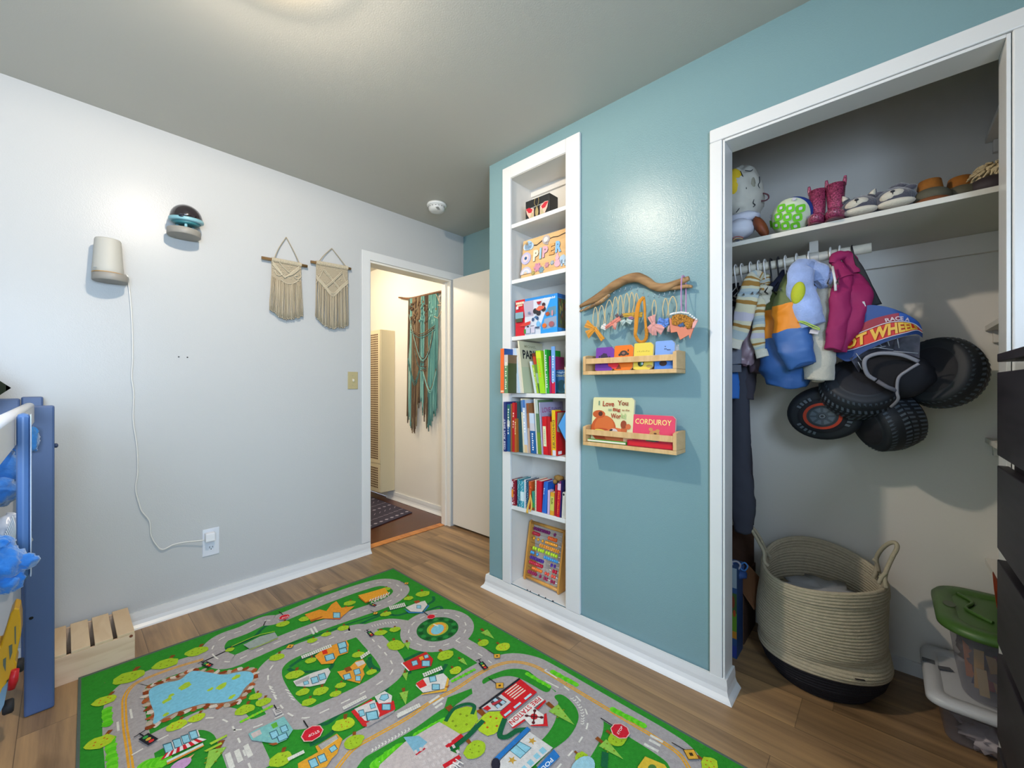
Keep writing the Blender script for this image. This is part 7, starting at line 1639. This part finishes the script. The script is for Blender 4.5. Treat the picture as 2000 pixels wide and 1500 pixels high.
b = MB(M('#3c74b4', rough=.6)); b.tube(bez([PX(x, y, 1.965) for x, y in ((1446, 1104), (1454, 1099), (1460, 1106), (1455, 1114), (1448, 1112))], 4, True), .0035, 8, closed=True); part('blue_loop', b, t)
t = thing('picture_box', (1.93, .47, 0), 'bright picture-printed box standing just inside the closet at the left', 'box')
b = MB(M('#2a4c7c', rough=.5)); q0, q1 = PX(1424, 1300, 1.93), PX(1439, 1300, 1.93); b.box((1.93, q1.y, .001), (2.03, q0.y + .06, .385)); part('carton', b, t)
fr = Frame((1.9298, q0.y + .06, .001), (0, q1.y - q0.y - .06, 0), (0, 0, .384)); b = MB()
fr.rect(b, 0, .78, 1, 1, '#8c9ca8'); fr.rect(b, 0, .5, 1, .72, '#3c5c2c'); fr.rect(b, 0, .28, 1, .5, '#5c8c24'); fr.rect(b, 0, .22, 1, .3, '#b87c24'); fr.disc(b, .82, .62, .1, .07, '#7c3820'); fr.disc(b, .9, .5, .06, .04, '#a8441c'); fr.rect(b, 0, .02, 1, .14, '#2c3c8c'); part('front_print', b, t)

# ================================================================ hallway: wall heater, woven hanging, runner rug
t = thing('wall_heater', (2.23, 3.95, .09), 'tall cream wall furnace with a punched grille in the hallway', 'heater')
HC = M('#d8c9a4', rough=.4)
hx0, hx1, hy0, hy1, hz0, hz1 = 2.145, 2.308, 3.74, 4.12, .093, 1.735
b = MB(HC); b.box((hx0 + .004, hy0, hz0), (hx1, hy1, hz1)); part('cabinet', b, t, bevel=.004)
b = MB(HC); b.box((hx0 - .004, hy0 + .004, hz0 + .29), (hx0 + .003, hy1 - .004, hz1 - .004)); part('grille_panel', b, t, bevel=.001)
b = MB(HC); b.box((hx0 - .004, hy0 + .004, hz0 + .006), (hx0 + .003, hy1 - .004, hz0 + .28)); part('lower_panel', b, t, bevel=.001)
b = MB(M('#5c3a1c', rough=.7))
def holes(z0, z1, n):
    for i in range(n):
        z = lerp(z0, z1, i / (n - 1))
        for j in range(12):
            y = hy0 + .045 + j * .0265; b.box((hx0 - .0052, y, z - .0075), (hx0 - .0042, y + .019, z + .0075))
holes(hz0 + .34, hz1 - .05, 56); part('grille_holes', b, t, 'dark grille openings'); b = MB(M('#5c3a1c', rough=.7)); holes(hz0 + .05, hz0 + .24, 9); part('grille_holes', b, t, 'dark lower grille openings')
# teal and brown woven hanging
t = thing('woven_hanging', (2.28, 3.25, 2.05), 'long woven wall hanging in teal and brown yarn on a branch in the hallway', 'wall hanging')
A, B_ = PX(779, 581, 2.285), PX(873, 568, 2.285)
b = MB(wood('branch_wood', '#7a4c28', '#4c2c14', (6, 6, 20), .6)); b.tube(bez([A, PX(800, 583, 2.28), PX(830, 577, 2.285), PX(850, 572, 2.28), B_], 5), [.008, .010, .012, .010, .014], 10); part('branch', b, t)
YC = [M(c, rough=.95, bump=.8, bs=300) for c in ('#5c4634', '#7a5e42', '#5f948c', '#84b4a8', '#44706a', '#8c7a5c')]
rs = random.Random(9)
def strand(px0, y0, px1, y1, m, X, r=.0045):
    p = [PX(lerp(px0, px1, f) + rs.uniform(-.8, .8) * f, lerp(y0, y1, f), X - rs.uniform(0, .012)) for f in (0, .25, .5, .75, 1)]
    b.use(m); b.tube(bez(p, 3), [r, r * .9, r * 1.1, r], 6)
b = MB()
for i in range(72):
    u = (i + .5) / 72; x = lerp(798, 856, u)
    cz = 2 if .42 < u < .55 or u > .68 else 0
    m = YC[rs.choice((2, 3, 4, 2) if cz else (0, 1, 0, 5))] if not (u < .12) else YC[rs.choice((3, 0, 2))]
    bot = interp([812, 830, 838, 845, 800, 780, 815, 835, 845, 820, 800, 812], u) + rs.uniform(-14, 8)
    strand(x, lerp(584, 573, u), lerp(795, 854, u) + rs.uniform(-2, 2), bot, m, 2.275)
part('long_yarns', b, t)
b = MB()
for u0, u1, k in ((.02, .18, 0), (.14, .34, 1), (.36, .5, 2), (.52, .64, 0), (.66, .96, 3)):
    for i in range(14):
        u = lerp(u0, u1, rs.random()); x = lerp(799, 856, u); y = rs.uniform(588, 632); b.use(YC[k if rs.random() < .8 else 5]); b.ball(PX(x, y, 2.262), (.008, .010, .014), 8, 6, noise_=.4)
for sw in ([(799, 610), (815, 680), (826, 700), (838, 680), (846, 640)], [(802, 640), (822, 652), (850, 636)], [(797, 700), (810, 745), (824, 700)], [(826, 720), (840, 760), (852, 720)], [(810, 680), (818, 712), (832, 716)]):
    for o in range(3): b.use(YC[rs.choice((0, 1, 3, 4))]); b.tube(bez([PX(x, y + o * 4, 2.262) for x, y in sw], 8), .0038, 6)
part('knotted_swags', b, t)
b = MB(M('#cdb594', rough=.8)); 
for seg in ([(852, 574), (858, 590), (868, 596)], [(868, 596), (862, 608), (855, 620)], [(855, 596), (867, 596)], [(848, 618), (856, 622)]): b.tube([PX(x, y, 2.262) for x, y in seg], .0035, 6)
part('pale_sticks', b, t, 'pale bead and stick charm')
# hall runner
b = MB(M('#3a3444', rough=.95, bump=1, bs=300)); p = [PZ(722, 977, .006), PZ(722, 1031, .006), PZ(810, 1002, .006)]
c0, c1 = Vector((2.165, 3.215, .001)), Vector((1.2, 2.98, .001)); d = Vector((.30, .95, 0)).normalized() * 1.35; d = Vector((.02, 1.35, 0))
b.prism([c0, c1, c1 + d, c0 + d], (0, 0, .006))
zt2 = .0074; b.use(M('#a8a0ac', rough=.95)); rs = random.Random(4); u_, v_ = (c1 - c0), d
for j in range(13):
    f = (j + .5) / 13
    for i in range(16):
        g = (i + .5) / 16; q = c0 + u_ * g + v_ * f; s_ = .020
        if j % 3 == 0: pts = [(-s_, 0), (0, s_ * .8), (s_, 0), (0, -s_ * .8)]
        elif j % 3 == 1: pts = [(-s_ * 1.2, -.004), (s_ * 1.2, -.004), (s_ * 1.2, .003), (-s_ * 1.2, .003)]
        else: pts = [(-s_, -s_), (-s_ + .006, -s_), (s_, s_), (s_ - .006, s_)]
        b.poly([(q.x + x, q.y + y, zt2) for x, y in pts])
tag(build('runner_rug', b, fixn=False), 'purple-grey patterned runner rug on the dark hallway boards', 'rug')

# ================================================================ left edge: blue and white loft bed with toys below
BLU = M('#435a84', rough=.45, bump=.05, bs=60); BLU2 = M('#5070a0', rough=.4)
WB = M('#c2c6ce', rough=.35)
t = thing('loft_bed', (-.4, 1.6, 0), 'blue and white low bed frame with toys under it at the left edge', 'bed')
def board(name, lo, hi, m, lab=None, bev=.006):
    b = MB(m); b.box(lo, hi); return part(name, b, t, lab, bevel=bev)
board('corner_post', (-.092, 2.222, .001), (-.020, 2.245, 1.092), BLU)
board('rear_post', (-.115, 2.60, .001), (-.055, 2.625, 1.118), BLU)
board('end_rail', (-1.05, 2.575, 1.03), (-.116, 2.598, 1.112), BLU)
board('end_rail', (-1.05, 2.575, .42), (-.116, 2.598, .52), BLU)
b = MB(WB); b.tube([(-.079, 2.19, 1.094), (-.079, .75, 1.094)], .0125, 14, r2=.010, up=(0, 0, 1)); b.box((-.091, .75, 1.036), (-.067, 2.20, 1.094)); part('side_rail', b, t, 'white rounded side rail')
b = MB(BLU2); b.box((-.0655, 1.33, .757), (-.0465, 1.352, 1.104)); part('side_slat', b, t, 'blue vertical slat with a pale edge', bevel=.008)
b = MB(M('#b8c4d8', rough=.3)); b.box((-.0463, 1.3305, .760), (-.0448, 1.3505, 1.101)); part('pale_edge', b, t)
b = MB(WB); b.box((-.172, .8, .30), (-.150, 2.205, .94)); part('side_panel', b, t, 'white panel under the rail')
board('bed_base', (-1.05, .76, .955), (-.165, 2.57, .985), WB, 'white bed base', .003)
board('rear_post', (-1.10, 2.60, .001), (-1.052, 2.625, 1.118), BLU)
board('corner_post', (-1.10, .72, .001), (-1.052, .745, 1.092), BLU)
board('corner_post', (-.142, .72, .001), (-.094, .745, 1.03), BLU)
for x, z in ((-.078, .655), (-.075, .345), (-.078, 1.02)):
    b = MB(M('#16181c', rough=.4, metal=.5)); b.lathe([(.0055, 0), (.0045, .002)], (x, 2.2218, z), (0, -1, 0), 12); part('bolt', b, t)
b = MB(M('#2c3a58', rough=.5)); b.lathe([(.008, 0), (.008, .006), (.003, .009)], (-.020, 2.236, .945), (1, 0, 0), 12); part('side_bolt', b, t)
t = thing('cushion', (-.2, 2.3, 1.0), 'dark green cushion with a pointed corner on the bed', 'cushion')
b = MB(M('#26301f', rough=.8)); C0 = PY(2, 760, 2.3); tip = PY(20, 759.5, 2.3)
hd = .168; cc = Vector((tip.x - hd, 2.34, .987 + hd))
for sg in (-1, 1): b.grid(lambda u, v: cc + Vector(((u - v) * hd, sg * .045 * (16 * u * (1 - u) * v * (1 - v)) ** .5, (u + v - 1) * hd)), 14, 14); part('cover', b, t, bevel=.004)
# plush toys squeezed between the rails
def plush(name, blobs, col, lab, fur=.0045, cat='toy'):
    b = MB(M(col, rough=1, bump=1.5, bs=90, sheen=.5, var=.18, vs=40)); c = Vector(blobs[0][0]); c.z -= blobs[0][1][2]
    t = thing(name, c, lab, cat, None)
    for p, r_ in blobs:
        s0 = len(b.v); b.ball(p, r_, 30, 22, noise_=.15); wr(b, s0, fur, 70); wr(b, s0, fur * .5, 160)
    part('fur_body', b, t); return t
plush('plush_monster', [(PY(8, 925, 1.50), (.034, .04, .052)), (PY(22, 895, 1.52), (.022, .03, .032)), (PY(0, 958, 1.48), (.03, .04, .034))], '#1a5694', 'deep blue shaggy plush toy pushing out below the white rail')
plush('plush_toy', [(PY(64, 858, 2.19), (.016, .02, .045))], '#1f6cae', 'bit of blue fur squeezed between the slat and the corner post')
plush('plush_starfish', [(PY(6, 1105, 1.24), (.030, .035, .036)), (PY(36, 1100, 1.235), (.028, .018, .016)), (PY(12, 1138, 1.23), (.022, .022, .020)), (PY(-4, 1075, 1.25), (.022, .03, .026)), (PY(-30, 1090, 1.27), (.04, .04, .04))], '#1b64ac', 'bright blue fluffy plush arm and leg sticking out lowest at the left edge')
t = thing('net_bag', PY(20, 1060, 1.60), 'crinkled white plastic bag behind the blue plush', 'bag')
b = MB(M('#a9b2c2', rough=.3)); s0 = len(b.v); b.ball(PY(18, 1050, 1.60), (.034, .04, .056), 24, 18, noise_=.2); wr(b, s0, .008, 40); part('bag_body', b, t)
b = MB(M('#d2d8e2', rough=.3))
for i in range(9):
    o = i * 4; b.tube(bez([PY(24 - o * .5, 1008 + o * 1.2, 1.56), PY(30 - o * .4, 1035 + o, 1.555), PY(26 - o * .5, 1070 + o * .4, 1.56)], 5), .0014, 5)
part('creases', b, t)
# toy bus
t = thing('toy_bus', (-.17, 2.05, .02), 'yellow toy school bus with a red bumper standing on its end under the bed', 'toy vehicle')
YB = M('#c79a14', rough=.3)
def Q(x, y, Y=2.06): return PY(x, y, Y)
b = MB(YB); out = [(0, 1264), (8, 1240), (20, 1200), (28, 1187), (38, 1190), (41, 1210), (41, 1240), (36, 1262), (30, 1290), (33, 1296), (30, 1318), (14, 1330), (2, 1375), (-30, 1385), (-30, 1264)]
b.prism([Q(x, y) for x, y in out], (0, .09, 0)); part('bus_body', b, t, bevel=.004)
b = MB(M('#4c5c50', rough=.2)); 
for pts in ([(17, 1262), (24, 1258), (24, 1275), (19, 1290)], [(6, 1288), (12, 1284), (11, 1312), (6, 1300)], [(28, 1225), (31, 1222), (31, 1258), (29, 1258)]): b.prism([Q(x, y, 2.0585) for x, y in pts], (0, .002, 0))
part('windows', b, t, 'dark bus windows')
b = MB(M('#b81020', rough=.35)); b.tube([Q(30, 1308, 2.052), Q(26, 1330, 2.052), Q(22, 1346, 2.052)], [.009, .011, .008], 14); part('bumper', b, t, 'red bumper')
b = MB(M('#6c8ca4', rough=.4)); b.prism([Q(17, 1330, 2.055), Q(8, 1376, 2.055), Q(0, 1392, 2.055), Q(-10, 1380, 2.055), Q(4, 1345, 2.055)], (0, .05, 0)); part('bus_underside', b, t, 'blue-grey underside')
for (x, y) in ((36, 1300), (16, 1380)):
    b = MB(M('#1a1a1e', rough=.7)); c = Q(x, y, 2.115); b.lathe([(.018, -.012), (.022, -.008), (.022, .008), (.018, .012)], c, (1, 0, 0), 20); part('wheel', b, t)

# pine crate, upside down
t = thing('wooden_crate', (.03, 2.47, 0), 'pale pine crate with slats turned upside down beside the bed', 'crate')
PN = wood('pine', '#dcc3a0', '#cbaa82', (4, 1.2, 10), .6); PN2 = wood('pine_side', '#dcc0a2', '#cba98a', (1.2, 4, 10), .6)
cx0, cx1, cy0, cy1, ch = -.048, .207, 2.362, 2.640, .109
b = MB(PN2); b.box((cx0, cy0, .0), (cx1, cy0 + .012, ch)); part('side_panel', b, t, bevel=.001)
b = MB(PN2); b.box((cx0, cy1 - .012, .0), (cx1, cy1, ch)); part('side_panel', b, t, bevel=.001)
for x in (cx0, cx1 - .018): b = MB(PN); b.box((x, cy0 + .012, 0), (x + .018, cy1 - .012, ch)); part('end_panel', b, t, bevel=.001)
sw_ = .053
for i in range(4):
    x = cx1 - .001 - sw_ - i * .0655; b = MB(PN); b.box((max(x, cx0), cy0 + .001, ch), (x + sw_, cy1 - .001, ch + .011)); part('slat', b, t, bevel=.0015)
b = MB(M('#7a3c20', rough=.6)); b.lathe([(.006, 0), (.006, .0008)], (cx1 - .012, cy0 - .0002, ch - .006), (0, -1, 0), 10); part('wood_knot', b, t)

# ================================================================ black dresser at the right edge
t = thing('dresser', (1.2, -.45, 0), 'black wood-grain dresser with gapped drawer fronts at the right edge', 'dresser')
DK = wood('black_oak', '#2a262c', '#1b181e', (1.5, 8, 14), .5)
yf = -.209; xa, xb = .80, 1.60
b = MB(DK); b.box((xa - .0, -.66, .04), (xb - .012, yf - .026, 1.20)); part('case', b, t, bevel=.002)
b = MB(DK); b.box((xa - .01, -.67, 1.222), (xb, yf, 1.243)); part('top_board', b, t, bevel=.002)
b = MB(DK); b.box((xa + .02, -.64, 1.2002), (xb - .03, yf - .04, 1.2218)); part('top_rail', b, t)
for i, (za, zb) in enumerate(((.986, 1.196), (.75, .96), (.51, .722), (.272, .484), (.04, .246))):
    b = MB(DK); b.box((xa, yf - .020, za), (xb, yf, zb)); d_ = part('drawer_front', b, t, bevel=.002)
    b = MB(DK); b.box((xa + .03, -.60, za + .02), (xb - .04, yf - .0205, zb - .02)); part('drawer_box', b, d_)
for x in (xa + .03, xb - .05):
    for y in (-.63, -.27): b = MB(DK); b.box((x - .02, y - .02, 0), (x + .02, y + .02, .0398)); part('foot', b, t)
